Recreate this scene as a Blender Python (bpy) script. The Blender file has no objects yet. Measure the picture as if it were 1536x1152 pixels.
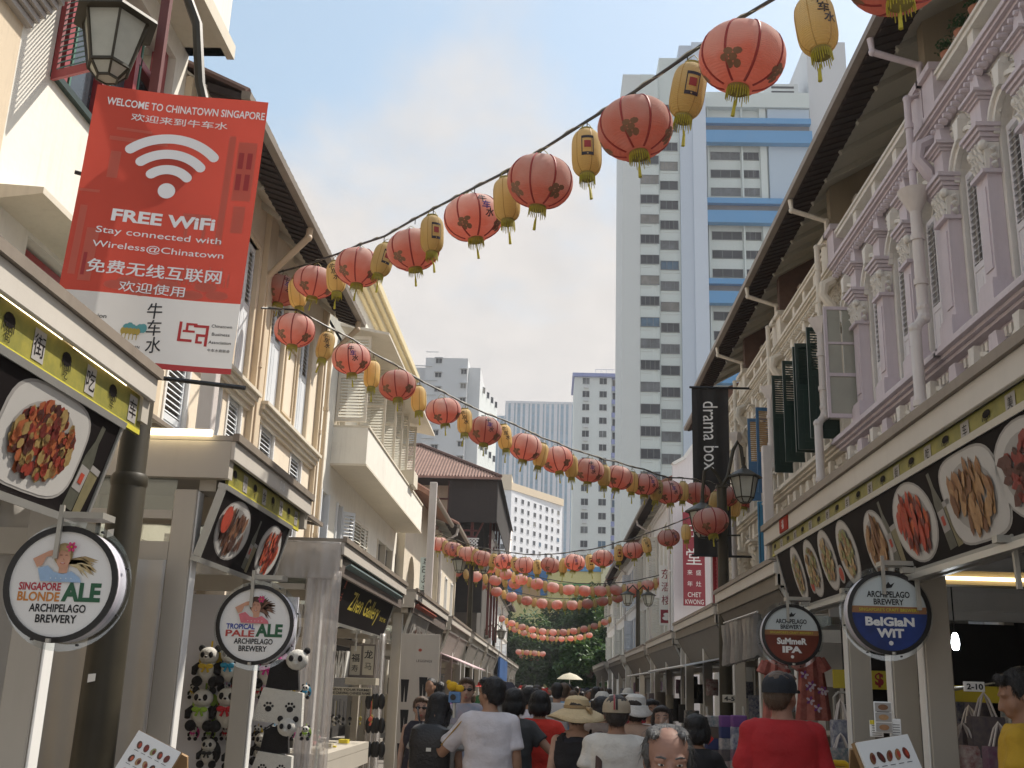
import bpy, math, random
from math import sin, cos, pi, radians, sqrt, atan2
from mathutils import Vector, Matrix, noise as mnoise
random.seed(7)
SC = bpy.context.scene
COL = SC.collection
V = Vector
# ---------------------------------------------------------------- camera
cam_d = bpy.data.cameras.new('camera'); cam = bpy.data.objects.new('camera', cam_d); COL.objects.link(cam)
FPX, VPX, VPY = 1600.0, 822.0, 1033.0
a_, b_ = VPX - 768, -(VPY - 576)
dY = V((a_, b_, -FPX)); c_ = 190.0
dZ = V((c_, (FPX * FPX + a_ * c_) / (-b_), -FPX)); dY.normalize(); dZ.normalize()
dX = dY.cross(dZ)
B3 = Matrix((dX, dY, dZ))            # camera to world
CAM = V((0, 0, 1.6))
cam.matrix_world = Matrix.Translation(CAM) @ B3.to_4x4()
cam_d.sensor_width = 36; cam_d.lens = 36 * FPX / 1536; cam_d.clip_end = 6000; cam_d.clip_start = .05
SC.camera = cam
def at(px, py, x=None, y=None, z=None):          # where a sight line meets a plane of the street
    d = B3 @ V((px - 768, 576 - py, -FPX))
    t = (x - CAM.x) / d.x if x is not None else (y - CAM.y) / d.y if y is not None else (z - CAM.z) / d.z
    return CAM + d * t
# ---------------------------------------------------------------- world, sun, exposure
SUN = V((0.50, 0.36, 0.86)).normalized()
W = bpy.data.worlds.new('World'); SC.world = W; W.use_nodes = True
nt = W.node_tree; nt.nodes.clear()
def N(t, typ, **k):
    n = t.nodes.new(typ)
    for a, v in k.items():
        if hasattr(n, a): setattr(n, a, v)
        else: n.inputs[a].default_value = v
    return n
out = N(nt, 'ShaderNodeOutputWorld'); bg = N(nt, 'ShaderNodeBackground'); bg.inputs['Strength'].default_value = 0.15
sky = N(nt, 'ShaderNodeTexSky'); sky.sky_type = 'NISHITA'; sky.sun_disc = False
sky.sun_elevation = math.asin(SUN.z); sky.sun_rotation = atan2(SUN.x, SUN.y)
sky.air_density = 1.3; sky.dust_density = 2.5; sky.ozone_density = 1.0
tc = N(nt, 'ShaderNodeTexCoord'); sp = N(nt, 'ShaderNodeSeparateXYZ')
nt.links.new(tc.outputs['Generated'], sp.inputs[0])
dv = N(nt, 'ShaderNodeVectorMath', operation='DIVIDE')      # flatten the dome so that clouds foreshorten near the horizon
ad = N(nt, 'ShaderNodeMath', operation='ADD'); ad.inputs[1].default_value = .22
nt.links.new(sp.outputs['Z'], ad.inputs[0])
cb = N(nt, 'ShaderNodeCombineXYZ')
for i in range(3): nt.links.new(ad.outputs[0], cb.inputs[i])
nt.links.new(tc.outputs['Generated'], dv.inputs[0]); nt.links.new(cb.outputs[0], dv.inputs[1])
mp = N(nt, 'ShaderNodeMapping'); mp.inputs['Location'].default_value = (3.1, 1.2, 0); mp.inputs['Scale'].default_value = (1.5, 1, 0)
nt.links.new(dv.outputs[0], mp.inputs[0])
n1 = N(nt, 'ShaderNodeTexNoise'); n1.inputs['Scale'].default_value = 1.6; n1.inputs['Detail'].default_value = 9; n1.inputs['Roughness'].default_value = .56; n1.inputs['Distortion'].default_value = .25
nt.links.new(mp.outputs[0], n1.inputs['Vector'])
mr = N(nt, 'ShaderNodeMapRange'); mr.inputs['From Min'].default_value = .56; mr.inputs['From Max'].default_value = .02   # thicker towards the horizon
mr.inputs['To Min'].default_value = -.05; mr.inputs['To Max'].default_value = .80
nt.links.new(sp.outputs['Z'], mr.inputs['Value'])
am = N(nt, 'ShaderNodeMath', operation='ADD'); nt.links.new(n1.outputs['Fac'], am.inputs[0]); nt.links.new(mr.outputs[0], am.inputs[1])
cr = N(nt, 'ShaderNodeMapRange', interpolation_type='SMOOTHSTEP'); cr.inputs['From Min'].default_value = .46; cr.inputs['From Max'].default_value = .72
nt.links.new(am.outputs[0], cr.inputs['Value'])
n2 = N(nt, 'ShaderNodeTexNoise'); n2.inputs['Scale'].default_value = 7; n2.inputs['Detail'].default_value = 7; n2.inputs['Roughness'].default_value = .6
nt.links.new(mp.outputs[0], n2.inputs['Vector'])
cc = N(nt, 'ShaderNodeMix', data_type='RGBA'); cc.inputs[6].default_value = (1.75, 1.70, 1.68, 1); cc.inputs[7].default_value = (2.50, 2.34, 2.20, 1)
nt.links.new(n2.outputs['Fac'], cc.inputs[0])
bl = N(nt, 'ShaderNodeMix', data_type='RGBA'); bl.inputs[0].default_value = .7; bl.inputs[7].default_value = (.78, 1.10, 1.25, 1)
nt.links.new(sky.outputs[0], bl.inputs[6])                  # thin high haze over the blue
mx = N(nt, 'ShaderNodeMix', data_type='RGBA')
nt.links.new(cr.outputs[0], mx.inputs[0]); nt.links.new(bl.outputs[2], mx.inputs[6]); nt.links.new(cc.outputs[2], mx.inputs[7])
nt.links.new(mx.outputs[2], bg.inputs[0]); nt.links.new(bg.outputs[0], out.inputs[0])
sd = bpy.data.lights.new('sun', 'SUN'); sd.energy = 2.7; sd.angle = radians(.9); sd.color = (1, .93, .83)
so = bpy.data.objects.new('sun', sd); COL.objects.link(so); so.rotation_euler = SUN.to_track_quat('Z', 'Y').to_euler(); so.location = (20, 10, 60)
SC.view_settings.view_transform = 'Standard'; SC.view_settings.look = 'None'; SC.view_settings.gamma = 1
SC.view_settings.use_curve_mapping = False; SC.view_settings.exposure = 1.32
# ---------------------------------------------------------------- materials
MATS = {}
def mat(name, col, rough=.65, var=.12, scale=2.5, bump=0., bscale=30., metal=0., dirt=0., obj=False, trans=0., emit=None, spec=.5, alpha=1., col2=None, streak=0., coat=0.):
    """painted / worn surface: base colour with broad patches, optional grime, streaks and fine relief"""
    if name in MATS: return MATS[name]
    m = bpy.data.materials.new(name); m.use_nodes = True; t = m.node_tree; t.nodes.clear(); MATS[name] = m
    o = N(t, 'ShaderNodeOutputMaterial'); b = N(t, 'ShaderNodeBsdfPrincipled')
    b.inputs['Roughness'].default_value = rough; b.inputs['Metallic'].default_value = metal; b.inputs['Specular IOR Level'].default_value = spec
    b.inputs['Alpha'].default_value = alpha
    if coat: b.inputs['Coat Weight'].default_value = coat
    if obj: g = N(t, 'ShaderNodeTexCoord'); vec = g.outputs['Object']
    else: g = N(t, 'ShaderNodeNewGeometry'); vec = g.outputs['Position']
    c = tuple(col) + (1,)
    src = None
    if var > 0 or col2:
        n = N(t, 'ShaderNodeTexNoise'); n.inputs['Scale'].default_value = scale; n.inputs['Detail'].default_value = 6; n.inputs['Roughness'].default_value = .65
        t.links.new(vec, n.inputs['Vector'])
        r = N(t, 'ShaderNodeMapRange'); r.inputs['From Min'].default_value = .3; r.inputs['From Max'].default_value = .7; t.links.new(n.outputs['Fac'], r.inputs['Value'])
        x = N(t, 'ShaderNodeMix', data_type='RGBA'); t.links.new(r.outputs[0], x.inputs[0])
        x.inputs[6].default_value = tuple(v * (1 - var) for v in col) + (1,)
        x.inputs[7].default_value = (tuple(col2) if col2 else tuple(min(1, v * (1 + var * .6)) for v in col)) + (1,)
        src = x.outputs[2]
    for k, (amt, sc, lo, hi) in enumerate(((dirt, (1.1, 1.1, 1.1), .52, .75), (streak, (7, 7, .5), .5, .8))):
        if amt <= 0: continue
        mpn = N(t, 'ShaderNodeMapping'); mpn.inputs['Scale'].default_value = sc; t.links.new(vec, mpn.inputs[0])
        n = N(t, 'ShaderNodeTexNoise'); n.inputs['Scale'].default_value = 1.7; n.inputs['Detail'].default_value = 8; n.inputs['Roughness'].default_value = .7
        t.links.new(mpn.outputs[0], n.inputs['Vector'])
        r = N(t, 'ShaderNodeMapRange'); r.inputs['From Min'].default_value = lo; r.inputs['From Max'].default_value = hi; r.inputs['To Max'].default_value = amt; t.links.new(n.outputs['Fac'], r.inputs['Value'])
        x = N(t, 'ShaderNodeMix', data_type='RGBA'); t.links.new(r.outputs[0], x.inputs[0]); 
        if src: t.links.new(src, x.inputs[6])
        else: x.inputs[6].default_value = c
        x.inputs[7].default_value = (col[0] * .33, col[1] * .30, col[2] * .27, 1); src = x.outputs[2]
    if src: t.links.new(src, b.inputs['Base Color'])
    else: b.inputs['Base Color'].default_value = c
    if bump > 0:
        n = N(t, 'ShaderNodeTexNoise'); n.inputs['Scale'].default_value = bscale; n.inputs['Detail'].default_value = 5; t.links.new(vec, n.inputs['Vector'])
        bp = N(t, 'ShaderNodeBump'); bp.inputs['Strength'].default_value = min(1, bump); bp.inputs['Distance'].default_value = .02
        t.links.new(n.outputs['Fac'], bp.inputs['Height']); t.links.new(bp.outputs[0], b.inputs['Normal'])
    if emit:
        b.inputs['Emission Color'].default_value = tuple(emit[:3]) + (1,); b.inputs['Emission Strength'].default_value = emit[3]
    last = b.outputs[0]
    if trans > 0:
        tr = N(t, 'ShaderNodeBsdfTranslucent'); 
        if src: t.links.new(src, tr.inputs[0])
        else: tr.inputs[0].default_value = c
        ms = N(t, 'ShaderNodeMixShader'); ms.inputs[0].default_value = trans; t.links.new(last, ms.inputs[1]); t.links.new(tr.outputs[0], ms.inputs[2]); last = ms.outputs[0]
    t.links.new(last, o.inputs[0])
    m.diffuse_color = c
    return m
def glassmat(name, col=(.9, .95, .95), rough=.05, mixt=.75):
    if name in MATS: return MATS[name]
    m = bpy.data.materials.new(name); m.use_nodes = True; t = m.node_tree; t.nodes.clear(); MATS[name] = m
    o = N(t, 'ShaderNodeOutputMaterial'); g = N(t, 'ShaderNodeBsdfGlossy'); g.inputs['Roughness'].default_value = rough; g.inputs[0].default_value = (.8, .85, .9, 1)
    tr = N(t, 'ShaderNodeBsdfTransparent'); tr.inputs[0].default_value = tuple(col) + (1,)
    ms = N(t, 'ShaderNodeMixShader'); ms.inputs[0].default_value = 1 - mixt; t.links.new(tr.outputs[0], ms.inputs[1]); t.links.new(g.outputs[0], ms.inputs[2]); t.links.new(ms.outputs[0], o.inputs[0])
    return m
# ---------------------------------------------------------------- objects
def wloc(o):
    p = V((0, 0, 0))
    while o is not None: p += o.location; o = o.parent
    return p
def root(name, label, cat, loc=(0, 0, 0), rz=0., group=None):
    o = bpy.data.objects.new(name, None); COL.objects.link(o); o.empty_display_size = .1
    o.location = loc; o.rotation_euler = (0, 0, rz); o['label'] = label; o['category'] = cat
    if group: o['group'] = group
    return o
def tag(o, label=None, cat=None, group=None, kind=None):
    for k, v in (('label', label), ('category', cat), ('group', group), ('kind', kind)):
        if v: o[k] = v
    return o
def kids(o): return [c for c in bpy.data.objects if c.parent == o]
def copy_tree(o, parent=None, loc=None, rz=None, label=None, _k=None):
    if _k is None:
        _k = {}
        for c in bpy.data.objects:
            if c.parent: _k.setdefault(c.parent.name, []).append(c)
    c = o.copy(); COL.objects.link(c); c.parent = parent
    if loc is not None: c.location = loc
    if rz is not None: c.rotation_euler = (0, 0, rz)
    if label: c['label'] = label
    for ch in _k.get(o.name, []): copy_tree(ch, c, _k=_k)
    return c
def link(name, me, parent=None, local=True):
    o = bpy.data.objects.new(name, me); COL.objects.link(o)
    if parent is not None: o.parent = parent
    return o
class MB:
    """collects shapes, then links them as one mesh object"""
    def __init__(s, *mats): s.v = []; s.f = []; s.mi = []; s.sm = []; s.mats = list(mats); s.m = 0; s.s = False; s.M = None
    def use(s, m):
        if m not in s.mats: s.mats.append(m)
        s.m = s.mats.index(m); return s
    def add(s, vs, fs, smooth=None):
        n = len(s.v)
        if s.M is not None: vs = [s.M @ V(p) for p in vs]
        s.v.extend([tuple(p) for p in vs])
        for f in fs: s.f.append(tuple(i + n for i in f)); s.mi.append(s.m); s.sm.append(s.s if smooth is None else smooth)
        return s
    def box(s, x0, x1, y0, y1, z0, z1):
        if x0 > x1: x0, x1 = x1, x0
        if y0 > y1: y0, y1 = y1, y0
        if z0 > z1: z0, z1 = z1, z0
        return s.add([(x0, y0, z0), (x1, y0, z0), (x1, y1, z0), (x0, y1, z0), (x0, y0, z1), (x1, y0, z1), (x1, y1, z1), (x0, y1, z1)],
              [(0, 3, 2, 1), (4, 5, 6, 7), (0, 1, 5, 4), (1, 2, 6, 5), (2, 3, 7, 6), (3, 0, 4, 7)], False)
    def obox(s, c, R, U, Nn, w, h, d):
        """box centred at c with half axes along R (w), U (h), N (d)"""
        c = V(c); R = V(R) * w / 2; U = V(U) * h / 2; Q = V(Nn) * d / 2
        return s.add([c - R - U - Q, c + R - U - Q, c + R + U - Q, c - R + U - Q, c - R - U + Q, c + R - U + Q, c + R + U + Q, c - R + U + Q],
              [(0, 3, 2, 1), (4, 5, 6, 7), (0, 1, 5, 4), (1, 2, 6, 5), (2, 3, 7, 6), (3, 0, 4, 7)], False)
    def quad(s, a, b, c, d): return s.add([a, b, c, d], [(0, 1, 2, 3)], False)
    def bar(s, p0, p1, w, h=None, up=(0, 0, 1)):
        p0 = V(p0); p1 = V(p1); d = (p1 - p0); L = d.length; d.normalize(); u = V(up)
        if abs(d.dot(u)) > .98: u = V((0, 1, 0))
        r = d.cross(u).normalized(); u = r.cross(d)
        return s.obox((p0 + p1) / 2, r, u, d, w, h or w, L)
    def tube(s, pts, r, n=8, caps=True, flat=None):
        pts = [V(p) for p in pts]; rr = r if isinstance(r, (list, tuple)) else [r] * len(pts)
        vs = []; fs = []; ref = None
        for i, p in enumerate(pts):
            d = (pts[min(i + 1, len(pts) - 1)] - pts[max(i - 1, 0)])
            if d.length < 1e-9: d = V((0, 0, 1))
            d.normalize()
            if ref is None:
                ref = V((0, 0, 1)) if abs(d.z) < .9 else V((0, 1, 0))
            a = d.cross(ref)
            if a.length < 1e-4: a = d.cross(V((1, .3, 0)))
            a.normalize(); b = a.cross(d).normalized(); ref = b
            ra, rb = rr[i] if isinstance(rr[i], (list, tuple)) else (rr[i], rr[i])
            for k in range(n):
                t = 2 * pi * k / n; vs.append(p + a * (cos(t) * ra) + b * (sin(t) * rb))
        for i in range(len(pts) - 1):
            for k in range(n):
                k2 = (k + 1) % n; fs.append((i * n + k, i * n + k2, (i + 1) * n + k2, (i + 1) * n + k))
        if caps: fs.append(tuple(reversed(range(n)))); fs.append(tuple(range((len(pts) - 1) * n, len(pts) * n)))
        return s.add(vs, fs, True)
    def cyl(s, p0, p1, r, r1=None, n=12): return s.tube([p0, p1], [r, r if r1 is None else r1], n)
    def rings(s, rings, caps=True, smooth=True, closed=True):
        n = len(rings[0]); vs = [p for r in rings for p in r]; fs = []
        for i in range(len(rings) - 1):
            for k in range(n if closed else n - 1):
                k2 = (k + 1) % n; fs.append((i * n + k, i * n + k2, (i + 1) * n + k2, (i + 1) * n + k))
        if caps: fs.append(tuple(reversed(range(n)))); fs.append(tuple(range((len(rings) - 1) * n, len(rings) * n)))
        return s.add(vs, fs, smooth)
    def lathe(s, prof, c=(0, 0, 0), n=16, caps=True, sx=1, sy=1):
        c = V(c); return s.rings([[c + V((r * cos(2 * pi * k / n) * sx, r * sin(2 * pi * k / n) * sy, z)) for k in range(n)] for r, z in prof], caps)
    def ell(s, c, rx, ry=None, rz=None, n=12, m=8, R=None):
        ry = ry or rx; rz = rz or rx; c = V(c); rings = []
        for i in range(1, m):
            t = pi * i / m - pi / 2
            rings.append([V((rx * cos(t) * cos(2 * pi * k / n), ry * cos(t) * sin(2 * pi * k / n), rz * sin(t))) for k in range(n)])
        vs = [V((0, 0, -rz))] + [p for r in rings for p in r] + [V((0, 0, rz))]
        if R is not None: vs = [R @ p for p in vs]
        vs = [c + p for p in vs]; fs = []
        for k in range(n): fs.append((0, 1 + (k + 1) % n, 1 + k))
        for i in range(m - 2):
            for k in range(n): a = 1 + i * n; fs.append((a + k, a + (k + 1) % n, a + n + (k + 1) % n, a + n + k))
        a = 1 + (m - 2) * n
        for k in range(n): fs.append((a + k, a + (k + 1) % n, len(vs) - 1))
        return s.add(vs, fs, True)
    def prism(s, poly, f, d0, d1):
        """extrude a 2-D outline; f(u, v, d) gives the point"""
        n = len(poly); vs = [f(u, v, d0) for u, v in poly] + [f(u, v, d1) for u, v in poly]
        fs = [tuple(reversed(range(n))), tuple(range(n, 2 * n))] + [(i, (i + 1) % n, n + (i + 1) % n, n + i) for i in range(n)]
        return s.add(vs, fs, False)
    def build(s, name, parent=None, kind=None, bevel=0, label=None, sharp=38, world=True, sub=0):
        me = bpy.data.meshes.new(name)
        off = wloc(parent) if (parent is not None and world) else V((0, 0, 0))
        vs = [(p[0] - off.x, p[1] - off.y, p[2] - off.z) for p in s.v] if off.length else s.v
        me.from_pydata(vs, [], s.f)
        for m in s.mats: me.materials.append(m)
        if len(s.mats) > 1: me.polygons.foreach_set('material_index', s.mi)
        me.polygons.foreach_set('use_smooth', s.sm)
        me.update()
        if any(s.sm): me.set_sharp_from_angle(angle=radians(sharp))
        o = link(name, me, parent)
        if kind: o['kind'] = kind
        if label: o['label'] = label
        if bevel:
            b = o.modifiers.new('bevel', 'BEVEL'); b.width = bevel; b.segments = 1; b.limit_method = 'ANGLE'; b.angle_limit = radians(50)
        return o
def merge_fix(me):
    pass
_TC = {}
TS = bpy.data.scenes.new('workbench')          # a side scene in which text and modifiers are evaluated quickly; removed at the end
def evaluated(o):
    TS.collection.objects.link(o)
    with bpy.context.temp_override(scene=TS, view_layer=TS.view_layers[0]): me = bpy.data.meshes.new_from_object(o.evaluated_get(bpy.context.evaluated_depsgraph_get()))
    return me
def text_geo(s, bold=0., shear=0.):
    k = (s, bold, shear)
    if k in _TC: return _TC[k]
    cu = bpy.data.curves.new('t', 'FONT'); cu.body = s; cu.offset = bold; cu.shear = shear; cu.size = 1; cu.resolution_u = 3
    o = bpy.data.objects.new('t', cu)
    me = evaluated(o)
    vs = [v.co.copy() for v in me.vertices]; fs = [tuple(p.vertices) for p in me.polygons]
    bpy.data.objects.remove(o); bpy.data.curves.remove(cu); bpy.data.meshes.remove(me)
    if vs:
        x0 = min(v.x for v in vs); x1 = max(v.x for v in vs); y0 = min(v.y for v in vs); y1 = max(v.y for v in vs)
        w = max(x1 - x0, 1e-6); h = max(y1 - y0, 1e-6)
        vs = [((v.x - (x0 + x1) / 2) / w, (v.y - (y0 + y1) / 2) / h) for v in vs]
    else: w = h = 1
    _TC[k] = (vs, fs, w / h); return _TC[k]
class Panel:
    """flat print on a board: origin O, right R, up U; u,v are metres on the board"""
    def __init__(s, O, R, U, gap=.0016):
        s.O = V(O); s.R = V(R).normalized(); s.U = V(U).normalized(); s.N = s.R.cross(s.U).normalized(); s.g = gap
    def P(s, u, v, l=1): return s.O + s.R * u + s.U * v + s.N * (s.g * l)
    def rect(s, mb, u0, u1, v0, v1, l=1): return mb.quad(s.P(u0, v0, l), s.P(u1, v0, l), s.P(u1, v1, l), s.P(u0, v1, l))
    def poly(s, mb, pts, l=1): return mb.add([s.P(u, v, l) for u, v in pts], [tuple(range(len(pts)))], False)
    def ell(s, mb, cu, cv, ru, rv, l=1, n=24, rot=0):
        return s.poly(mb, [(cu + ru * cos(t) * cos(rot) - rv * sin(t) * sin(rot), cv + ru * cos(t) * sin(rot) + rv * sin(t) * cos(rot)) for t in [2 * pi * k / n for k in range(n)]], l)
    def arc(s, mb, cu, cv, r, w, a0, a1, l=1, n=20, sy=1):
        vs = []; 
        for k in range(n + 1):
            t = a0 + (a1 - a0) * k / n
            vs.append(s.P(cu + (r - w / 2) * cos(t), cv + (r - w / 2) * sin(t) * sy, l)); vs.append(s.P(cu + (r + w / 2) * cos(t), cv + (r + w / 2) * sin(t) * sy, l))
        return mb.add(vs, [(2 * k, 2 * k + 1, 2 * k + 3, 2 * k + 2) if a1 < a0 else (2 * k + 2, 2 * k + 3, 2 * k + 1, 2 * k) for k in range(n)], False)
    def text(s, mb, t, cu, cv, w=None, h=None, l=2, bold=0., rot=0., shear=0.):
        if bold and any(ord(ch) > 255 for ch in t):          # brush characters are thickened by overprinting
            hh = h or w / text_geo(t)[2]; b = min(bold, .02) * hh * 1.1
            for k, (du, dv) in enumerate(((-b, 0), (b, 0), (0, b))): s.text(mb, t, cu + du, cv + dv, w, h, l + k * .3, 0, rot, shear)
            return mb
        vs, fs, asp = text_geo(t, bold, shear)
        if w is None: w = h * asp
        if h is None: h = w / asp
        c, q = cos(rot), sin(rot)
        return mb.add([s.P(cu + x * w * c - y * h * q, cv + x * w * q + y * h * c, l) for x, y in vs], fs, False)
# ---------------------------------------------------------------- palette
m_mauve = mat('mauve paint', (.58, .51, .545), .55, .07, 1.2, bump=.15, streak=.22, dirt=.12)
m_lilac = mat('pale lilac paint', (.70, .67, .69), .55, .06, 1.2, bump=.12, streak=.15)
m_plaster = mat('old white plaster', (.74, .71, .66), .7, .08, 2, bump=.25, bscale=22, streak=.28, dirt=.15)
m_cream = mat('cream plaster', (.66, .59, .47), .7, .07, 2, bump=.2, streak=.28, dirt=.18)
m_creamtrim = mat('cream moulding', (.70, .64, .54), .65, .06, 2, bump=.15, streak=.2)
m_peach = mat('peach wall paint', (.78, .68, .54), .75, .05, 1.0, bump=.15, bscale=12, streak=.24, dirt=.14)
m_tan = mat('tan wall paint', (.64, .53, .385), .75, .06, 1.0, bump=.15, bscale=12, streak=.26, dirt=.12)
m_whitewall = mat('white wall paint', (.80, .77, .69), .75, .05, .8, bump=.15, bscale=12, streak=.22, dirt=.16)
m_buff = mat('buff concrete ledge', (.66, .60, .49), .75, .06, 1, bump=.1, streak=.2, dirt=.1)
m_whitep = mat('white paint', (.78, .77, .74), .5, .04, 3, streak=.08)
m_coldwhite = mat('cool white shutter paint', (.70, .73, .76), .5, .04, 3, streak=.1)
m_louvre = mat('louvre cream', (.74, .72, .64), .5, .05, 3, streak=.1)
m_green = mat('dark green shutter paint', (.016, .035, .026), .4, .2, 3, streak=.2)
m_blue = mat('blue shutter paint', (.05, .14, .27), .45, .15, 3, streak=.15)
m_orange = mat('ochre louvre', (.45, .28, .13), .55, .12, 3, streak=.15)
m_redp = mat('red shutter paint', (.30, .035, .04), .4, .12, 3, streak=.1)
m_teal = mat('teal louvre paint', (.06, .13, .12), .45, .15, 3)
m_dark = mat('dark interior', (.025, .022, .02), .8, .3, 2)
m_room = mat('dim room wall', (.10, .09, .08), .8, .2, 1)
m_winglass = mat('window glass', (.045, .055, .065), .12, .25, .7)
m_soffit = mat('soffit board', (.42, .40, .34), .7, .08, 1.2, streak=.15)
m_atticwall = mat('attic wall', (.27, .22, .15), .75, .08, 1, streak=.2)
m_tileund = mat('dark eave timber', (.035, .022, .018), .8, .2, 4)
m_tile = mat('clay roof tile', (.26, .12, .085), .8, .25, 3, col2=(.38, .22, .16), bump=.2)
m_tiledk = mat('old clay tile', (.15, .085, .065), .85, .3, 3, bump=.2)
m_gutter = mat('grey gutter', (.24, .20, .16), .5, .15, 3, streak=.3)
m_pipe = mat('pale downpipe', (.62, .57, .54), .45, .06, 3, streak=.2)
m_stall = mat('beige stall frame', (.47, .43, .365), .55, .05, 1.5, streak=.10, dirt=.06)
m_stallw = mat('pale stall fascia', (.56, .52, .46), .5, .05, 1.5, streak=.12, dirt=.08)
m_stalldk = mat('brown stall beam', (.14, .115, .10), .6, .1, 2, streak=.2)
m_flap = mat('grey canvas flap', (.20, .18, .155), .8, .07, 1.5, bump=.1, streak=.1)
m_alu = mat('aluminium rail', (.55, .54, .50), .35, .06, 4, metal=.6)
m_steel = mat('galvanised bracket', (.45, .43, .38), .45, .1, 6, metal=.5)
m_post = mat('bronze green post paint', (.045, .038, .024), .5, .2, 4, streak=.3, dirt=.3, spec=.3)
m_black = mat('black paint', (.015, .014, .014), .4, .1, 4)
m_ink = mat('black ink', (.012, .012, .014), .6, 0)
m_white = mat('white print', (.80, .79, .77), .5, .02)
m_red = mat('red banner cloth', (.55, .085, .06), .8, .06, 2.5, trans=.45, spec=.2)
m_redpale = mat('pale red print', (.60, .15, .10), .75, .05, 2.5, trans=.35)
m_reddk = mat('dark red print', (.42, .05, .05), .75, .05, 2.5, trans=.3)
m_bannerw = mat('white banner cloth', (.68, .67, .66), .75, .03, 2.5, trans=.45)
m_tarp = mat('grey tarpaulin', (.36, .34, .31), .55, .1, 1.2, bump=.3, bscale=5)
m_plastic = mat('clear plastic sheet', (.75, .70, .66), .15, .1, 3, alpha=.42, bump=.6, bscale=9)
m_yellow = mat('yellow board', (.62, .50, .03), .5, .08, 2)
m_tube = mat('lit fluorescent tube', (1, .95, .8), .5, 0, emit=(1, .82, .5, 2.2))
m_bulb = mat('lit bulb', (1, 1, 1), .5, 0, emit=(.9, .96, 1, 7))
m_glass = glassmat('acrylic sheet', (.93, .95, .95), .06, .86)
m_paleglass = glassmat('pane glass', (.75, .80, .78), .05, .75)
m_road = mat('paving', (.19, .175, .16), .8, .15, 2, bump=.3, dirt=.3)
m_asphalt = mat('asphalt', (.05, .05, .05), .85, .15, 2, bump=.3)
# ---------------------------------------------------------------- facade helpers: u along the street, v up, d out of the wall
class FB(MB):
    def __init__(s, side, W, *mats): MB.__init__(s, *mats); s.sd = side; s.W = W
    def P(s, u, v, d): return (s.sd * (s.W - d), u, v)
    def fbox(s, u0, u1, v0, v1, d0, d1): return s.box(s.sd * (s.W - d0), s.sd * (s.W - d1), u0, u1, v0, v1)
    def fpoly(s, poly, d0, d1): return s.prism(poly, s.P, d0, d1)
    def ftube(s, pts, r, n=8): return s.tube([s.P(*p) for p in pts], r, n)
    def arch(s, u0, u1, v0, v1, uc, r, vs, d0, d1, n=14, sy=1.0):
        """wall panel with a round-headed opening"""
        if v0 < vs: s.fbox(u0, uc - r, v0, vs, d0, d1); s.fbox(uc + r, u1, v0, vs, d0, d1)
        P = [(uc - r * cos(pi * k / n), vs + r * sin(pi * k / n) * sy) for k in range(n + 1)]
        for k in range(n):
            s.fpoly([P[k], P[k + 1], (P[k + 1][0], v1), (P[k][0], v1)], d0, d1)
        if uc - r > u0: s.fbox(u0, uc - r, vs, v1, d0, d1)
        if uc + r < u1: s.fbox(uc + r, u1, vs, v1, d0, d1)
    def archband(s, uc, vs, r0, r1, d0, d1, n=14, a0=0., a1=pi, sy=1.0):
        for k in range(n):
            t, q = a0 + (a1 - a0) * k / n, a0 + (a1 - a0) * (k + 1) / n
            s.fpoly([(uc + r0 * cos(t), vs + r0 * sin(t) * sy), (uc + r1 * cos(t), vs + r1 * sin(t) * sy), (uc + r1 * cos(q), vs + r1 * sin(q) * sy), (uc + r0 * cos(q), vs + r0 * sin(q) * sy)], d0, d1)
    def mould(s, u0, u1, steps):
        """horizontal moulding from (v0, v1, depth) steps"""
        for v0, v1, d in steps: s.fbox(u0 - d * .25, u1 + d * .25, v0, v1, 0.003, d)
def shutter(parent, O, R, Nn, w, h, mf, ms, split=.55, name='shutter', slat=.07, panels=True, t=.035, midrail=True):
    """louvred leaf: O lower corner, R along its width, Nn its face; a frame with tilted slats above a panel"""
    O = V(O); R = V(R).normalized(); Nn = V(Nn).normalized(); U = V((0, 0, 1))
    f = MB(mf); st = .06 if w > .35 else .045
    def bx(u0, u1, v0, v1, th, m=None):
        if m: f.use(m)
        f.obox(O + R * ((u0 + u1) / 2) + U * ((v0 + v1) / 2), R, U, Nn, u1 - u0, v1 - v0, th)
    f.use(mf); bx(0, st, 0, h, t); bx(w - st, w, 0, h, t); bx(st, w - st, 0, .09, t); bx(st, w - st, h - .08, h, t)
    sp = h * (1 - split) if panels else .09
    if panels:
        bx(st, w - st, sp - .045, sp + .045, t); bx(st, w - st, .09, sp - .045, t * .45)
        bx(st + .06, w - st - .06, .16, sp - .11, t * .75)
    lo = sp + (.045 if panels else 0)
    segs = [(lo, h - .08)]
    if midrail and (h - lo) > 1.1: mid = (lo + h) / 2; bx(st, w - st, mid - .03, mid + .03, t); segs = [(lo, mid - .03), (mid + .03, h - .08)]
    o = f.build(name, parent)
    g = MB(ms)
    for a, b in segs:
        n = max(3, int((b - a) / slat))
        for k in range(n):
            v = a + (b - a) * (k + .5) / n
            nn = (Nn * .75 + U * .66).normalized(); uu = (U * .75 - Nn * .66).normalized()
            g.obox(O + R * (w / 2) + U * v, R, uu, nn, w - 2 * st, (b - a) / n * .95, .007)
    g.build('louvres', o, kind='stuff')
    return o
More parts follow.
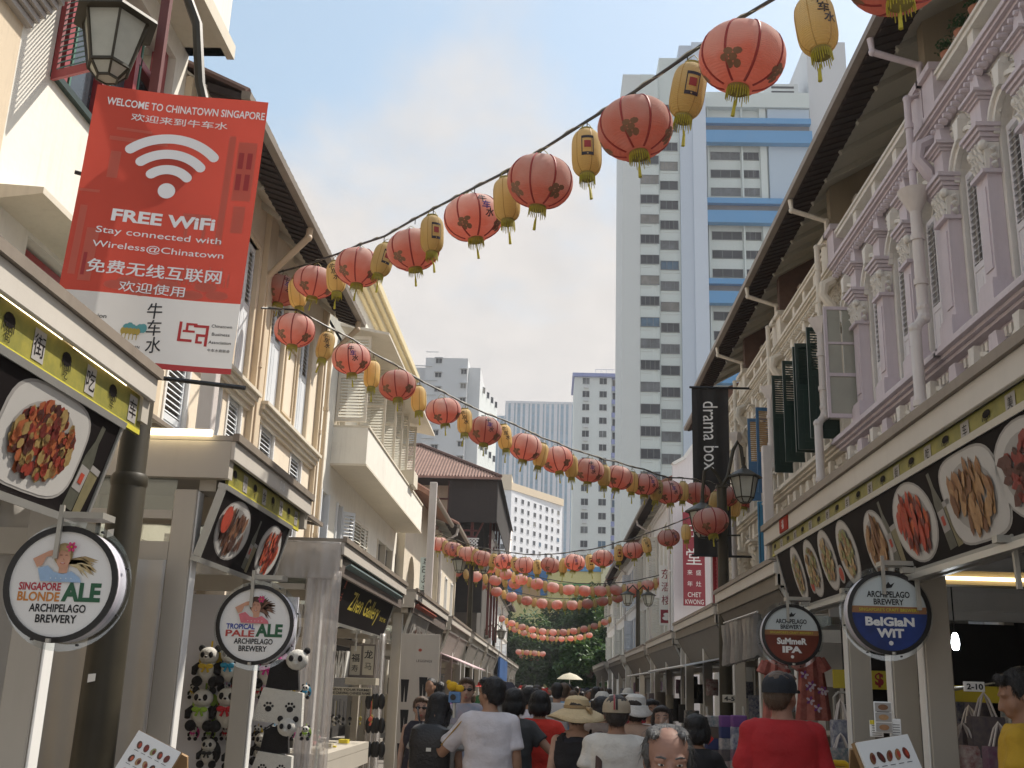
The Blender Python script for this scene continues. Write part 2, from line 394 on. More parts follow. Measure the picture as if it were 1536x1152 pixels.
def capital(mb, P, u, v, w, d, h):
    """leafy capital: flared block, curled leaves and corner scrolls; P maps facade coordinates"""
    mb.prism([(u - w * .40, v), (u + w * .40, v), (u + w * .52, v + h), (u - w * .52, v + h)], P, .003, d)
    for row, (vv, k, rr) in enumerate(((v + h * .12, 3, .055), (v + h * .45, 4, .05), (v + h * .78, 3, .06))):
        for j in range(k):
            uu = u - w * .42 + w * .84 * (j + .5) / k
            mb.tube([P(uu, vv - .05, d), P(uu, vv + .03, d + .025), P(uu + random.uniform(-.01, .01), vv + .075, d + .06), P(uu, vv + .06, d + .085)], [(rr * .55, .02), (rr * .7, .02), (rr * .5, .018), (.012, .012)], 6)
    for sg in (-1, 1):
        for q in range(3):
            mb.tube([P(u + sg * w * .44, v + h * (.1 + .28 * q), d * .3), P(u + sg * (w * .44 + .05), v + h * (.2 + .28 * q), d * .5), P(u + sg * (w * .44 + .07), v + h * (.12 + .28 * q), d * .75)], [.03, .035, .012], 6)
        mb.ell(P(u + sg * w * .50, v + h * .9, d + .02), .06, .06, .06, 8, 6)
def dentils(mb, u0, u1, v0, v1, d0, d1, pitch):
    n = int((u1 - u0) / pitch)
    for k in range(n):
        u = u0 + (u1 - u0) * (k + .5) / n; mb.fbox(u - pitch * .28, u + pitch * .28, v0, v1, d0, d1)
def scrolls(mb, u0, u1, v0, v1, d, n, sz=.05):
    """relief foliage: many small curled leaves"""
    for k in range(n):
        u = random.uniform(u0, u1); v = random.uniform(v0, v1); a = random.uniform(0, 2 * pi); r = random.uniform(.6, 1.3) * sz
        mb.tube([mb.P(u, v, d - .005), mb.P(u + r * cos(a), v + r * sin(a), d + sz * .45), mb.P(u + 1.6 * r * cos(a + .7), v + 1.6 * r * sin(a + .7), d + sz * .1)], [sz * .28, sz * .42, sz * .12], 5)
def eaves(rt, side, W, y0, y1, ze, xe, xw, zr, tilemat, soff, rise=.55, joist=.9):
    """projecting roof edge: gutter, dark tile ends, sloping boarded soffit with joists, tiled slope behind"""
    s = side
    g = MB(m_gutter)
    pr = [(xe - .09, ze + .02), (xe - .10, ze + .12), (xe + .03, ze + .14), (xe + .04, ze + .02)]
    g.prism([(p[0], p[1]) for p in pr], lambda u, v, d: (s * u, d, v), y0, y1)
    g.build('gutter', rt)
    b = MB(m_tileund)
    b.prism([(xe + .03, ze), (xe + .03, ze + .10), (xe + .50, ze + .26), (xe + .50, ze + .16)], lambda u, v, d: (s * u, d, v), y0, y1)
    n = int((y1 - y0) / .22)
    for k in range(n):
        y = y0 + (y1 - y0) * (k + .5) / n
        b.bar((s * (xe + .05), y, ze - .012), (s * (xe + .49), y, ze + .145), .09, .025)
    b.build('tile_battens', rt, kind='stuff')
    f = MB(soff)
    f.prism([(xe + .50, ze + .17), (xe + .50, ze + .21), (xw + .3, ze + rise + .04), (xw + .3, ze + rise)], lambda u, v, d: (s * u, d, v), y0, y1)
    f.build('soffit', rt)
    n = max(2, int((y1 - y0) / joist))
    for k in range(n):
        y = y0 + (y1 - y0) * (k + .5) / n
        j = MB(soff); j.bar((s * (xe + .46), y, ze + .12), (s * (xw + .3), y, ze + rise - .06), .09, .12); j.build('joist', rt)
    t = MB(tilemat)
    sl = .48
    x0 = xe - .02; x1 = xe + 5.2; z0 = ze + .16; z1 = z0 + (x1 - x0) * sl
    t.quad((s * x0, y0, z0), (s * x0, y1, z0), (s * x1, y1, z1), (s * x1, y0, z1)) if s < 0 else t.quad((s * x0, y1, z0), (s * x0, y0, z0), (s * x1, y0, z1), (s * x1, y1, z1))
    t.prism([(x0, z0 - .05), (x0, z0), (x1, z1), (x1, z1 - .05)], lambda u, v, d: (s * u, d, v), y0 + .004, y1 - .004)
    n = int((y1 - y0) / .24)
    for k in range(n):
        y = y0 + (y1 - y0) * (k + .5) / n
        t.tube([(s * x0, y, z0 + .02), (s * x1, y, z1 + .02)], .065, 6)
    t.build('roof_tiles', rt, kind='stuff')
def downpipe(rt, pts, r=.055, m=None, name='downpipe'):
    t = MB(m or m_pipe); t.tube(pts, r, 10)
    for i in range(1, len(pts) - 1): t.ell(pts[i], r * 1.18, n=8, m=6)
    for i in range(len(pts) - 1):
        a, b = V(pts[i]), V(pts[i + 1]); d = b - a
        if abs(d.z) > 1.2:
            for q in (.3, .75): c = a + d * q; t.cyl(c - V((0, 0, .04)), c + V((0, 0, .04)), r * 1.25, n=10)
    return t.build(name, rt)

def ornate_house(label, y0, y1, W, mwall, mpil, mtrim, mcap, win, pil, open_leaves=(), zs=6.15, shut=(m_coldwhite, m_coldwhite), eave=True, atticmat=None, floor2=True, group='ornate shophouses on the right of the street'):
    s = 1; rt = root('shophouse', label, 'building', (W, (y0 + y1) / 2, 0), group=group)
    zt = 9.18
    w = FB(s, W, mwall)
    # ground floor (behind the stalls): piers and a deep five-foot way
    w.use(mwall)
    for u in (y0 + .25, (y0 + y1) / 2, y1 - .25): w.fbox(u - .22, u + .22, 0, 4.2, -.4, 0)
    w.fbox(y0, y1, 3.4, 4.2, -.4, -.003); w.fbox(y0, y1, 3.25, 3.4, -2.6, -.4)
    w.use(m_room).fbox(y0, y1, 0, 3.25, -2.8, -2.6)
    w.use(mwall)
    # piers between the openings, arched heads, both storeys
    edges = [y0] + list(pil) + [y1]
    r = .40
    bays = [(edges[i], edges[i + 1]) for i in range(len(edges) - 1) if edges[i + 1] - edges[i] > .7]
    for (a, b) in bays:
        c = (a + b) / 2
        w.arch(a, b, zs, zt, c, min(r, (b - a) / 2 - .16), 8.30, -.30, 0)
        w.arch(a, b, 4.2, 5.85, c, min(r + .03, (b - a) / 2 - .14), 5.20, -.30, 0)
    for i in range(len(edges) - 1):
        if edges[i + 1] - edges[i] <= .7: w.fbox(edges[i], edges[i + 1], 4.2, zt, -.3, 0)
    w.fbox(y0, y1, 5.85, zs, -.30, 0); w.fbox(y0, y1, zt, 9.7, -.30, 0)
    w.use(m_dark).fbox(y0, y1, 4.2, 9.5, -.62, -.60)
    w.use(mwall).box(W + .3, W + 7, y0, y0 + .15, 0, 10.9); w.box(W + .3, W + 7, y1 - .15, y1, 0, 10.9)
    w.build('wall', rt)
    # windows
    for (a, b) in bays:
        c = (a + b) / 2; rr = min(r, (b - a) / 2 - .16)
        wd = FB(s, W, shut[0])
        wd.fbox(c - rr, c - rr + .05, zs, 8.3, -.22, -.14); wd.fbox(c + rr - .05, c + rr, zs, 8.3, -.22, -.14); wd.fbox(c - rr + .05, c + rr - .05, 8.22, 8.3, -.22, -.12)
        wo = wd.build('window', rt)
        fl = FB(s, W, m_winglass); fl.archband(c, 8.3, .02, rr - .003, -.21, -.19, 10); fl.use(m_whitep)
        for t in (0.5, 1.05, 1.57, 2.1, 2.64): fl.ftube([(c, 8.31, -.17), (c + (rr - .01) * cos(t), 8.31 + (rr - .01) * sin(t), -.17)], .012, 5)
        fl.archband(c, 8.3, rr - .05, rr, -.19, -.13, 12)
        fl.build('fanlight', wo)
        if c in open_leaves or any(abs(c - q) < .3 for q in open_leaves):
            p = FB(s, W, m_winglass); p.fbox(c - rr + .05, c + rr - .05, zs + .05, 8.22, -.24, -.22); p.use(m_whitep)
            p.fbox(c - .02, c + .02, zs + .05, 8.22, -.216, -.18)
            for q in (6.9, 7.6): p.fbox(c - rr + .05, c + rr - .05, q - .015, q + .015, -.216, -.186)
            p.build('pane', wo)
        else:
            for sg in (-1, 1):
                shutter(wo, (W + .06, c - rr + .05 if sg < 0 else c + .003, zs + .03), (0, 1, 0), (-1, 0, 0), rr - .055, 2.18, shut[0], shut[1], .62, slat=.085, midrail=False)
        # arch mouldings and keystone
        am = FB(s, W, mtrim)
        am.archband(c, 8.3, rr + .002, rr + .075, .003, .07); am.archband(c, 8.3, rr + .075, rr + .13, .003, .11); am.archband(c, 8.3, rr + .16, rr + .2, .003, .05)
        am.fpoly([(c - .05, 8.3 + rr - .02), (c + .05, 8.3 + rr - .02), (c + .09, 8.3 + rr + .26), (c - .09, 8.3 + rr + .26)], .0, .17)
        am.ftube([(c - .09, 8.3 + rr + .28, .10), (c + .09, 8.3 + rr + .28, .10)], .05, 8)
        am.build('arch_moulding', rt); am = FB(s, W, mtrim)
        r2 = min(r + .03, (b - a) / 2 - .14)
        am.archband(c, 5.2, r2 + .002, r2 + .09, .003, .10); am.archband(c, 5.2, r2 + .09, r2 + .15, .003, .15)
        am.fpoly([(c - .05, 5.2 + r2 - .02), (c + .05, 5.2 + r2 - .02), (c + .09, 5.85), (c - .09, 5.85)], .0, .22)
        am.build('arch_moulding', rt)
    # pilasters on both floors
    for u in pil:
        if not (y0 + .05 < u < y1 - .05): continue
        p = FB(s, W, mpil)
        p.fbox(u - .145, u + .145, zs + .30, 8.9, .003, .12); p.fbox(u - .15, u + .15, zs + .30, 7.80, .003, .17)
        p.fbox(u - .10, u + .10, zs + .45, 7.65, .16, .185)
        p.fbox(u - .21, u + .21, zs + .003, zs + .25, .003, .25); p.fbox(u - .19, u + .19, zs + .25, zs + .30, .003, .235)
        p.fbox(u - .19, u + .19, 7.80, 7.85, .003, .23)
        for k, dd in enumerate((.18, .21, .24, .27)): p.fbox(u - dd + .01, u + dd - .01, 8.22 + .055 * k, 8.27 + .055 * k, .003, dd + .02)
        p.fbox(u - .15, u + .15, 8.445, 8.80, .003, .17)
        for k, dd in enumerate((.17, .20, .24)): p.fbox(u - dd, u + dd, 8.80 + .04 * k, 8.838 + .04 * k, .003, dd + .03)
        p.prism([(u - .16, 8.925), (u + .16, 8.925), (u + .09, 9.2), (u - .09, 9.2)], p.P, .003, .16)
        po = p.build('pilaster', rt)
        cp = FB(s, W, mcap); capital(cp, cp.P, u, 7.853, .32, .17, .36); cp.build('capital', po)
        if floor2:
            q = FB(s, W, mpil)
            q.fbox(u - .15, u + .15, 4.2, 4.78, .003, .20); q.fbox(u - .12, u + .12, 4.78, 5.5, .003, .14)
            for k, dd in enumerate((.20, .25, .30)): q.fbox(u - dd, u + dd, 5.24 + .06 * k, 5.298 + .06 * k, .003, dd + .06)
            q.prism([(u - .17, 5.425), (u + .17, 5.425), (u + .10, 5.83), (u - .10, 5.83)], q.P, .003, .22)
            qo = q.build('pilaster', rt)
            cq = FB(s, W, mcap); capital(cq, cq.P, u, 4.783, .36, .22, .44); cq.build('capital', qo)
    # string course, frieze, cornice
    c = FB(s, W, mpil)
    c.mould(y0 + .05, y1 - .05, [(5.86, 5.92, .08), (5.923, 5.97, .20), (5.973, 6.02, .26), (6.023, 6.07, .33), (6.073, 6.13, .30), (6.133, 6.147, .20)])
    c.build('string_course', rt)
    d = FB(s, W, mtrim); dentils(d, y0 + .1, y1 - .1, 5.74, 5.855, .003, .13, .13); d.build('dentils', rt, kind='stuff')
    fz = FB(s, W, mcap); 
    scrolls(fz, y0 + .1, y1 - .1, 8.86, 9.14, .005, int(75 * (y1 - y0)), .05)
    for (a, b) in bays:
        cc = (a + b) / 2
        scrolls(fz, a + .1, a + .34, 8.55, 8.9, .005, 8, .05); scrolls(fz, b - .34, b - .1, 8.55, 8.9, .005, 8, .05)
    fz.build('frieze_relief', rt, kind='stuff')
    k = FB(s, W, mpil)
    k.mould(y0 + .05, y1 - .05, [(9.27, 9.33, .10), (9.333, 9.38, .16), (9.383, 9.43, .21), (9.433, 9.50, .24)])
    k.build('cornice', rt)
    bl = FB(s, W, mpil)
    n = int((y1 - y0) / .15)
    for j in range(n):
        u = y0 + .1 + (y1 - y0 - .2) * (j + .5) / n
        bl.add([bl.P(u + .055 * cos(t) * (1 if q else .55), 9.21 + .055 * sin(t) * (1 if q else .55), .10 if q else .2) for q in (1, 0) for t in [2 * pi * e / 8 for e in range(8)]],
               [tuple(range(8, 16))] + [(e, (e + 1) % 8, 8 + (e + 1) % 8, 8 + e) for e in range(8)], True)
    bl.build('egg_moulding', rt, kind='stuff')
    # balustrade of the attic loggia
    b = FB(s, W, mpil)
    for u in (y0 + .22, y1 - .22): b.fbox(u - .2, u + .2, 9.503, 10.02, -.12, .22); b.fbox(u - .25, u + .25, 10.02, 10.12, -.16, .28)
    b.build('balustrade_pier', rt)
    rl = FB(s, W, mtrim); rl.fbox(y0 + .42, y1 - .42, 9.86, 9.93, -.03, .17); rl.fbox(y0 + .42, y1 - .42, 9.933, 9.98, -.05, .20); rl.fbox(y0 + .42, y1 - .42, 9.503, 9.56, -.03, .17)
    n = 4
    for j in range(1, n): u = y0 + .42 + (y1 - y0 - .84) * j / n; rl.fbox(u - .09, u + .09, 9.56, 9.86, -.02, .14)
    rl.build('balustrade', rt)
    at_ = MB(atticmat or m_atticwall); at_.box(W + 1.3, W + 1.45, y0, y1, 9.5, 12.2)
    at_.prism([(W - .1, 9.5), (W - .1, 11.25), (W + 1.3, 12.0), (W + 1.3, 9.5)], lambda u, v, d: (u, d, v), y0 + .1, y0 + .32)
    at_.use(m_soffit); 
    for q in range(4): u = y0 + (y1 - y0) * (q + .5) / 4; at_.box(W + 1.22, W + 1.297, u - .05, u + .05, 9.5, 11.9)
    at_.box(W + 1.2, W + 1.297, y0 + .35, y1, 10.6, 10.7)
    at_.build('attic_wall', rt)
    # corner ornament on the party line
    o = FB(s, W, mpil); o.fbox(y0 - .10, y0 + .16, 6.15, 8.1, .003, .12)
    o.ftube([(y0 + .03, 9.2, .12), (y0 + .03, 9.1, .3), (y0 + .03, 8.9, .33), (y0 + .03, 8.7, .2), (y0 + .03, 8.5, .12)], [.09, .10, .08, .10, .03], 8)
    for q in range(5): o.ftube([(y0 - .05 + .04 * q, 8.62, .16), (y0 - .06 + .045 * q, 8.4, .24), (y0 - .04 + .035 * q, 8.2, .12)], [.02, .035, .01], 6)
    o.build('console_bracket', rt)
    if eave:
        eaves(rt, s, W, y0, y1, 10.87, 4.3, W + 1.0, 12.5, m_tiledk, m_soffit, rise=1.15)
        rt.scale = (1, 1, .96)
        xe = 4.3
        pb = y0 + .12
        downpipe(rt, [(xe - .02, pb, 10.88), (xe + .0, pb, 10.66), (4.92, pb, 10.45), (4.92, pb, 9.98), (4.72, pb, 9.9), (4.72, pb, 8.45)], .05, mpil)
        h = MB(m_pipe); h.lathe([(.06, 8.1), (.08, 8.16), (.20, 8.40), (.22, 8.46), (.20, 8.47)], (4.72, pb, 0), 4 if mpil is m_creamtrim else 12); h.build('rain_hopper', rt)
        downpipe(rt, [(4.72, pb, 8.2), (4.72, pb, 6.75), (4.72, pb - .01, 6.6), (4.60, pb, 6.45), (4.60, pb, 3.0)], .075)
    return rt
def plain_house(label, side, W, y0, y1, H, mw, ms, nwin, floors, name='shophouse', group='plain shophouses further down the street', ze=None, cat='building', roofm=None, detail=True):
    rt = root(name, label, cat, (side * W, (y0 + y1) / 2, 0), group=group)
    w = FB(side, W, mw); bw = (y1 - y0) / nwin; hw = min(.42, bw * .3)
    zs = [0] + [f for fl in floors for f in fl] + [H]
    w.fbox(y0, y1, 0, floors[0][0], -.25, 0)
    for i, (a, b) in enumerate(floors):
        nx = floors[i + 1][0] if i + 1 < len(floors) else H
        w.fbox(y0, y1, b, nx, -.25, 0)
        for k in range(nwin + 1):
            l = y0 if k == 0 else y0 + bw * (k - .5) + hw; r_ = y1 if k == nwin else y0 + bw * (k + .5) - hw
            w.fbox(l, r_, a, b, -.25, 0)
    w.box(side * (W + .25), side * (W + 8), y0, y0 + .2, 0, H + .5); w.box(side * (W + .25), side * (W + 8), y1 - .2, y1, 0, H + .5)
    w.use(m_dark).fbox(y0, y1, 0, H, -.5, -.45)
    w.build('wall', rt)
    for a, b in floors:
        for k in range(nwin):
            c = y0 + bw * (k + .5)
            f = FB(side, W, ms); f.fbox(c - hw - .05, c - hw + .02, a, b, -.1, .03); f.fbox(c + hw - .02, c + hw + .05, a, b, -.1, .03); f.fbox(c - hw - .05, c + hw + .05, b, b + .06, -.1, .04); f.fbox(c - hw - .08, c + hw + .08, a - .07, a, -.1, .08)
            wo = f.build('window', rt)
            if detail and (k * 7 + int(a * 3)) % 5 == 0:
                p = FB(side, W, m_winglass); p.fbox(c - hw, c + hw, a, b, -.14, -.12); p.build('pane', wo)
                shutter(wo, (side * (W - .03), c + hw + .02, a), (-side, .25, 0), (.25 * side, -1, 0), hw, b - a, ms, ms, .9, panels=False, slat=.1)
            else:
                g = FB(side, W, ms); g.fbox(c - hw, c - .008, a, b, -.1, -.08); g.fbox(c + .008, c + hw, a, b, -.1, -.08)
                n = int((b - a) / .11)
                for q in range(n):
                    v = a + (b - a) * (q + .5) / n
                    g.fpoly([(c - hw + .05, v - .03), (c - .05, v - .03), (c - .05, v + .01), (c - hw + .05, v + .01)], -.08, -.06); g.fpoly([(c + .05, v - .03), (c + hw - .05, v - .03), (c + hw - .05, v + .01), (c + .05, v + .01)], -.08, -.06)
                g.build('shutter', wo)
    c = FB(side, W, mw)
    for a, b in floors[1:]: c.mould(y0 + .03, y1 - .03, [(a - .32, a - .26, .06), (a - .257, a - .2, .12)])
    c.mould(y0 + .03, y1 - .03, [(H - .3, H - .22, .08), (H - .217, H - .12, .16)])
    for u in (y0 + .16, y1 - .16): c.fbox(u - .13, u + .13, 3.2, H - .3, .003, .07)
    c.build('mouldings', rt)
    eaves(rt, side, W, y0, y1, (ze or H + .05), W - .75, W - .1, H + 2, roofm or m_tile, m_soffit, rise=.3, joist=1.3)
    downpipe(rt, [(side * (W - .76), y0 + .2, H + .1), (side * (W - .7), y0 + .2, H - .15), (side * (W - .12), y0 + .2, H - .5), (side * (W - .12), y0 + .2, 3)], .05)
    return rt
# ================================================================ SETTING: ground
def ground():
    g = MB(m_road); g.quad((-900, -300, 0), (900, -300, 0), (900, 1200, 0), (-900, 1200, 0)); tag(g.build('ground'), kind='structure')
    p = MB(mat('granite paving', (.24, .22, .20), .75, .12, 1.5, bump=.2, dirt=.2)); p.quad((-2.3, -4, .004), (2.3, -4, .004), (2.3, 110, .004), (-2.3, 110, .004)); tag(p.build('street_paving'), kind='structure')
    # joints between the paving slabs
    j = MB(mat('paving joint', (.07, .065, .06), .9, .1))
    for k in range(90): y = -2 + k * .6; j.quad((-2.3, y, .008), (2.3, y, .008), (2.3, y + .012, .008), (-2.3, y + .012, .008))
    for k in range(8): x = -2.1 + k * .6; j.quad((x, -4, .012), (x + .012, -4, .012), (x + .012, 60, .012), (x, 60, .012))
    tag(j.build('paving_joints'), kind='structure')
    for s in (-1, 1):
        k = MB(mat('kerb stone', (.30, .28, .25), .8, .1, 2, bump=.2)); k.box(s * 4.55, s * 8, -4, 110, .0, .13); tag(k.build('pavement'), kind='structure')
ground()
# ================================================================ RIGHT SIDE
PIT = 1.3
hA = ornate_house('nearest lilac and white ornate shophouse at the right edge, potted plants on its attic ledge', 7.9, 13.0, 5.1, m_plaster, m_mauve, m_plaster, m_plaster, 3, [9.0, 10.25, 11.5, 12.75], shut=(m_lilac, m_coldwhite))
hB = ornate_house('second lilac ornate shophouse, beside the cream one, with one grey paned shutter swung open', 13.0, 18.1, 5.1, m_plaster, m_mauve, m_plaster, m_plaster, 3, [14.2, 15.5, 16.8], open_leaves=(17.45,), shut=(m_lilac, m_coldwhite))
hC = ornate_house('cream ornate shophouse with dark green shutters thrown open', 18.1, 22.6, 5.1, m_cream, m_creamtrim, m_creamtrim, m_creamtrim, 3, [19.3, 20.4, 21.5], open_leaves=(18.7, 19.85, 20.95, 22.05), shut=(m_green, m_green))
hD = ornate_house('cream ornate shophouse with blue and ochre louvred shutters', 22.6, 27.0, 5.1, m_cream, m_creamtrim, m_creamtrim, m_creamtrim, 3, [23.8, 24.9, 26.0], open_leaves=(23.2, 24.35), shut=(m_blue, m_orange), atticmat=mat('brown louvred attic', (.16, .10, .08), .7, .2, 5))
hE = ornate_house('far cream ornate shophouse behind the twin lamp post', 27.0, 31.4, 5.1, m_cream, m_creamtrim, m_creamtrim, m_creamtrim, 3, [28.1, 29.2, 30.3], shut=(m_creamtrim, m_creamtrim), atticmat=mat('brown louvred attic', (.16, .10, .08), .7, .2, 5))
# potted plants on the attic ledge of the nearest house
m_leaf = mat('leaf green', (.035, .09, .03), .55, .35, 9, trans=.25)
pl = root('potted_plants', 'row of small dark green bushes on the lilac house attic ledge', 'plant', (5.2, 10.5, 9.5))
for k in range(9):
    b = MB(mat('terracotta pot', (.35, .15, .09), .8, .1)); y = 8.5 + k * .48; b.lathe([(.07, 9.56), (.10, 9.7), (.11, 9.72), (.09, 9.72)], (5.02, y, 0), 10); b.build('pot', pl)
    f = MB(m_leaf)
    for q in range(110):
        a = random.uniform(0, 6.28); e = random.uniform(-.6, 1.4); r = random.uniform(.05, .15)
        c = V((5.0 + r * cos(a) * cos(e), y + r * sin(a) * cos(e), 9.80 + r * sin(e))); d = V((random.uniform(-1, 1), random.uniform(-1, 1), random.uniform(-1, 1))).normalized(); e2 = d.cross(V((0, 0, 1))).normalized()
        f.quad(c - d * .03, c + e2 * .016, c + d * .03, c - e2 * .016)
    f.build('foliage', pl, kind='stuff')
# shutters that stand open
def open_shutter(house, y, z0, h, w, mf, ms, ang=0., panels=True, split=.3, wx=5.1):
    R = V((-cos(ang), -sin(ang), 0)); Nn = V((sin(ang), -cos(ang), 0))
    return shutter(house, (wx - .02, y, z0), R, Nn, w, h, mf, ms, split, panels=panels, slat=.05)
# grey paned leaf of the second lilac house
m_greypane = mat('grey glazed leaf', (.36, .36, .31), .25, .08, 2)
g = MB(m_mauve); x0 = 5.05; yy = 17.04
def leafbox(mb, u0, u1, v0, v1, t): mb.box(x0 - u0, x0 - u1, yy - t / 2, yy + t / 2, v0, v1)
for a in ((0, .05, 6.25, 8.25), (.53, .58, 6.25, 8.25), (.05, .53, 6.25, 6.32), (.05, .53, 8.19, 8.25), (.05, .53, 6.98, 7.04), (.05, .53, 7.56, 7.60)): leafbox(g, *a, .05)
lf = g.build('open_shutter', hB); g = MB(m_greypane); leafbox(g, .05, .53, 6.32, 6.98, .02); leafbox(g, .05, .28, 7.04, 7.56, .02); leafbox(g, .31, .53, 7.04, 7.56, .02); leafbox(g, .05, .28, 7.60, 8.19, .02); leafbox(g, .31, .53, 7.60, 8.19, .02); g.build('pane', lf)
# cream houses: green and blue leaves
for y, a in ((18.33, .05), (19.2, -.05), (19.5, .1), (20.35, .02), (21.4, .05)): open_shutter(hC, y, 6.2, 2.12, .60, m_green, m_green, a, split=.42)
for y, a in ((23.75, .12), (24.7, -.1)): open_shutter(hD, y, 6.2, 2.05, .5, m_blue, m_orange, a, split=.55)
# lower floor scroll ornaments on string course of the cream houses
for h, a, b in ((hC, 18.2, 22.5), (hD, 22.7, 26.9)):
    f = FB(1, 5.1, m_creamtrim)
    n = 9
    for k in range(n): u = a + (b - a) * (k + .5) / n; f.fbox(u - .06, u + .06, 6.15, 6.5, .12, .24); f.fbox(u - .09, u + .09, 6.5, 6.55, .09, .27)
    f.fbox(a, b, 6.55, 6.62, .08, .28); f.build('sill_balustrade', h)
# ---- narrow red-trimmed house, gap, white gabled house
hR = plain_house('narrow white shophouse with red timber trim behind the black banner', 1, 5.15, 31.4, 34.6, 9.9, m_whitep, m_redp, 2, [(4.2, 5.8), (6.6, 8.6)], group=None)
def white_gable():
    rt = root('gabled_building', 'white building with blank gable end wall carrying a tall red signboard', 'building', (4.75, 50, 0))
    w = MB(mat('white gable render', (.74, .70, .71), .7, .04, .6, streak=.12))
    pr = [(4.75, 0), (4.75, 10.3), (5.2, 10.55), (5.5, 11.0), (6.3, 11.9), (7.6, 12.6), (9, 12.9), (12, 12.9), (12, 0)]
    w.prism(pr, lambda u, v, d: (u, d, v), 41.8, 42.05); w.build('gable_wall', rt)
    c = MB(m_whitep)
    for i in range(1, len(pr) - 3): c.bar((pr[i][0], 41.92, pr[i][1] + .04), (pr[i + 1][0], 41.92, pr[i + 1][1] + .04), .42, .12)
    c.build('coping', rt)
    return rt
white_gable()
wy = 42.1
for i, (L, H, mw, msx) in enumerate(((8, 9.3, m_whitep, m_louvre), (8, 9.3, m_whitewall, m_louvre), (9, 9.0, m_whitep, m_coldwhite), (10, 9.2, m_plaster, m_louvre), (12, 9.0, m_whitep, m_louvre))):
    plain_house(['white shophouse next beyond the gable end wall, right side', 'second pale shophouse beyond the gable wall, right side', 'third pale shophouse beyond the gable wall, right side', 'grey-white shophouse before the last one, right side', 'last white shophouse before the trees, right side'][i], 1, 4.75, wy, wy + L, H, mw, msx, 5, [(3.9, 5.5), (6.4, 8.3)])
    wy += L
# ================================================================ LEFT SIDE
def sbox(mb, s, xa, xb, y0, y1, z0, z1): return mb.box(s * xa, s * xb, y0, y1, z0, z1)
# nearest sliver: brown pilaster with a grey stepped cornice
hz = root('shophouse', 'brown pilaster and grey stepped cornice at the top left corner', 'building', (-5, 7, 0))
w = MB(m_tan); w.box(-9, -5.0, 5.2, 8.45, 0, 12); w.build('wall', hz)
w = MB(mat('grey moulding', (.34, .31, .29), .5, .08, 3, streak=.15))
for k in range(7): w.box(-5.4, -4.93 + .035 * k, 5.2, 8.5 + .03 * k, 7.36 + .07 * k, 7.41 + .07 * k + .01)
w.box(-5.4, -4.62, 5.2, 8.78, 7.87, 8.0); w.build('cornice', hz)
# white house with red shutters
h0 = root('shophouse', 'white house behind the wifi banner with red framed shutters and green sill', 'building', (-5, 10.4, 0))
w = FB(-1, 5.0, m_whitewall)
Y0, Y1 = 8.45, 12.4
w.fbox(Y0, Y1, 0, 3.9, -.3, 0); w.fbox(Y0, 9.05, 3.9, 5.0, -.3, 0); w.fbox(11.5, Y1, 3.9, 5.0, -.3, 0)
w.fbox(Y0, 9.15, 5.0, 5.55, -.3, 0); w.fbox(11.5, Y1, 5.0, 5.55, -.3, 0); w.fbox(Y0, Y1, 5.55, 7.25, -.3, 0)
w.fbox(Y0, 9.05, 7.25, 9.3, -.3, 0); w.fbox(12.0, Y1, 7.25, 9.3, -.3, 0); w.fbox(Y0, Y1, 9.3, 9.6, -.3, 0)
w.box(-9, -5.3, Y0, Y0 + .2, 0, 13.5); w.box(-9, -4.5, Y1 - .2, Y1, 9.6, 13.5); w.fbox(Y0, Y1 - .2, 9.75, 13.5, .2, .5)
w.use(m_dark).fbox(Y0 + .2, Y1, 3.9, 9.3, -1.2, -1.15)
w.build('wall', h0)
w = FB(-1, 5.0, m_buff); w.fbox(Y0, Y1, 9.6, 9.75, -.1, .62); w.fbox(Y0, Y1, 9.55, 9.6, .52, .62); w.build('ledge', h0)
w = FB(-1, 5.0, m_buff); w.prism([(0, 5.60), (0, 5.75), (.45, 5.72), (.45, 5.66)], lambda u, v, d: (-(5.0 - u), d, v), Y0, 10.1); w.build('hood', h0)
wn = FB(-1, 5.0, m_green); wn.fbox(9.05, 12.0, 7.2, 7.27, -.28, .06); wn.fbox(9.05, 9.1, 7.27, 9.3, -.28, -.05); wo = wn.build('window', h0)
m_teal2 = mat('green window trim', (.05, .16, .11), .5, .1)
wn = FB(-1, 5.0, m_redp)
for y in (9.5, 10.35, 11.1, 11.9): wn.fbox(y - .06, y + .04, 7.27, 9.3, -.26, -.08)
wn.fbox(9.1, 12, 8.7, 8.8, -.24, -.1); wn.use(m_teal2)
for y in (9.62, 10.5, 11.22): wn.fbox(y, y + .035, 7.27, 9.3, -.25, -.1)
wn.build('mullion', wo)
wn = FB(-1, 5.0, m_winglass)
for a, b in ((9.66, 10.28), (10.54, 11.03), (11.26, 11.8)): wn.fbox(a, b, 7.4, 8.65, -.2, -.18)
wn.build('pane', wo)
shutter(h0, (-4.98, 9.06, 7.16), (.93, -.36, 0), (-.36, -.93, 0), .55, 2.1, m_redp, m_teal, .9, panels=False, slat=.06)
shutter(h0, (-5.1, 11.9, 7.3), (.2, -.95, 0), (.95, .2, 0), .5, 1.5, m_redp, m_teal, .9, panels=False, slat=.06)
for k in range(2):
    shutter(h0, (-5.12, 9.2 + k * .95, 3.95), (0, 1, 0), (1, 0, 0), .9, 1.55, m_redp, m_teal, .9, panels=False, slat=.06)
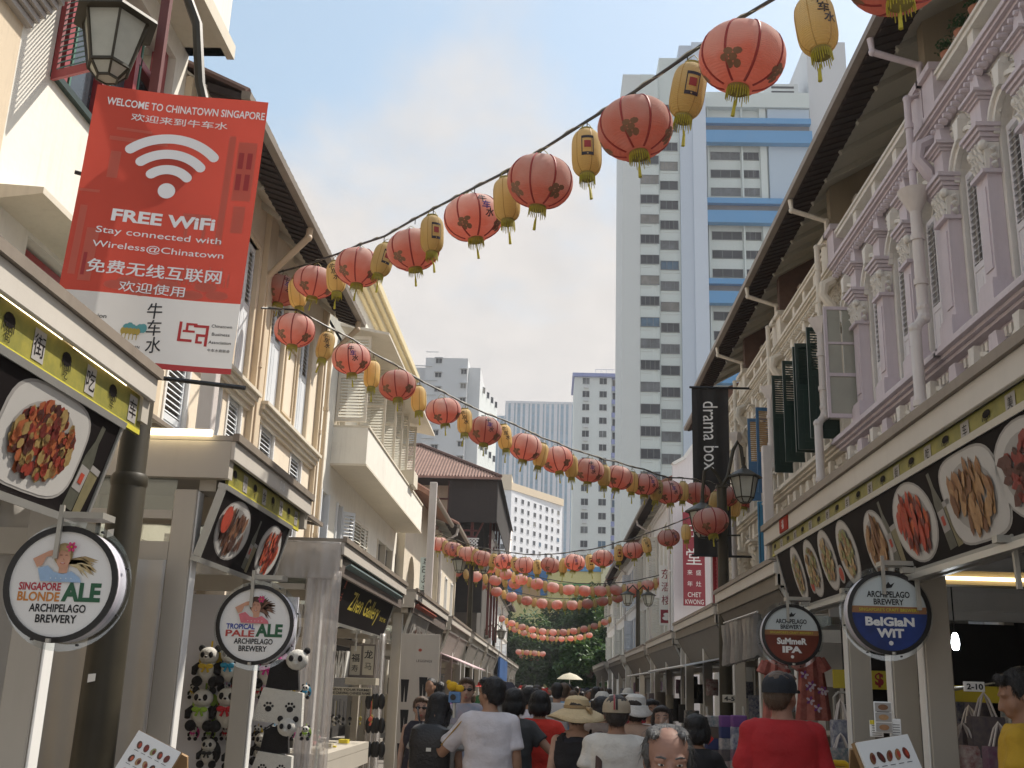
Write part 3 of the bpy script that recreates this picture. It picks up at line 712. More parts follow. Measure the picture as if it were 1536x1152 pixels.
# roofs of houses one and two
def left_house(label, y0, y1, mw, wins, pane_tint):
    rt = root('shophouse', label, 'building', (-5, (y0 + y1) / 2, 0), group='peach shophouses on the left of the street')
    w = FB(-1, 5.0, mw); a = y0
    for (u0, u1) in wins:
        w.fbox(a, u0, 6.15, 8.5, -.3, 0); a = u1
    w.fbox(a, y1, 6.15, 8.5, -.3, 0); w.fbox(y0, y1, 8.5, 9.4, -.3, 0); w.fbox(y0, y1, 5.9, 6.15, -.3, 0)
    a = y0
    for (u0, u1) in wins: w.fbox(a, u0 + .05, 4.2, 5.9, -.3, 0); a = u1 - .05
    w.fbox(a, y1, 4.2, 5.9, -.3, 0); w.fbox(y0, y1, 3.2, 4.2, -.3, 0)
    for u in (y0 + .2, y1 - .2, (y0 + y1) / 2): w.fbox(u - .2, u + .2, 0, 3.2, -.3, 0)
    w.box(-11, -5.3, y0, y0 + .2, 0, 10.2); w.box(-11, -5.3, y1 - .2, y1, 0, 10.2)
    w.use(m_room).fbox(y0, y1, 0, 9, -1.8, -1.7)
    w.build('wall', rt)
    c = FB(-1, 5.0, m_buff); c.mould(y0 + .25, y1 - .25, [(5.78, 5.86, .06), (5.863, 5.94, .12), (5.943, 6.02, .17), (6.023, 6.08, .22)]); c.build('string_course', rt)
    p = FB(-1, 5.0, m_tan); p.fbox(y0 - .0, y0 + .24, 3.0, 9.3, .003, .10); p.fbox(y1 - .24, y1, 3.0, 9.3, .003, .10); p.build('pilaster', rt)
    for (u0, u1) in wins:
        f = FB(-1, 5.0, m_tan); f.fbox(u0 - .07, u0 + .01, 6.1, 8.55, -.1, .035); f.fbox(u1 - .01, u1 + .07, 6.1, 8.55, -.1, .035); f.fbox(u0 - .07, u1 + .07, 8.5, 8.58, -.1, .04); wo = f.build('window', rt)
        m_ = (u0 + u1) / 2
        for q, (a, b) in enumerate(((u0 + .02, m_ - .005), (m_ + .005, u1 - .02))):
            shutter(wo, (-5.06, a, 6.12), (0, 1, 0), (1, 0, 0), b - a, 2.36, m_coldwhite, m_coldwhite, .45, slat=.075, midrail=False)
        lo = FB(-1, 5.0, m_whitep); lo.fbox(u0, u0 + .06, 4.2, 5.88, -.2, .02); lo.fbox(u1 - .06, u1, 4.2, 5.88, -.2, .02); lo.fbox(u0, u1, 5.82, 5.9, -.2, .02)
        l2 = lo.build('window', rt)
        shutter(l2, (-5.05, u0 + .07, 4.2), (0, 1, 0), (1, 0, 0), (u1 - u0) - .14, 1.6, m_coldwhite, m_coldwhite, .6, slat=.075, midrail=False)
    for i in range(len(wins) - 1):
        a, b = wins[i][1] + .22, wins[i + 1][0] - .22
        if b - a < .3: continue
        q = FB(-1, 5.0, m_tan)
        for (c0, c1, d0, d1) in ((a, a + .04, 6.35, 7.6), (b - .04, b, 6.35, 7.6), (a, b, 6.31, 6.35), (a, b, 7.6, 7.64)): q.fbox(c0, c1, d0, d1, .003, .03)
        q.build('wall_panel', rt)
    eaves(rt, -1, 5.0, y0, y1, 8.95, 4.2, 5.0, 11, m_tiledk, mat('white soffit board', (.55, .52, .45), .7, .05, 2), rise=.62, joist=1.1)
    downpipe(rt, [(-4.2, y1 - .35, 9.0), (-4.22, y1 - .35, 8.8), (-4.93, y1 - .12, 8.15), (-4.93, y1 - .1, 3.0)], .06, mat('tan downpipe', (.55, .43, .30), .5, .08, 3))
    return rt
left_house('peach shophouse behind the wifi banner, with white shutters', 12.4, 16.9, m_peach, [(13.0, 13.9), (14.4, 15.3), (15.6, 16.4)], 0)
left_house('peach shophouse right of the wifi banner, two white shuttered windows over a long sill', 16.9, 21.7, m_peach, [(17.5, 18.5), (19.7, 20.7)], 0)
# cream house with the jettied balcony
h3 = root('shophouse', 'cream house with a long jettied balcony and open white louvred shutters', 'building', (-5, 28, 0))
w = FB(-1, 5.0, m_whitewall); w.fbox(24.4, 34.5, 9.3, 11.5, -.3, 0)
w.box(-13, -5.3, 21.7, 21.9, 0, 9.3); w.box(-13, -5.3, 24.4, 24.6, 9.3, 11.5); w.box(-9, -5.0, 21.9, 24.4, 9.2, 9.3); w.box(-13, -5.0, 34.3, 34.5, 0, 9.3)
wy3 = [23.5, 26.2, 28.1, 29.4, 30.7, 32.4]; a = 21.7
for y in wy3[::2]: w.fbox(a, y, 7.2, 9.3, -.3, 0); a = y + 1.1
w.fbox(a, 34.5, 7.2, 9.3, -.3, 0); w.fbox(21.7, 34.5, 6.3, 7.2, -.3, 0); w.fbox(21.7, 34.5, 5.6, 6.3, -.3, -.003)
a = 21.7
dz = [(22.6, 23.5), (24.4, 25.1), (26.2, 28.4), (30.6, 33.6)]
for (u0, u1) in dz: w.fbox(a, u0, 3.2, 5.6, -.3, 0); a = u1
w.fbox(a, 34.5, 3.2, 5.6, -.3, 0)
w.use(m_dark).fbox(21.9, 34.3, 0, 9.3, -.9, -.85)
for u in (22, 25.5, 29.5, 34): w.use(m_buff).fbox(u - .2, u + .2, 0, 3.2, -.3, 0)
w.build('wall', h3)
c = FB(-1, 5.0, mat('yellow cream moulding', (.66, .57, .36), .65, .06, 2, streak=.2)); c.mould(24.45, 34.5, [(11.0, 11.12, .10), (11.123, 11.3, .22), (11.303, 11.42, .34), (11.423, 11.62, .42), (11.623, 11.7, .25)]); c.build('parapet_moulding', h3)
j = FB(-1, 5.0, m_whitewall); j.fbox(23.4, 34.2, 6.32, 7.15, .0, .8); j.build('balcony', h3)
j = FB(-1, 5.0, m_buff); j.fbox(23.38, 34.22, 6.27, 6.317, .0, .82); j.fbox(23.4, 34.2, 7.153, 7.2, .0, .83); j.fbox(30.6, 31.5, 7.2, 7.62, .45, .95); j.build('balcony_slab', h3)
j = FB(-1, 5.0, m_creamtrim); j.prism([(0, 9.55), (0, 9.62), (1.15, 9.40), (1.15, 9.34)], lambda u, v, d: (-(5.0 - u), d, v), 23.3, 33.6); j.build('canopy', h3)
for i, y in enumerate(wy3):
    shutter(h3, (-4.98, y - .02, 7.3), (1, 0, 0), (0, -1, 0), .70, 2.05, m_creamtrim, m_louvre, .97, panels=False, slat=.07, name='open_shutter')
for y in wy3[::2]:
    f = FB(-1, 5.0, m_creamtrim); f.fbox(y, y + .06, 7.2, 9.3, -.2, .03); f.fbox(y + 1.04, y + 1.1, 7.2, 9.3, -.2, .03); f.fbox(y + .52, y + .58, 7.2, 9.3, -.2, 0); f.fbox(y + .06, y + 1.04, 9.22, 9.3, -.2, .03); wo = f.build('window', h3)
    f = FB(-1, 5.0, m_winglass); f.fbox(y + .06, y + 1.04, 7.2, 9.22, -.16, -.14); f.build('pane', wo)
for (u0, u1) in dz[:2]:
    f = FB(-1, 5.0, m_coldwhite)
    for q in (u0, u1 - .09): f.fbox(q, q + .09, 3.4, 5.6, -.2, .04)
    f.fbox(u0 + .09, u0 + .35, 3.4, 5.55, -.1, -.06); wo = f.build('window', h3)
f = FB(-1, 5.0, m_creamtrim); u0, u1 = dz[3]
for q in (u0, (u0 + u1) / 2 - .04, u1 - .08): f.fbox(q, q + .08, 3.4, 5.6, -.2, .03)
wo = f.build('window', h3); f = FB(-1, 5.0, m_winglass); f.fbox(u0 + .08, u1 - .08, 3.4, 5.6, -.16, -.14); f.build('pane', wo)
for k in range(2): shutter(h3, (-4.95, 26.25 + k * 1.08, 3.45), (.05, 1, 0), (1, -.05, 0), 1.0, 2.1, m_creamtrim, m_louvre, .95, panels=False, slat=.08)
shutter(h3, (-4.97, 25.12, 3.5), (.5, .5, 0), (.5, -.5, 0), .35, 2.0, m_coldwhite, m_coldwhite, .9, panels=False, slat=.08)
downpipe(h3, [(-4.88, 21.95, 9.0), (-4.88, 21.95, 3)], .05, m_tan)
# roof-top box behind the eaves
b = MB(m_gutter); b.box(-6.6, -5.9, 18.6, 19.6, 11.2, 12.2); b.box(-6.65, -5.85, 18.55, 19.65, 12.2, 12.28)
tag(b.build('roof_tank'), 'small grey tank box peeping over the left eaves', 'tank')
# small gabled house and sloping porch roof
h4 = root('shophouse', 'small grey rendered house with an arched opening below a sloping porch roof', 'building', (-5, 38, 0))
w = FB(-1, 4.75, m_cream)
w.arch(34.6, 41, 3.3, 6.6, 36.6, .9, 4.9, -.3, 0); w.fbox(34.6, 41, 0, 3.3, -.3, 0); w.fbox(34.6, 41, 6.6, 8.1, -.3, 0); w.use(m_dark).fbox(34.6, 41, 0, 8, -.9, -.8); w.build('wall', h4)
r = MB(m_tile); r.prism([(-8, 9.8), (-8, 9.95), (-3.9, 7.7), (-3.9, 7.55)], lambda u, v, d: (u, d, v), 35.2, 41.2)
for k in range(24): r.tube([(-8, 35.3 + k * .25, 9.97), (-3.9, 35.3 + k * .25, 7.72)], .06, 6)
r.build('roof', h4); g = MB(m_gutter); g.tube([(-3.85, 35.2, 7.55), (-3.85, 41.2, 7.55)], .08, 8); g.build('gutter', h4)
# ---- corner pavilion with hipped tiled roof
pv = root('pavilion_house', 'dark timber corner house with hipped brown tile roof and white lattice balcony', 'building', (-6, 56, 0))
m_maroon = mat('maroon timber', (.14, .035, .03), .6, .15, 3)
m_net = mat('dark netting', (.045, .038, .034), .8, .3, 2.5, alpha=.82)
w = MB(m_cream)
f = FB(-1, 0, m_cream)
class FY(MB):
    """wall facing the camera: u along x, v up, d towards the camera"""
    def __init__(s, Yw, *m): MB.__init__(s, *m); s.Yw = Yw
    def P(s, u, v, d): return (u, s.Yw - d, v)
    def fbox(s, u0, u1, v0, v1, d0, d1): return s.box(u0, u1, s.Yw - d0, s.Yw - d1, v0, v1)
    fpoly = FB.fpoly; arch = FB.arch; archband = FB.archband; mould = FB.mould; ftube = FB.ftube
w = FY(51.5, m_cream); w.arch(-8, -5.55, 7.6, 11.0, -6.45, .62, 9.6, -.3, 0); w.fbox(-5.55, -4.95, 5, 11.0, -.3, .02); w.fbox(-8, -5.55, 5, 7.6, -.3, 0)
w.use(m_dark).fbox(-8, -3.3, 5, 11, -.8, -.7); w.use(m_room).box(-10, -3.5, 52.3, 66, 0, 10.8); w.build('wall', pv)
t = FY(51.5, m_maroon)
t.archband(-6.45, 9.6, .64, .70, .01, .05); t.archband(-6.45, 9.6, .86, .92, .01, .05)
for (a, b) in ((-5.47, -5.43), (-5.07, -5.03), (-5.75, -5.70), (-5.85, -5.81)): t.fbox(a, b, 7.7, 9.7, .03, .05)
t.fbox(-5.47, -5.03, 9.66, 9.7, .05, .07); t.fbox(-5.6, -4.9, 10.3, 10.38, .03, .07); t.build('painted_trim', pv)
t = MB(m_maroon)
for x in (-4.9, -3.75): t.box(x - .07, x + .07, 50.2, 50.34, 4, 11)
for y in (53, 56, 59, 62): t.box(-3.1, -2.98, y, y + .12, 4, 11)
t.box(-5, -3.5, 50.2, 50.3, 8.28, 8.4); t.box(-5, -3.5, 50.2, 50.3, 8.62, 8.7); t.bar((-3.6, 50.3, 8.3), (-2.6, 50.3, 10.4), .08); t.box(-3.3, -3.2, 50.2, 66, 7.2, 7.35)
t.build('timber_post', pv)
l = MB(m_whitep)
for k in range(9): x = -4.85 + k * .16; l.bar((x, 50.18, 7.75), (x + .5 if x + .5 < -3.45 else -3.45, 50.18, 7.75 + (min(x + .5, -3.45) - x)), .05, .03, (0, 1, 0)); l.bar((x, 50.16, 8.25), (x + .5 if x + .5 < -3.45 else -3.45, 50.16, 8.25 - (min(x + .5, -3.45) - x)), .05, .03, (0, 1, 0))
l.box(-4.9, -3.4, 50.12, 50.22, 8.25, 8.3); l.box(-4.9, -3.4, 50.12, 50.22, 7.66, 7.74); l.build('lattice', pv)
nt_ = MB(m_net); nt_.box(-4.9, -2.6, 49.85, 49.9, 9.0, 11.0); nt_.box(-2.62, -2.58, 49.9, 66, 9.1, 11.0); nt_.box(-4.9, -3.85, 51.0, 51.05, 7.6, 9.0); nt_.build('netting', pv)
r = MB(mat('pinkish roof tile', (.30, .17, .13), .75, .2, 3, col2=(.40, .25, .20)))
E0 = V((-2.45, 49.6, 11.12)); E1 = V((-11, 49.6, 11.12)); A = V((-6.9, 54.5, 13.6)); Bq = V((-11, 54.5, 13.6)); E2 = V((-2.45, 67, 11.12)); A2 = V((-6.9, 63, 13.6))
r.add([E0, E1, Bq, A], [(0, 3, 2, 1)]); r.add([E0, E2, A2, A], [(0, 1, 2, 3)]); r.add([E0 - V((0, 0, .12)), E1 - V((0, 0, .12)), E1, E0], [(0, 3, 2, 1)]); r.build('roof', pv)
rb = MB(m_tiledk)
for k in range(56):
    x = -2.5 - k * .15; tt = min(1, (-2.45 - x) / 4.45); p0 = V((x, 49.6, 11.15)); p1 = V((x, 49.6 + 4.9 * tt, 11.15 + 2.48 * tt)); rb.tube([p0, p1], .032, 5)
rb.tube([E0 + V((0, 0, .05)), A + V((0, 0, .08))], .10, 6); rb.tube([A + V((0, 0, .08)), Bq + V((0, 0, .08))], .1, 6); rb.build('roof_ribs', pv, kind='stuff')
u = MB(m_tileund); u.add([(-2.4, 49.55, 11.0), (-11, 49.55, 11.0), (-11, 67, 11.0), (-2.4, 67, 11.0)], [(0, 1, 2, 3)]); u.build('eaves_boards', pv)
lv = MB(m_plaster)
for q in range(4):
    for k in range(3): y = 53.5 + k * 3.6; lv.obox((-3.05, y + 1.3, 7.75 + q * .42), (0, 1, 0), V((.5, 0, .8)).normalized(), V((.8, 0, -.5)).normalized(), 2.6, .36, .03)
lv.build('slanted_louvre', pv, kind='stuff')
downpipe(pv, [(-2.5, 66, 10.9), (-2.5, 64, 8.8), (-3.1, 56, 7.7)], .08, m_pipe)
# ---- pale houses beyond
wy = 67.5
for i, L in enumerate((9, 11, 12)):
    plain_house(['first pale shuttered house beyond the corner pavilion, left side', 'middle pale shuttered house beyond the corner pavilion, left side', 'last pale shuttered house beyond the corner pavilion, left side'][i], -1, 3.9, wy, wy + L, 8.2, (m_whitep, m_whitewall, m_plaster)[i], m_coldwhite, 4, [(3.6, 5.0), (5.8, 7.4)], group='pale houses on the far left of the street', ze=8.2)
    wy += L
# near pavilion: white frame house 41-50
plain_house('tan shuttered house between the porch roof and the corner pavilion', -1, 4.4, 41.3, 49.4, 7.4, m_cream, m_whitep, 3, [(4.0, 5.9)], group=None, ze=7.5)
# ================================================================ MARKET STALLS
FOODS = {'chunks': [(.13, .015, .01), (.24, .03, .015), (.33, .09, .03), (.06, .015, .01), (.30, .20, .07)], 'ribs': [(.12, .05, .03), (.22, .10, .05), (.07, .03, .02)],
         'red': [(.45, .06, .03), (.55, .12, .05), (.16, .03, .02)], 'fry': [(.32, .16, .07), (.42, .24, .11), (.20, .09, .04)], 'dark': [(.06, .02, .015), (.11, .04, .03), (.25, .04, .03)], 'pale': [(.5, .36, .18), (.38, .22, .1), (.3, .3, .12)]}
def fm(i, k): return mat('food print %s' % ('abcdefgh'[i] + k), FOODS[k][i], .5, .25, 30)
m_plate = mat('white plate print', (.52, .50, .47), .5, .05, 6); m_platesh = mat('grey plate rim print', (.34, .32, .30), .5, .05, 6)
m_signbg = mat('dark sign print', (.012, .009, .009), .6, .3, 3, spec=.1)
def dish(pn, mb, cu, cv, ru, rv, kind, rot=0., n=60, square=False):
    mb.use(m_platesh)
    if square: 
        P = [(cu + (ru * 1.0) * math.copysign(abs(cos(t)) ** .55, cos(t)) * cos(rot) - rv * math.copysign(abs(sin(t)) ** .55, sin(t)) * sin(rot), cv + ru * math.copysign(abs(cos(t)) ** .55, cos(t)) * sin(rot) + rv * math.copysign(abs(sin(t)) ** .55, sin(t)) * cos(rot)) for t in [2 * pi * k / 32 for k in range(32)]]
        pn.poly(mb, P, 1); mb.use(m_plate); pn.poly(mb, [(cu + (u - cu) * .95, cv + (v - cv) * .95) for u, v in P], 2)
    else: pn.ell(mb, cu, cv, ru, rv, 1, 30, rot); mb.use(m_plate); pn.ell(mb, cu, cv, ru * .95, rv * .95, 2, 30, rot)
    mb.use(m_platesh); pn.ell(mb, cu, cv, ru * .74, rv * .74, 3, 26, rot)
    for k in range(n):
        a = random.uniform(0, 6.28); q = sqrt(random.random()) * .66; u = cu + ru * q * cos(a); v = cv + rv * q * sin(a)
        mb.use(fm(random.randrange(len(FOODS[kind])), kind)); s = min(ru, rv) * random.uniform(.07, .16); e = random.uniform(1, 3.2) if kind in ('ribs', 'dark', 'fry', 'red') else random.uniform(.8, 1.3)
        ro = random.uniform(-.5, .5) + (1.3 if kind in ('ribs', 'fry', 'red') else 0) if kind != 'chunks' else random.uniform(0, 3)
        m = 6; pn.poly(mb, [(u + s * e * cos(t) * cos(ro) * random.uniform(.8, 1.1) - s * sin(t) * sin(ro), v + s * e * cos(t) * sin(ro) + s * sin(t) * cos(ro)) for t in [2 * pi * j / m for j in range(m)]], 4 + (k % 8))
def bottle(pn, mb, cu, cv, h, rot=-.35):
    c, q = cos(rot), sin(rot)
    def T(u, v): return (cu + u * c - v * q, cv + u * q + v * c)
    r = h * .13
    mb.use(mat('bottle glass print', (.10, .10, .075), .4, .3, 20)); pn.poly(mb, [T(-r, -h * .5), T(r, -h * .5), T(r, h * .1), T(r * .4, h * .3), T(r * .4, h * .5), T(-r * .4, h * .5), T(-r * .4, h * .3), T(-r, h * .1)], 1)
    mb.use(m_platesh); pn.poly(mb, [T(-r * .9, -h * .28), T(r * .9, -h * .28), T(r * .9, 0), T(-r * .9, 0)], 2)
    mb.use(fm(0, 'red')); pn.poly(mb, [T(-r * .4, -h * .2), T(r * .4, -h * .2), T(r * .4, -h * .08), T(-r * .4, -h * .08)], 3)
    mb.use(mat('beer glass print', (.22, .19, .10), .4, .2, 20)); pn.poly(mb, [T(r * 1.2, -h * .52), T(r * 2.6, -h * .52), T(r * 2.9, h * .05), T(r * 1.0, h * .05)], 1)
    mb.use(m_platesh); pn.poly(mb, [T(r * 1.0, h * .0), T(r * 2.9, h * .0), T(r * 2.9, h * .07), T(r * 1.0, h * .07)], 2)
m_pelm = mat('yellow green pelmet print', (.44, .38, .06), .5, .3, 9, col2=(.16, .16, .03))
m_pelmb = mat('bright yellow band', (.62, .55, .05), .5, .2, 6)
def pelmet(rt, s, x, y0, y1, z0, z1, chars):
    """vertical yellow print strip; reads from the near end on the left side, from the far end on the right side"""
    b = MB(m_pelm); b.box(s * x, s * (x + .02), y0, y1, z0, z1); o = b.build('pelmet', rt)
    if s < 0: pn = Panel((s * x, y0, z0), (0, 1, 0), (0, 0, 1))
    else: pn = Panel((s * x, y1, z0), (0, -1, 0), (0, 0, 1))
    L = y1 - y0; h = z1 - z0; g = MB(m_pelmb); pn.rect(g, 0, L, 0, h * .13, 1); g.build('yellow_band', o)
    g = MB(m_platesh, m_signbg); n = max(2, int(L / .27))
    for k in range(n):
        u = L * (k + .5) / n
        if k % 2: g.use(m_platesh); pn.rect(g, u - .055, u + .055, h * .2, h * .88, 2); g.use(m_signbg); pn.text(g, chars[k % len(chars)], u, h * .54, h=h * .48, l=3)
        else:
            g.use(m_signbg); pn.ell(g, u, h * .66, .05, h * .16, 2, 10); pn.text(g, chars[(k + 1) % len(chars)], u, h * .33, h=h * .26, l=3); 
            for q in range(5): pn.rect(g, u - .05 + q * .022, u - .042 + q * .022, h * .42, h * .6, 3)
    g.build('pelmet_characters', o, kind='stuff')
    return o
def kiosk(label, s, xf, y0, y1, zt, depth=1.9, posts=(), end_near=True, fasc=m_stallw, lo=2.2, tr=True):
    rt = root('market_stall', label, 'market stall', (s * xf, y0, 0), group='market stalls lining the street')
    r = MB(mat('stall roof sheet', (.30, .27, .23), .6, .1, 2, streak=.2)); r.box(s * (xf + .01), s * (xf + depth), y0, y1, zt - .012, zt + .025); r.build('roof', rt)
    f = MB(fasc); f.box(s * xf, s * (xf + .03), y0, y1, zt - .15, zt - .015); f.build('fascia', rt, bevel=.004)
    f = MB(m_gutter); f.box(s * (xf - .025), s * (xf + .02), y0 - .01, y1 + .01, zt - .015, zt + .04); f.build('drip_edge', rt)
    b = MB(m_stall); b.box(s * (xf + .14), s * (xf + .26), y0 + .103, y1 - .103, zt - .36, zt - .013); b.build('front_beam', rt)
    for yy in ((y0,) if end_near else ()) + (y1 - .1,):
        b = MB(m_stall); b.box(s * (xf + .03), s * (xf + depth), yy, yy + .1, zt - .28, zt - .016); b.build('end_beam', rt)
    for p in posts:
        b = MB(m_stall); b.box(s * (xf + .25), s * (xf + .41), p, p + .13, 0, zt - .36); 
        b.use(m_whitep).box(s * (xf + .235), s * (xf + .249), p + .01, p + .12, 0, zt - .37); b.build('post', rt, bevel=.006)
    for p in (y0 + .02, y1 - .14):
        b = MB(m_stall); b.box(s * (xf + depth - .14), s * (xf + depth), p, p + .12, 0, zt - .02); b.build('rear_post', rt)
        if tr:
            b = MB(m_stall); b.box(s * (xf + .41), s * (xf + depth - .14), p + .02, p + .1, lo, lo + .14); b.box(s * (xf + .41), s * (xf + depth - .14), p + .02, p + .09, lo + .3, lo + .36); b.build('transom', rt)
            b = MB(m_paleglass); b.box(s * (xf + .41), s * (xf + depth - .14), p + .05, p + .058, lo + .36, zt - .28); b.build('pane', rt)
    b = MB(m_stall); b.box(s * (xf + depth - .1), s * (xf + depth - .03), y0, y1, lo, lo + .14); b.build('transom', rt)
    return rt
def signboard(rt, s, xf, y0, y1, zt, zb, tilt=.12, th=.035, m=m_signbg, name='signboard', frame=m_alu):
    """board hung under the fascia with its foot set back; returns its Panel"""
    top = V((s * xf, y0, zt)); U = V((-s * tilt, 0, zt - zb)).normalized() if False else (V((s * xf, 0, zt)) - V((s * (xf + tilt), 0, zb))).normalized()
    H = (V((s * xf, 0, zt)) - V((s * (xf + tilt), 0, zb))).length; L = y1 - y0
    R = V((0, 1, 0)) if s < 0 else V((0, -1, 0)); Nn = R.cross(U).normalized()
    O = V((s * (xf + tilt), y0 if s < 0 else y1, zb))
    b = MB(m); b.obox(O + R * L / 2 + U * H / 2 - Nn * th / 2, R, U, Nn, L, H, th); o = b.build(name, rt)
    if frame:
        f = MB(frame)
        for c, a, ln in ((O + R * L / 2 - U * .02, R, L + .06), (O + R * L / 2 + U * (H + .012), R, L + .06)): f.obox(c - Nn * th / 2, a, U, Nn, ln, .035, th + .03)
        for c in (O - R * .015 + U * H / 2, O + R * (L + .015) + U * H / 2): f.obox(c - Nn * th / 2, R, U, Nn, .022, H, th + .02)
        f.build('sign_frame', o)
    return Panel(O, R, U), o, L, H
def hanger(x, y, z, s):
    b = MB(m_steel); b.box(x - .08, x + .05, y - .04, y + .02, z, z + .035); b.bar((x, y - .03, z + .04), (x, y - .05, z - .22), .022, .022); return b
C4 = '牛车水美食街小吃'
# ---------------- left stall 1
k1 = kiosk('nearest left food stall, big framed picture of chili chicken under its white fascia', -1, 2.25, .6, 5.75, 3.23, 2.0, posts=(5.33,))
pelmet(k1, -1, 2.30, .7, 5.70, 2.88, 3.09, C4)
pn, o, L, H = signboard(k1, -1, 2.29, .7, 5.42, 2.86, 2.36, .13)
g = MB(m_plate); dish(pn, g, 4.02, H * .52, .42, .245, 'chunks', 0, 330, True); dish(pn, g, 2.95, H * .5, .44, .27, 'fry', 0, 90); dish(pn, g, 1.4, H * .5, .5, .24, 'ribs', 0, 60); bottle(pn, g, 4.52, H * .48, H * .86, -.12); g.build('food_picture', o, kind='stuff')
t = MB(m_tube)
for y in (3.0, 4.1, 4.9): t.box(-2.36, -2.33, y, y + .62, 3.11, 3.135)
t.build('tube_light', k1)
# ---------------- left stall 2
k2 = kiosk('second left stall selling panda bags, meat plates on its sign', -1, 2.25, 7.32, 9.85, 3.23, 2.1, posts=(7.36, 9.25), lo=2.36)
pelmet(k2, -1, 2.30, 7.4, 9.62, 2.90, 3.08, C4[::-1])
pn, o, L, H = signboard(k2, -1, 2.30, 7.36, 9.3, 2.88, 2.40, .13)
g = MB(m_plate); dish(pn, g, .48, H * .52, .40, .22, 'ribs', 0, 60); g.use(fm(0, 'red')); pn.ell(g, .2, H * .62, .10, .10, 14); bottle(pn, g, 1.05, H * .46, H * .8, -.1); dish(pn, g, 1.55, H * .48, .33, .22, 'red', 0, 80); g.build('food_picture', o, kind='stuff')
t = MB(m_tube); t.box(-3.3, -2.42, 7.27, 7.31, 3.245, 3.285); t.build('tube_light', k2)
q = MB(m_red); q.box(-2.262, -2.252, 8.55, 8.9, 3.09, 3.21); q.use(m_white)
Panel((-2.252, 8.55, 3.09), (0, 1, 0), (0, 0, 1)).text(q, '018', .17, .06, h=.07); q.build('stall_number_plate', k2)
# grey tarpaulins hung inside the first two stalls
def drape(name, label, p0, p1, zt, zb, mt, amp=.05, waves=7, seed=1, gather=0., cat='tarpaulin', sway=0., nx=70):
    rnd = random.Random(seed); p0 = V(p0); p1 = V(p1); d = (p1 - p0); L = d.length; d.normalize(); nn = V((-d.y, d.x, 0)); nz = 14; R = []
    ph = [rnd.uniform(0, 6) for _ in range(4)]
    for j in range(nz + 1):
        f = j / nz; row = []
        for i in range(nx + 1):
            t = i / nx; u = (t - .5) * (1 - gather * (1 - (2 * f - 1) ** 2) if gather else 1) + .5
            a = amp * (.35 + f) * (sin(t * waves * 6.28 + ph[0] + f * 1.5) * .6 + sin(t * waves * 2.3 * 6.28 + ph[1] - f) * .3 + sin(t * 3 + ph[2]) * .5)
            row.append(p0 + d * (u * L + sway * f) + nn * a + V((0, 0, zt + (zb - zt) * f)))
        R.append(row)
    mb = MB(mt); mb.rings(R, caps=False, closed=False); o = mb.build(name)
    m = o.modifiers.new('thickness', 'SOLIDIFY'); m.thickness = .004
    if label: tag(o, label, cat)
    return o
drape('tarpaulin', 'grey tarpaulin hanging behind the big round beer sign at the left edge', (-4.6, 5.6, 0), (-2.75, 5.75, 0), 2.5, .1, m_tarp, .06, 5, 3)
drape('tarpaulin', 'grey tarpaulin closing the side between the lamp post and the panda stall', (-4.4, 7.2, 0), (-2.62, 7.25, 0), 2.36, .1, m_tarp, .05, 4, 5)
drape('curtain', 'bunched grey curtain tied at the corner of the panda stall', (-3.15, 7.5, 0), (-2.72, 7.6, 0), 2.4, .2, m_tarp, .05, 3, 8, cat='curtain', sway=-.25, nx=30)
# ---------------- left stall 3 : gallery
k3 = kiosk('third left stall with a dark gallery sign and clear plastic sheets at its sides', -1, 2.25, 11.6, 16.9, 3.08, 2.0, posts=(11.75, 16.4), lo=2.25)
q = MB(m_stalldk); q.box(-2.34, -2.30, 11.65, 16.8, 2.72, 2.93); q.build('brown_valance', k3)
pn, o, L, H = signboard(k3, -1, 2.33, 11.85, 16.3, 2.80, 2.27, .16)
g = MB(mat('yellow sign paint', (.62, .50, .05), .5, .1)); pn.text(g, 'Zhen Gallery', L * .52, H * .46, w=L * .52, h=H * .55, shear=.3, bold=.008); pn.text(g, 'SINCE 1986', L * .88, H * .40, w=L * .12, h=H * .10); g.use(m_redpale); 
for k, ch in enumerate('真书画'): pn.text(g, ch, L * .13, H * (.78 - .27 * k), h=H * .2)
g.build('lettering', o)
aw = MB(mat('faded teal awning', (.20, .27, .27), .7, .1, 3)); aw.prism([(2.24, 2.86), (2.24, 2.875), (2.36, 2.80), (2.36, 2.785)], lambda u, v, d: (-u, d, v), 12.0, 16.4); aw.build('rolled_awning', k3)
for y in (12.4, 13.9, 15.3): hanger(-2.45, y, 2.2, -1).build('bracket', k3)
# ---------------- left stall 4
k4 = kiosk('fourth left stall with a faded picture sign and a grey sign beside it', -1, 2.25, 18.2, 24.2, 3.12, 2.0, posts=(18.4, 21.2, 23.9), lo=2.3)
q = MB(m_stalldk); q.box(-2.34, -2.30, 18.3, 24.1, 2.76, 2.96); q.build('brown_valance', k4)
pn, o, L, H = signboard(k4, -1, 2.33, 18.5, 21.1, 2.8, 2.25, .16, m=mat('faded sign film', (.30, .28, .26), .35, .3, 4))
g = MB(m_plate)
for k in range(40): g.use(random.choice([m_platesh, m_plate, fm(0, 'ribs'), fm(1, 'fry'), m_flap])); u = random.uniform(.1, L - .1); v = random.uniform(.04, H * .6); pn.ell(g, u, v, random.uniform(.03, .12), random.uniform(.02, .07), 1 + k % 9, 8)
g.build('faded_picture', o, kind='stuff')
signboard(k4, -1, 2.33, 21.2, 24.0, 2.8, 2.25, .16, m=m_flap)
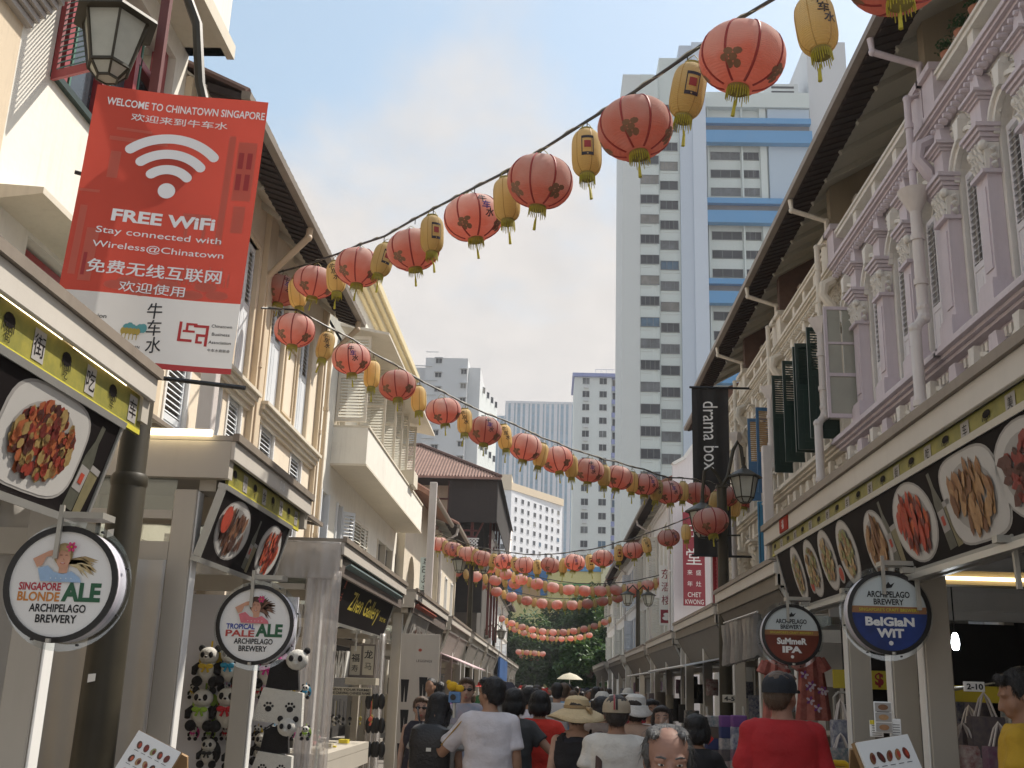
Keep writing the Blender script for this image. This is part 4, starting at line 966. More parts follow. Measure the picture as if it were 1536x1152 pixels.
aw = MB(mat('faded red awning', (.42, .10, .06), .7, .1, 3)); aw.prism([(2.24, 2.90), (2.24, 2.915), (2.36, 2.83), (2.36, 2.81)], lambda u, v, d: (-u, d, v), 18.4, 21.6); aw.build('rolled_awning', k4)
pos = [(25.2, 31.5), (32.5, 40), (41, 49), (50, 59), (60, 70), (71, 83)]
for i, (a, b) in enumerate(pos):
    k = kiosk(['fifth left stall with a pinkish lit awning', 'sixth left stall with grey flaps', 'seventh left stall down the lane', 'eighth left stall with blue tarpaulin', 'ninth left stall near the trees', 'last left stall before the trees'][i], -1, 2.25 + .0 * i, a, b, 3.12, 2.0, posts=(a + .2, (a + b) / 2, b - .3), tr=i < 2)
    n = 2 if i < 3 else 1
    for j in range(n):
        y = a + .2 + (b - a) * j / n; signboard(k, -1, 2.33, y, y + (b - a) / n * .82, 2.8, 2.2, .2, m=m_flap, name='canvas_flap')
    if i == 0:
        q = MB(mat('pinkish lit awning', (.75, .60, .62), .6, .1, 2, trans=.3)); q.prism([(1.75, 2.02), (1.75, 2.04), (2.5, 2.32), (2.5, 2.30)], lambda u, v, d: (-u, d, v), a, b - 1); q.build('awning', k)
    if i == 3: q = MB(mat('blue tarpaulin', (.03, .10, .28), .6, .2)); q.box(-2.3, -2.2, a, b, 1.9, 2.9); q.build('tarpaulin', k)
# ---------------- right stall 1
r1 = kiosk('nearest right food stall with a long dark sign of dishes and a yellow pelmet', 1, 2.05, .4, 10.4, 3.14, 2.3, posts=(6.8, 7.45, 8.5, 10.25), lo=2.36)
pelmet(r1, 1, 2.09, .5, 10.2, 2.865, 2.99, C4 * 3)
pn, o, L, H = signboard(r1, 1, 2.08, .5, 9.95, 2.86, 2.37, .12)
g = MB(m_plate)
def ux(y): return 9.95 - y
for (y, ru, kd, cv) in ((9.35, .17, 'pale', .52), (8.85, .19, 'pale', .5), (8.35, .19, 'pale', .52), (7.8, .2, 'pale', .5), (7.1, .22, 'fry', .42), (6.35, .30, 'red', .5), (5.45, .33, 'fry', .5), (4.75, .34, 'dark', .5), (3.8, .4, 'ribs', .5), (2.5, .4, 'red', .5)):
    dish(pn, g, ux(y), H * cv, ru * 1.17, H * .47, kd, 0, 70, kd == 'fry' and y < 6)
for y in (9.0, 8.1): g.use(m_platesh); pn.ell(g, ux(y), H * .25, .07, .07, 3); g.use(fm(0, 'red')); pn.ell(g, ux(y), H * .25, .05, .05, 4)
for y in (6.85, 5.92): bottle(pn, g, ux(y), H * .5, H * .85, .1)
g.build('food_picture', o, kind='stuff')
q = MB(m_red); q.box(2.038, 2.048, 9.3, 9.62, 3.0, 3.12); q.use(m_white); Panel((2.037, 9.62, 3.0), (0, -1, 0), (0, 0, 1)).text(q, '福', .16, .06, h=.08); q.build('red_sticker', r1)
for y in (5.2, 6.6, 8.0, 9.3): hanger(2.2, y, 2.34, 1).build('bracket', r1)
f = MB(m_alu); f.box(2.16, 2.20, .5, 10.1, 2.30, 2.335); f.box(2.28, 2.31, .5, 10.1, 2.31, 2.34); f.build('sign_rail', r1)
for y, z in ((5.6, 2.40), (7.15, 2.34)):
    f = MB(mat('lamp housing', (.30, .24, .14), .5, .1)); f.box(2.5, 4.3, y, y + .16, z, z + .09); fo = f.build('tube_fitting', r1); t = MB(m_tube); t.box(2.45, 4.3, y - .03, y - .004, z + .03, z + .05); t.build('tube_light', fo)
q = MB(m_whitep); q.box(2.5, 4.3, 9.8, 9.86, 2.3, 2.9)
for k in range(3): q.box(2.5, 4.3, 9.77, 9.799, 2.38 + k * .17, 2.41 + k * .17)
q.build('white_partition', r1)
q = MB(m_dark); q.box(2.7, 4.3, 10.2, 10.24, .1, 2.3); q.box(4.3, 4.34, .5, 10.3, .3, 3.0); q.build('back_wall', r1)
# ---------------- right stalls 2 - 6 with grey canvas flaps
rr = [('second right stall with a big grey canvas flap and hanging clothes', 12.4, 16.9, 2.55, 3.1), ('third right stall with a grey flap and striped awning', 18.6, 24.6, 2.78, 3.06), ('fourth right stall beyond the striped awning', 26.2, 33, 2.9, 3.0), ('fifth right stall down the lane', 34.5, 43, 2.95, 3.0), ('sixth right stall with white uprights', 45, 54, 2.9, 3.0), ('last right stall before the trees', 56, 70, 2.8, 3.0)]
for i, (lb, a, b, xf, zt) in enumerate(rr):
    k = kiosk(lb, 1, xf, a, b, zt, 1.9, posts=(a + .05, a + (b - a) * .5, b - .2), tr=i < 3)
    q = MB(mat('weathered valance', (.20, .17, .13), .7, .1, 2, streak=.3)); q.box(xf + .04, xf + .07, a, b, zt - .32, zt - .152); q.build('valance', k)
    signboard(k, 1, xf + .06, a + .15, b - .1, zt - .3, zt - .86, .32, m=m_flap, name='canvas_flap', frame=None)
    q = MB(m_alu); q.tube([(xf + .42, a + .1, zt - .9), (xf + .42, b - .1, zt - .9)], .018, 6); q.bar((xf + .1, a + .12, zt - .3), (xf + .42, a + .12, zt - .9), .04); q.build('flap_strut', k)
    if i in (1, 2):
        q = MB(mat('white striped awning', (.60, .62, .63), .6, .1, 4, trans=.2)); q.prism([(xf - .55, 2.02), (xf - .55, 2.035), (xf + .5, 2.28), (xf + .5, 2.26)], lambda u, v, d: (u, d, v), a - .6, b - .4); qo = q.build('awning', k)
        q = MB(m_whitep); q.tube([(xf - .58, a - .6, 2.03), (xf - .58, b - .4, 2.03)], .022, 6); q.build('awning_pole', qo)
    if i == 0:
        q = MB(m_whitep); q.box(4.0, 4.05, a, b, .2, 2.6); q.build('back_wall', k)
# glass-roofed canopies behind the stalls
for lb, x0, x1, y0, y1, z0, z1 in (('small glass canopy on the wall behind the lamp post', -4.9, -3.6, 9.0, 10.2, 4.1, 3.85), ('sloping glass canopy above the third left stall', -4.9, -2.5, 10.0, 11.5, 3.6, 3.25)):
    rt = root('glass_canopy', lb, 'canopy', (x0, y0, z0)); q = MB(mat('aged wired glass', (.22, .24, .20), .2, .2, 3, alpha=.75)); q.prism([(x0, z0), (x0, z0 + .012), (x1, z1 + .012), (x1, z1)], lambda u, v, d: (u, d, v), y0, y1); q.build('pane', rt)
    q = MB(m_gutter)
    for k in range(5): y = y0 + (y1 - y0) * k / 4; q.bar((x0, y, z0 - .02), (x1, y, z1 - .02), .03, .03)
    q.bar((x1, y0, z1 - .02), (x1, y1, z1 - .02), .04); q.build('frame', rt)
# ================================================================ STREET LAMPS
m_lampglass = mat('frosted lamp glass', (.55, .55, .48), .25, .12, 6, trans=.35)
def lamp_head(rt, c, r=.21):
    """six sided lantern head hanging from c (its top)"""
    h = MB(m_post); n = 6
    h.lathe([(.02, 0), (.035, -.03), (.05, -.07), (r * .5, -.10), (r * 1.25, -.20), (r * 1.28, -.225), (r * .98, -.225)], c, n)
    h.s = False
    top = c.z - .225; bot = c.z - .55; P = []
    for k in range(n):
        a = 2 * pi * k / n; P.append((V((c.x + r * .97 * cos(a), c.y + r * .97 * sin(a), top)), V((c.x + r * .62 * cos(a), c.y + r * .62 * sin(a), bot)), V((c.x + r * .32 * cos(a), c.y + r * .32 * sin(a), bot - .08))))
    for k in range(n):
        h.bar(P[k][0], P[k][1], .016); h.bar(P[k][1], P[k][2], .014); h.bar(P[k][1], P[(k + 1) % n][1], .018); h.bar(P[k][2], P[(k + 1) % n][2], .014)
    h.bar(c + V((0, 0, 0)), c + V((0, 0, .12)), .04)
    o = h.build('lamp_head', rt)
    g = MB(m_lampglass); g.rings([[q[j] + (V((c.x, c.y, q[j].z)) - q[j]) * .03 for q in P] for j in (0, 1, 2)], caps=True, smooth=False); g.build('lamp_glass', o)
    return o
# left lamp post with the banner
_q = at(205, 640, y=6.14); PL = V((_q.x, 6.14, 0))
lp = root('street_lamp', 'bronze green lamp post carrying the red wifi banner', 'street lamp', PL, group='street lamps along the lane')
p = MB(m_post); p.tube([PL + V((0, 0, z)) for z in (0, .4, .5, 1.2, 2.7, 2.75, 4.9, 5.1)], [.17, .17, .125, .115, .10, .085, .07, .04], 14); p.lathe([(.10, 2.66), (.106, 2.68), (.106, 2.72), (.095, 2.74)], PL, 14)
p.build('pole', lp)
rg = random.Random(4)
for z in (1.55, 2.35, 2.2):
    s_ = MB(m_white); a = rg.uniform(-1.9, -1.2); r = .121 if z < 2 else .112
    s_.add([(PL.x + r * cos(a + da), PL.y + r * sin(a + da), z + dz) for da, dz in ((-.18, 0), (.2, .01), (.2, .05), (-.18, .045))], [(0, 1, 2, 3)]); s_.build('torn_sticker', lp)
p = MB(m_post)
lampc = at(180, -8, y=6.0)
p.tube([PL + V((.35, 0, 4.95)), PL + V((.20, 0, 5.10)), PL + V((.12, 0, 5.35)), PL + V((.05, 0, 5.8)), PL + V((-.1, 0, 6.15)), PL + V((-.4, 0, 6.2)), V((lampc.x, 6, 6.05)), lampc + V((0, 0, .1))], .035, 8)
p.tube([PL + V((.35, 0, 4.95)), PL + V((.30, 0, 4.9)), PL + V((.22, 0, 4.92)), PL + V((.0, 0, 5.0))], .04, 8)
p.build('curved_arm', lp)
lamp_head(lp, lampc, .22)
p = MB(m_maroon); a0 = at(215, 130, y=6.0); p.box(a0.x - .03, a0.x + .03, 6.15, 6.2, a0.z - .2, a0.z + .9); p.build('red_pole', lp)
p = MB(m_black); e0 = at(238, 568, y=6.0); e1 = at(368, 582, y=6.0); p.tube([PL + V((0, -.14, e0.z + .02)), e1], .014, 6); e2 = at(112, 258, y=6.0); e3 = at(362, 325, y=6.45); p.tube([e2, e3], .013, 6); p.build('banner_rod', lp)
# the banner
TL = at(147, 128, y=5.86); TR = at(403, 156, z=TL.z); BR_ = at(346, 562, y=TR.y)
bn = root('wifi_banner', 'red and white free wifi banner hanging from the lamp post', 'banner', (TL + TR) / 2)
R_ = (TR - TL).normalized(); Wd = (TR - TL).length; U_ = (TR - BR_); Hh = U_.length; U_.normalize()
O_ = TL - U_ * Hh
pn = Panel(O_, R_, U_, .0012)
def soft(u, v): return pn.O + pn.R * u + pn.U * v + pn.N * (.012 * sin(u * 5.2 + v * 1.3) + .010 * sin(v * 3.1 + 1))
_P0 = Panel.P
class SoftPanel(Panel):
    def P(s, u, v, l=1): return s.O + s.R * u + s.U * v + s.N * (s.g * l + .014 * sin(u * 5.2 + v * 1.3) + .012 * sin(v * 3.1 + 1))
    def rect(s, mb, u0, u1, v0, v1, l=1):
        nu = max(1, int(abs(u1 - u0) / .07)); nv = max(1, int(abs(v1 - v0) / .09)); R = [[s.P(u0 + (u1 - u0) * i / nu, v0 + (v1 - v0) * j / nv, l) for i in range(nu + 1)] for j in range(nv + 1)]
        return mb.rings(R, caps=False, closed=False)
pn = SoftPanel(O_, R_, U_, .0014)
vW = Hh * .245                                     # height of the white foot
c = MB(m_red); pn.rect(c, 0, Wd, vW, Hh, 0); c.use(m_bannerw); pn.rect(c, 0, Wd, .035, vW, 0); c.use(m_reddk); pn.rect(c, 0, Wd, 0, .035, 0); co = c.build('banner_cloth', bn)
m_w = mat('white banner print', (.78, .76, .75), .7, .02)
# faint townscape print
g = MB(m_redpale)
for (a, b, c0, d) in ((.80, .84, .45, .86), (.86, .97, .62, .84), (.03, .07, .3, .55), (.09, .16, .28, .47), (.60, .76, .52, .56), (.62, .64, .45, .52), (.72, .74, .45, .52), (.12, .45, .80, .815), (.15, .35, .84, .85), (.14, .2, .66, .76), (.0, .12, .60, .61), (.88, .95, .50, .60)): pn.rect(g, a * Wd, b * Wd, c0 * Hh, d * Hh, 1)
g.use(m_reddk)
for (a, b, c0, d) in ((.87, .90, .66, .72), (.92, .95, .66, .72), (.87, .90, .74, .80), (.92, .95, .74, .80), (.10, .12, .30, .38)): pn.rect(g, a * Wd, b * Wd, c0 * Hh, d * Hh, 2)
for k in range(9): g.use(m_redpale); pn.ell(g, (.3 + k * .07) * Wd, (.275 + .02 * sin(k * 2)) * Hh, .07, .03, 1, 12)
for k in range(14): pn.rect(g, (.62 + k * .022) * Wd, (.63 + k * .022) * Wd, .30 * Hh, (.33 + .02 * (k % 3)) * Hh, 1)
g.build('townscape_print', co)
g = MB(m_w); L = 3
pn.text(g, 'WELCOME TO CHINATOWN SINGAPORE', Wd * .53, Hh * .943, w=Wd * .92, h=.052, l=L, bold=.018)
pn.text(g, '欢迎来到牛车水', Wd * .50, Hh * .895, w=Wd * .56, h=.05, l=L, bold=.012)
pn.text(g, 'FREE WiFi', Wd * .50, Hh * .525, w=Wd * .58, h=.082, l=L, bold=.035)
pn.text(g, 'Stay connected with', Wd * .49, Hh * .463, w=Wd * .70, h=.056, l=L, bold=.004); pn.text(g, 'Wireless@Chinatown', Wd * .50, Hh * .412, w=Wd * .73, h=.056, l=L, bold=.004)
pn.text(g, '免费无线互联网', Wd * .50, Hh * .335, w=Wd * .74, h=.088, l=L, bold=.03); pn.text(g, '欢迎使用', Wd * .50, Hh * .272, w=Wd * .36, h=.068, l=L, bold=.008)
g.build('lettering', co)
g = MB(m_w); cu, cv = Wd * .485, Hh * .635
pn.ell(g, cu, cv, .052, .052, L, 24)
for r in (.155, .26, .365):
    a0, a1 = radians(46), radians(134); pn.arc(g, cu, cv - .01, r, .062, a0, a1, L, 22)
    for a in (a0, a1): pn.ell(g, cu + r * cos(a), cv - .01 + r * sin(a), .031, .031, L, 14)
g.build('wifi_symbol', co)
g = MB(m_ink); pn.text(g, 'A Place of Passion', Wd * .10, vW * .70, w=Wd * .42, h=.028, l=L) if False else pn.text(g, 'ssion', Wd * .245, vW * .66, w=.085, h=.024, l=L, bold=.02)
for k, ch in enumerate('牛车水'): pn.text(g, ch, Wd * (.535 + .01 * k), vW * (.80 - .24 * k), w=.085, h=.10, l=L, bold=.01, shear=.1, rot=.1)
g.build('logo_characters', co)
g = MB(mat('teal logo print', (.10, .30, .30), .7, 0)); 
for k in range(6): pn.ell(g, Wd * (.40 + .018 * k), vW * (.52 + .02 * sin(k * 1.7)), .022, .030, L + (k % 3), 10)
g.use(mat('ochre logo print', (.40, .28, .05), .7, 0)); 
for k in range(5): pn.ell(g, Wd * (.385 + .02 * k), vW * .48, .014, .022, L + 4, 8); pn.rect(g, Wd * (.38 + .02 * k), Wd * (.385 + .02 * k), vW * .36, vW * .45, L + 4)
g.use(m_ink); pn.text(g, 'CHINATOWN', Wd * .43, vW * .27, w=.12, h=.017, l=L, bold=.02); pn.text(g, 'SINGAPORE', Wd * .43, vW * .19, w=.12, h=.017, l=L, bold=.02); g.build('town_logo', co)
g = MB(mat('logo red print', (.45, .03, .03), .7, 0)); u0, v0 = Wd * .76, vW * .52
for (a, b, c0, d) in ((-.085, -.068, -.05, .075), (-.068, -.0, -.05, -.033), (-.045, -.03, .01, .07), (-.045, .02, .055, .07), (.0, .09, .045, .062), (.073, .09, -.07, .045), (.02, .073, -.012, .005), (.02, .035, -.055, -.012), (.035, .06, -.055, -.04), (-.06, .01, .01, .024)): pn.rect(g, u0 + a, u0 + b, v0 + c0, v0 + d, L)
g.use(m_ink)
for k, t in enumerate(('Chinatown', 'Business', 'Association', '牛车水商联会')): pn.text(g, t, Wd * .915, vW * (.66 - .115 * k), w=Wd * (.115, .10, .125, .125)[k], h=.020, l=L, bold=.015)
g.build('association_logo', co)
# right twin lamp post
PR = V((2.74, 17.2, 0))
rp = root('street_lamp', 'twin-headed lamp post between the right stalls', 'street lamp', PR, group='street lamps along the lane')
p = MB(m_post); p.tube([PR + V((0, 0, z)) for z in (0, .5, 3.0, 4.85)], [.14, .11, .09, .08], 12); p.box(PR.x - .09, PR.x + .09, PR.y - .09, PR.y + .09, 4.82, 4.86); p.build('pole', rp)
p = MB(m_post); p.tube([PR + V((0, 0, 4.85)), PR + V((.10, 0, 5.0)), PR + V((.20, 0, 5.45)), PR + V((.28, 0, 5.6)), PR + V((.33, 0, 5.5)), PR + V((.36, 0, 5.2))], .03, 8)
p.tube([PR + V((0, -.0, 4.9)), PR + V((-.08, -.02, 5.05)), PR + V((-.18, -.05, 5.14)), PR + V((-.28, -.08, 5.08)), PR + V((-.32, -.1, 4.75)), PR + V((-.33, -.1, 4.5))], .028, 8)
p.tube([PR + V((0, 0, 4.05)), PR + V((.28, 0, 4.06))], .015, 6); p.tube([PR + V((0, 0, 3.95)), PR + V((-.22, -.05, 3.96))], .012, 6); p.build('curved_arm', rp)
lamp_head(rp, PR + V((.37, 0, 5.22)), .23); lamp_head(rp, PR + V((-.33, -.1, 4.62)), .22)
def small_lamp(label, px, py, x):
    c = at(px, py, x=x); rt = root('street_lamp', label, 'street lamp', (c.x, c.y, 0), group='street lamps along the lane')
    p = MB(m_post); p.tube([(c.x, c.y, 0), (c.x, c.y, 3), (c.x, c.y, c.z + .1)], [.12, .09, .07], 8); p.tube([(c.x - .4, c.y, c.z + .1), (c.x - .2, c.y, c.z + .3), (c.x, c.y, c.z + .1), (c.x + .2, c.y, c.z + .3), (c.x + .4, c.y, c.z + .1)], .035, 6); p.build('pole', rt)
    for s in (-1, 1): lamp_head(rt, V((c.x + s * .4, c.y, c.z + .15)), .24)
small_lamp('dark twin lamp post above the middle left stalls, lanterns around its heads', 708, 838, -2.6)
small_lamp('dark twin lamp post beyond the middle right stalls', 957, 890, 3.4)
small_lamp('farthest small lamp post near the left trees', 741, 945, -3.0)
# bare white poles
for lb, x, y, z in (('square white pole rising behind the fourth left stall', -3.05, 27.0, 6.6), ('thin white pole just left of the blue shop sign', 4.25, 21.0, 6.4), ('thin pale post behind the wifi banner foot', at(311, 610, y=12.0).x, 12.0, 6.0)):
    p = MB(m_pipe); p.box(x - .09, x + .09, y - .09, y + .09, 0, z); tag(p.build('pole', bevel=.01), lb, 'pole')
# ================================================================ LANTERNS
def lantern_mat(name, c1, c2, zr, tr):
    m = bpy.data.materials.new(name); m.use_nodes = True; t = m.node_tree; t.nodes.clear()
    o = N(t, 'ShaderNodeOutputMaterial'); b = N(t, 'ShaderNodeBsdfPrincipled'); b.inputs['Roughness'].default_value = .85; b.inputs['Specular IOR Level'].default_value = .12
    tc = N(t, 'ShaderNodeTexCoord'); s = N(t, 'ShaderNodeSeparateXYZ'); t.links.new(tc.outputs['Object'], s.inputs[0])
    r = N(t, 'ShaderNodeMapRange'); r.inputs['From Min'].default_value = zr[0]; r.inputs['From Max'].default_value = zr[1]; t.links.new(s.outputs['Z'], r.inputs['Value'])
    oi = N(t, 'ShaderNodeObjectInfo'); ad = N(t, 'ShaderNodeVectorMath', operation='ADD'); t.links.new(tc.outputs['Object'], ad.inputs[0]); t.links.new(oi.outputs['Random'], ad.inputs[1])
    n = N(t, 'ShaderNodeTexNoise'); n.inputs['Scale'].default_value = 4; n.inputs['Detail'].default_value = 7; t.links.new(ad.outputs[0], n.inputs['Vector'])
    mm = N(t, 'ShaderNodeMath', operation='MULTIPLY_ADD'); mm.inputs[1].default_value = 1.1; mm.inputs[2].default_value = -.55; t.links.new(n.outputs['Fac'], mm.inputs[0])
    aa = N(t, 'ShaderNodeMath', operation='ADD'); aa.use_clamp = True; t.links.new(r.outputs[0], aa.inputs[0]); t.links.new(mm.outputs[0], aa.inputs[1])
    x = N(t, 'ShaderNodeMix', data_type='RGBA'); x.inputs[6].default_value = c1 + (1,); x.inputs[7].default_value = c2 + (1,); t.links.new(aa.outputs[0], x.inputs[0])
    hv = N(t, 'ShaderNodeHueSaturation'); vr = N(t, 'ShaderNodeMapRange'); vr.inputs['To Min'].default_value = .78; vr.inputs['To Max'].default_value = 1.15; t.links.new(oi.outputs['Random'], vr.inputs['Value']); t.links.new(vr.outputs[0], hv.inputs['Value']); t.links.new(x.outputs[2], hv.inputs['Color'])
    t.links.new(hv.outputs[0], b.inputs['Base Color'])
    w = N(t, 'ShaderNodeTexWave', wave_type='BANDS', bands_direction='Z'); w.inputs['Scale'].default_value = 21; w.inputs['Distortion'].default_value = .15; t.links.new(tc.outputs['Object'], w.inputs['Vector'])
    bp = N(t, 'ShaderNodeBump'); bp.inputs['Strength'].default_value = .55; bp.inputs['Distance'].default_value = .006; t.links.new(w.outputs['Fac'], bp.inputs['Height']); t.links.new(bp.outputs[0], b.inputs['Normal'])
    tl = N(t, 'ShaderNodeBsdfTranslucent'); t.links.new(hv.outputs[0], tl.inputs[0]); t.links.new(bp.outputs[0], tl.inputs[1]); ms = N(t, 'ShaderNodeMixShader'); ms.inputs[0].default_value = tr
    t.links.new(b.outputs[0], ms.inputs[1]); t.links.new(tl.outputs[0], ms.inputs[2]); t.links.new(ms.outputs[0], o.inputs[0]); return m
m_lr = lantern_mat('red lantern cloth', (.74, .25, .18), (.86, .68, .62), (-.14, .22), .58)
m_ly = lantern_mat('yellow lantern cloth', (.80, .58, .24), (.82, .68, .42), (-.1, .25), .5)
m_seam = mat('dark red seam', (.28, .025, .02), .6, .1, obj=True); m_seamy = mat('ochre seam', (.45, .26, .06), .6, .1, obj=True)
m_gold = mat('dull gold fringe', (.34, .28, .07), .6, .2, 20, obj=True, trans=.25); m_brownp = mat('brown flower print', (.20, .10, .05), .6, .2, 20, obj=True); m_blackp = mat('black brush print', (.02, .015, .025), .6, 0, obj=True); m_purp = mat('purple brush print', (.10, .06, .28), .6, 0, obj=True)
m_tas = mat('lime yellow tassel', (.50, .44, .04), .6, .2, 20, obj=True, trans=.25)
def rr_red(z): q = max(0, 1 - abs((z - .01) / .262) ** 2.25); return .30 * q ** .52 + .012 * (z < 0) * 0
def rr_yel(z): q = max(0, 1 - abs(z / .222) ** 4.2); return .128 * q ** .5
def lantern_mesh(kind, var, fine=True):
    """returns (body mesh object data, list of part meshes)"""
    red = kind == 'red'; f = rr_red if red else rr_yel; Z = .235 if red else .205; n = (40 if red else 28) if fine else 12; m = 20 if fine else 6; seams = 8 if red else 6
    parts = {}
    b = MB(m_lr if red else m_ly); R = []
    for j in range(m + 1):
        z = -Z + 2 * Z * (.5 - .5 * cos(pi * j / m)); r0 = max(f(z), .07 if red else .06); row = []
        for k in range(n):
            a = 2 * pi * k / n; q = abs(((a * seams / (2 * pi)) % 1) - .5) * 2; r = r0 * (1 - .035 * (q ** 6)); row.append((r * cos(a), r * sin(a), z))
        R.append(row)
    b.rings(R, caps=True); parts['body'] = b  # closed ends added to keep sun from shining in through the top
    s = MB(m_seam if red else m_seamy)
    if fine:
        for k in range(seams):
            a = 2 * pi * (k + .5) / seams - pi / seams
            pts = [(max(f(z), .07 if red else .06) * .972 * cos(a), max(f(z), .07 if red else .06) * .972 * sin(a), z) for z in [-Z + 2 * Z * (.5 - .5 * cos(pi * j / 14)) for j in range(15)]]
            s.tube(pts, .0095 if red else .0045, 5)
        parts['seam'] = s
    c = MB(m_gold); rt_ = .075 if red else .062
    c.lathe([(rt_, Z - .012), (rt_ * 1.02, Z + .022), (rt_ * .7, Z + .024)], n=14 if fine else 8); c.lathe([(rt_ * .8, -Z - .05), (rt_ * .98, -Z - .045), (rt_ * 1.02, -Z + .012)], n=14 if fine else 8)
    c.tube([(-rt_, 0, Z + .01), (-rt_ * .5, 0, Z + .07), (0, 0, Z + .10), (rt_ * .5, 0, Z + .07), (rt_, 0, Z + .01)], .004, 4)
    parts['collar'] = c
    t = MB(m_tas)
    nf = 26 if fine else 8
    for k in range(nf):
        a = 2 * pi * k / nf; l = random.uniform(.06, .10); d = V((cos(a), sin(a), 0)) * rt_; t.tube([d + V((0, 0, -Z - .02)), d * 1.08 + V((0, 0, -Z - .02 - l))], [.006, .003], 3)
    w = random.uniform(-.03, .03)
    t.tube([(0, 0, -Z - .03), (w * .4, 0, -Z - .10), (w, 0, -Z - .15), (w * 1.3, 0, -Z - .24)], [.004, .005, .011, .015], 5)
    parts['tassel'] = t
    if fine:
        p = MB(m_brownp); wrap = lambda th, z, e=.003: V(((max(f(z), .05) + e) * cos(th), (max(f(z), .05) + e) * sin(th), z))
        if red:
            for k in range(4):
                a = 2 * pi * (k + .5) / 4 + .2
                for q in range(6):
                    aq = a + (.23 * cos(q * 1.05) if q else 0); zq = -.135 + (.042 * sin(q * 1.05) if q else 0)
                    p.add([wrap(aq + .12 * cos(e * pi / 4), zq + .023 * sin(e * pi / 4), .002 + .0003 * q) for e in range(8)], [tuple(range(8))], True)
        if var:
            chars = '牛车水' if var == 'char' else ''
            g = MB(m_blackp); g.use(m_blackp)
            for side in range(2):
                th0 = -pi / 2 + side * pi + .25
                if chars:
                    for i, ch in enumerate(chars):
                        vs, fs, asp = text_geo(ch, .02, .15); sz = .10 if red else .085
                        g.use(m_purp if i == 1 and red else m_blackp)
                        g.add([wrap(th0 + (x * sz + (i - 1) * .03) / (max(f(.03), .05)), .04 + y * sz + (1 - i) * (.085 if red else .075), .003) for x, y in vs], fs, False)
                else:   # phone outline
                    rr = f(0); hw, hh = .052, .095
                    def rect(u0, u1, v0, v1, mm, e):
                        g.use(mm); K = 5
                        for q in range(K):
                            a, b2 = u0 + (u1 - u0) * q / K, u0 + (u1 - u0) * (q + 1) / K
                            g.add([wrap(th0 + a / rr, v0, e), wrap(th0 + b2 / rr, v0, e), wrap(th0 + b2 / rr, v1, e), wrap(th0 + a / rr, v1, e)], [(0, 1, 2, 3)], False)
                    rect(-hw, hw, hh - .025, hh, m_blackp, .003); rect(-hw, hw, -hh, -hh + .03, m_blackp, .003); rect(-hw, -hw + .008, -hh, hh, m_blackp, .003); rect(hw - .008, hw, -hh, hh, m_blackp, .003)
                    rect(-.028, .028, -.022, .045, m_seam, .003); rect(-.006, .006, -hh + .008, -hh + .02, m_ly, .004)
            parts['print'] = g
        if red: parts['flower_print'] = p
    return parts
LPROTO = {}
def lantern_proto(kind, var, fine):
    k = (kind, var, fine)
    if k not in LPROTO:
        pr = lantern_mesh(kind, var, fine); ms = {}
        if fine:
            for nm, mb in pr.items(): o = mb.build(nm); ms[nm] = o.data; bpy.data.objects.remove(o)
        else:
            big = MB()
            for mb in pr.values():
                for mi, m in enumerate(mb.mats):
                    if m not in big.mats: big.mats.append(m)
                n0 = len(big.v); big.v += mb.v; big.f += [tuple(i + n0 for i in f) for f in mb.f]; big.mi += [big.mats.index(mb.mats[i]) for i in mb.mi]; big.sm += mb.sm
            o = big.build('lantern'); ms['lantern'] = o.data; bpy.data.objects.remove(o)
        LPROTO[k] = ms
    return LPROTO[k]
def lantern(p, kind, var, fine, label, group, sc=1., rz=None):
    sc *= 1.14
    ms = lantern_proto(kind, var, fine); rx, ry = random.uniform(-.14, .14), random.uniform(-.2, .2)
    if fine:
        o = root('lantern', label, 'lantern', p, group=group)
        for nm, me in ms.items(): link(nm, me, o)
    else:
        o = link('lantern', ms['lantern']); o.location = p; tag(o, label, 'lantern', group)
    o.rotation_euler = (rx, ry, rz if rz is not None else random.uniform(-.35, .35)); o.scale = (sc, sc, sc * (random.uniform(.86, .97) if kind == 'red' else random.uniform(.97, 1.05))); return o
def on_plane(px, py, A, B):
    """where a sight line meets the upright plane through plan points A and B"""
    d = B3 @ V((px - 768, 576 - py, -FPX)); n = V((B[1] - A[1], A[0] - B[0], 0)); t = (V((A[0], A[1], 0)) - CAM).dot(n) / d.dot(n); return CAM + d * t
ORD = ['first', 'second', 'third', 'fourth', 'fifth', 'sixth', 'seventh', 'eighth', 'ninth', 'tenth', 'eleventh', 'twelfth', 'thirteenth', 'fourteenth', 'fifteenth', 'sixteenth', 'seventeenth', 'eighteenth', 'nineteenth', 'twentieth']
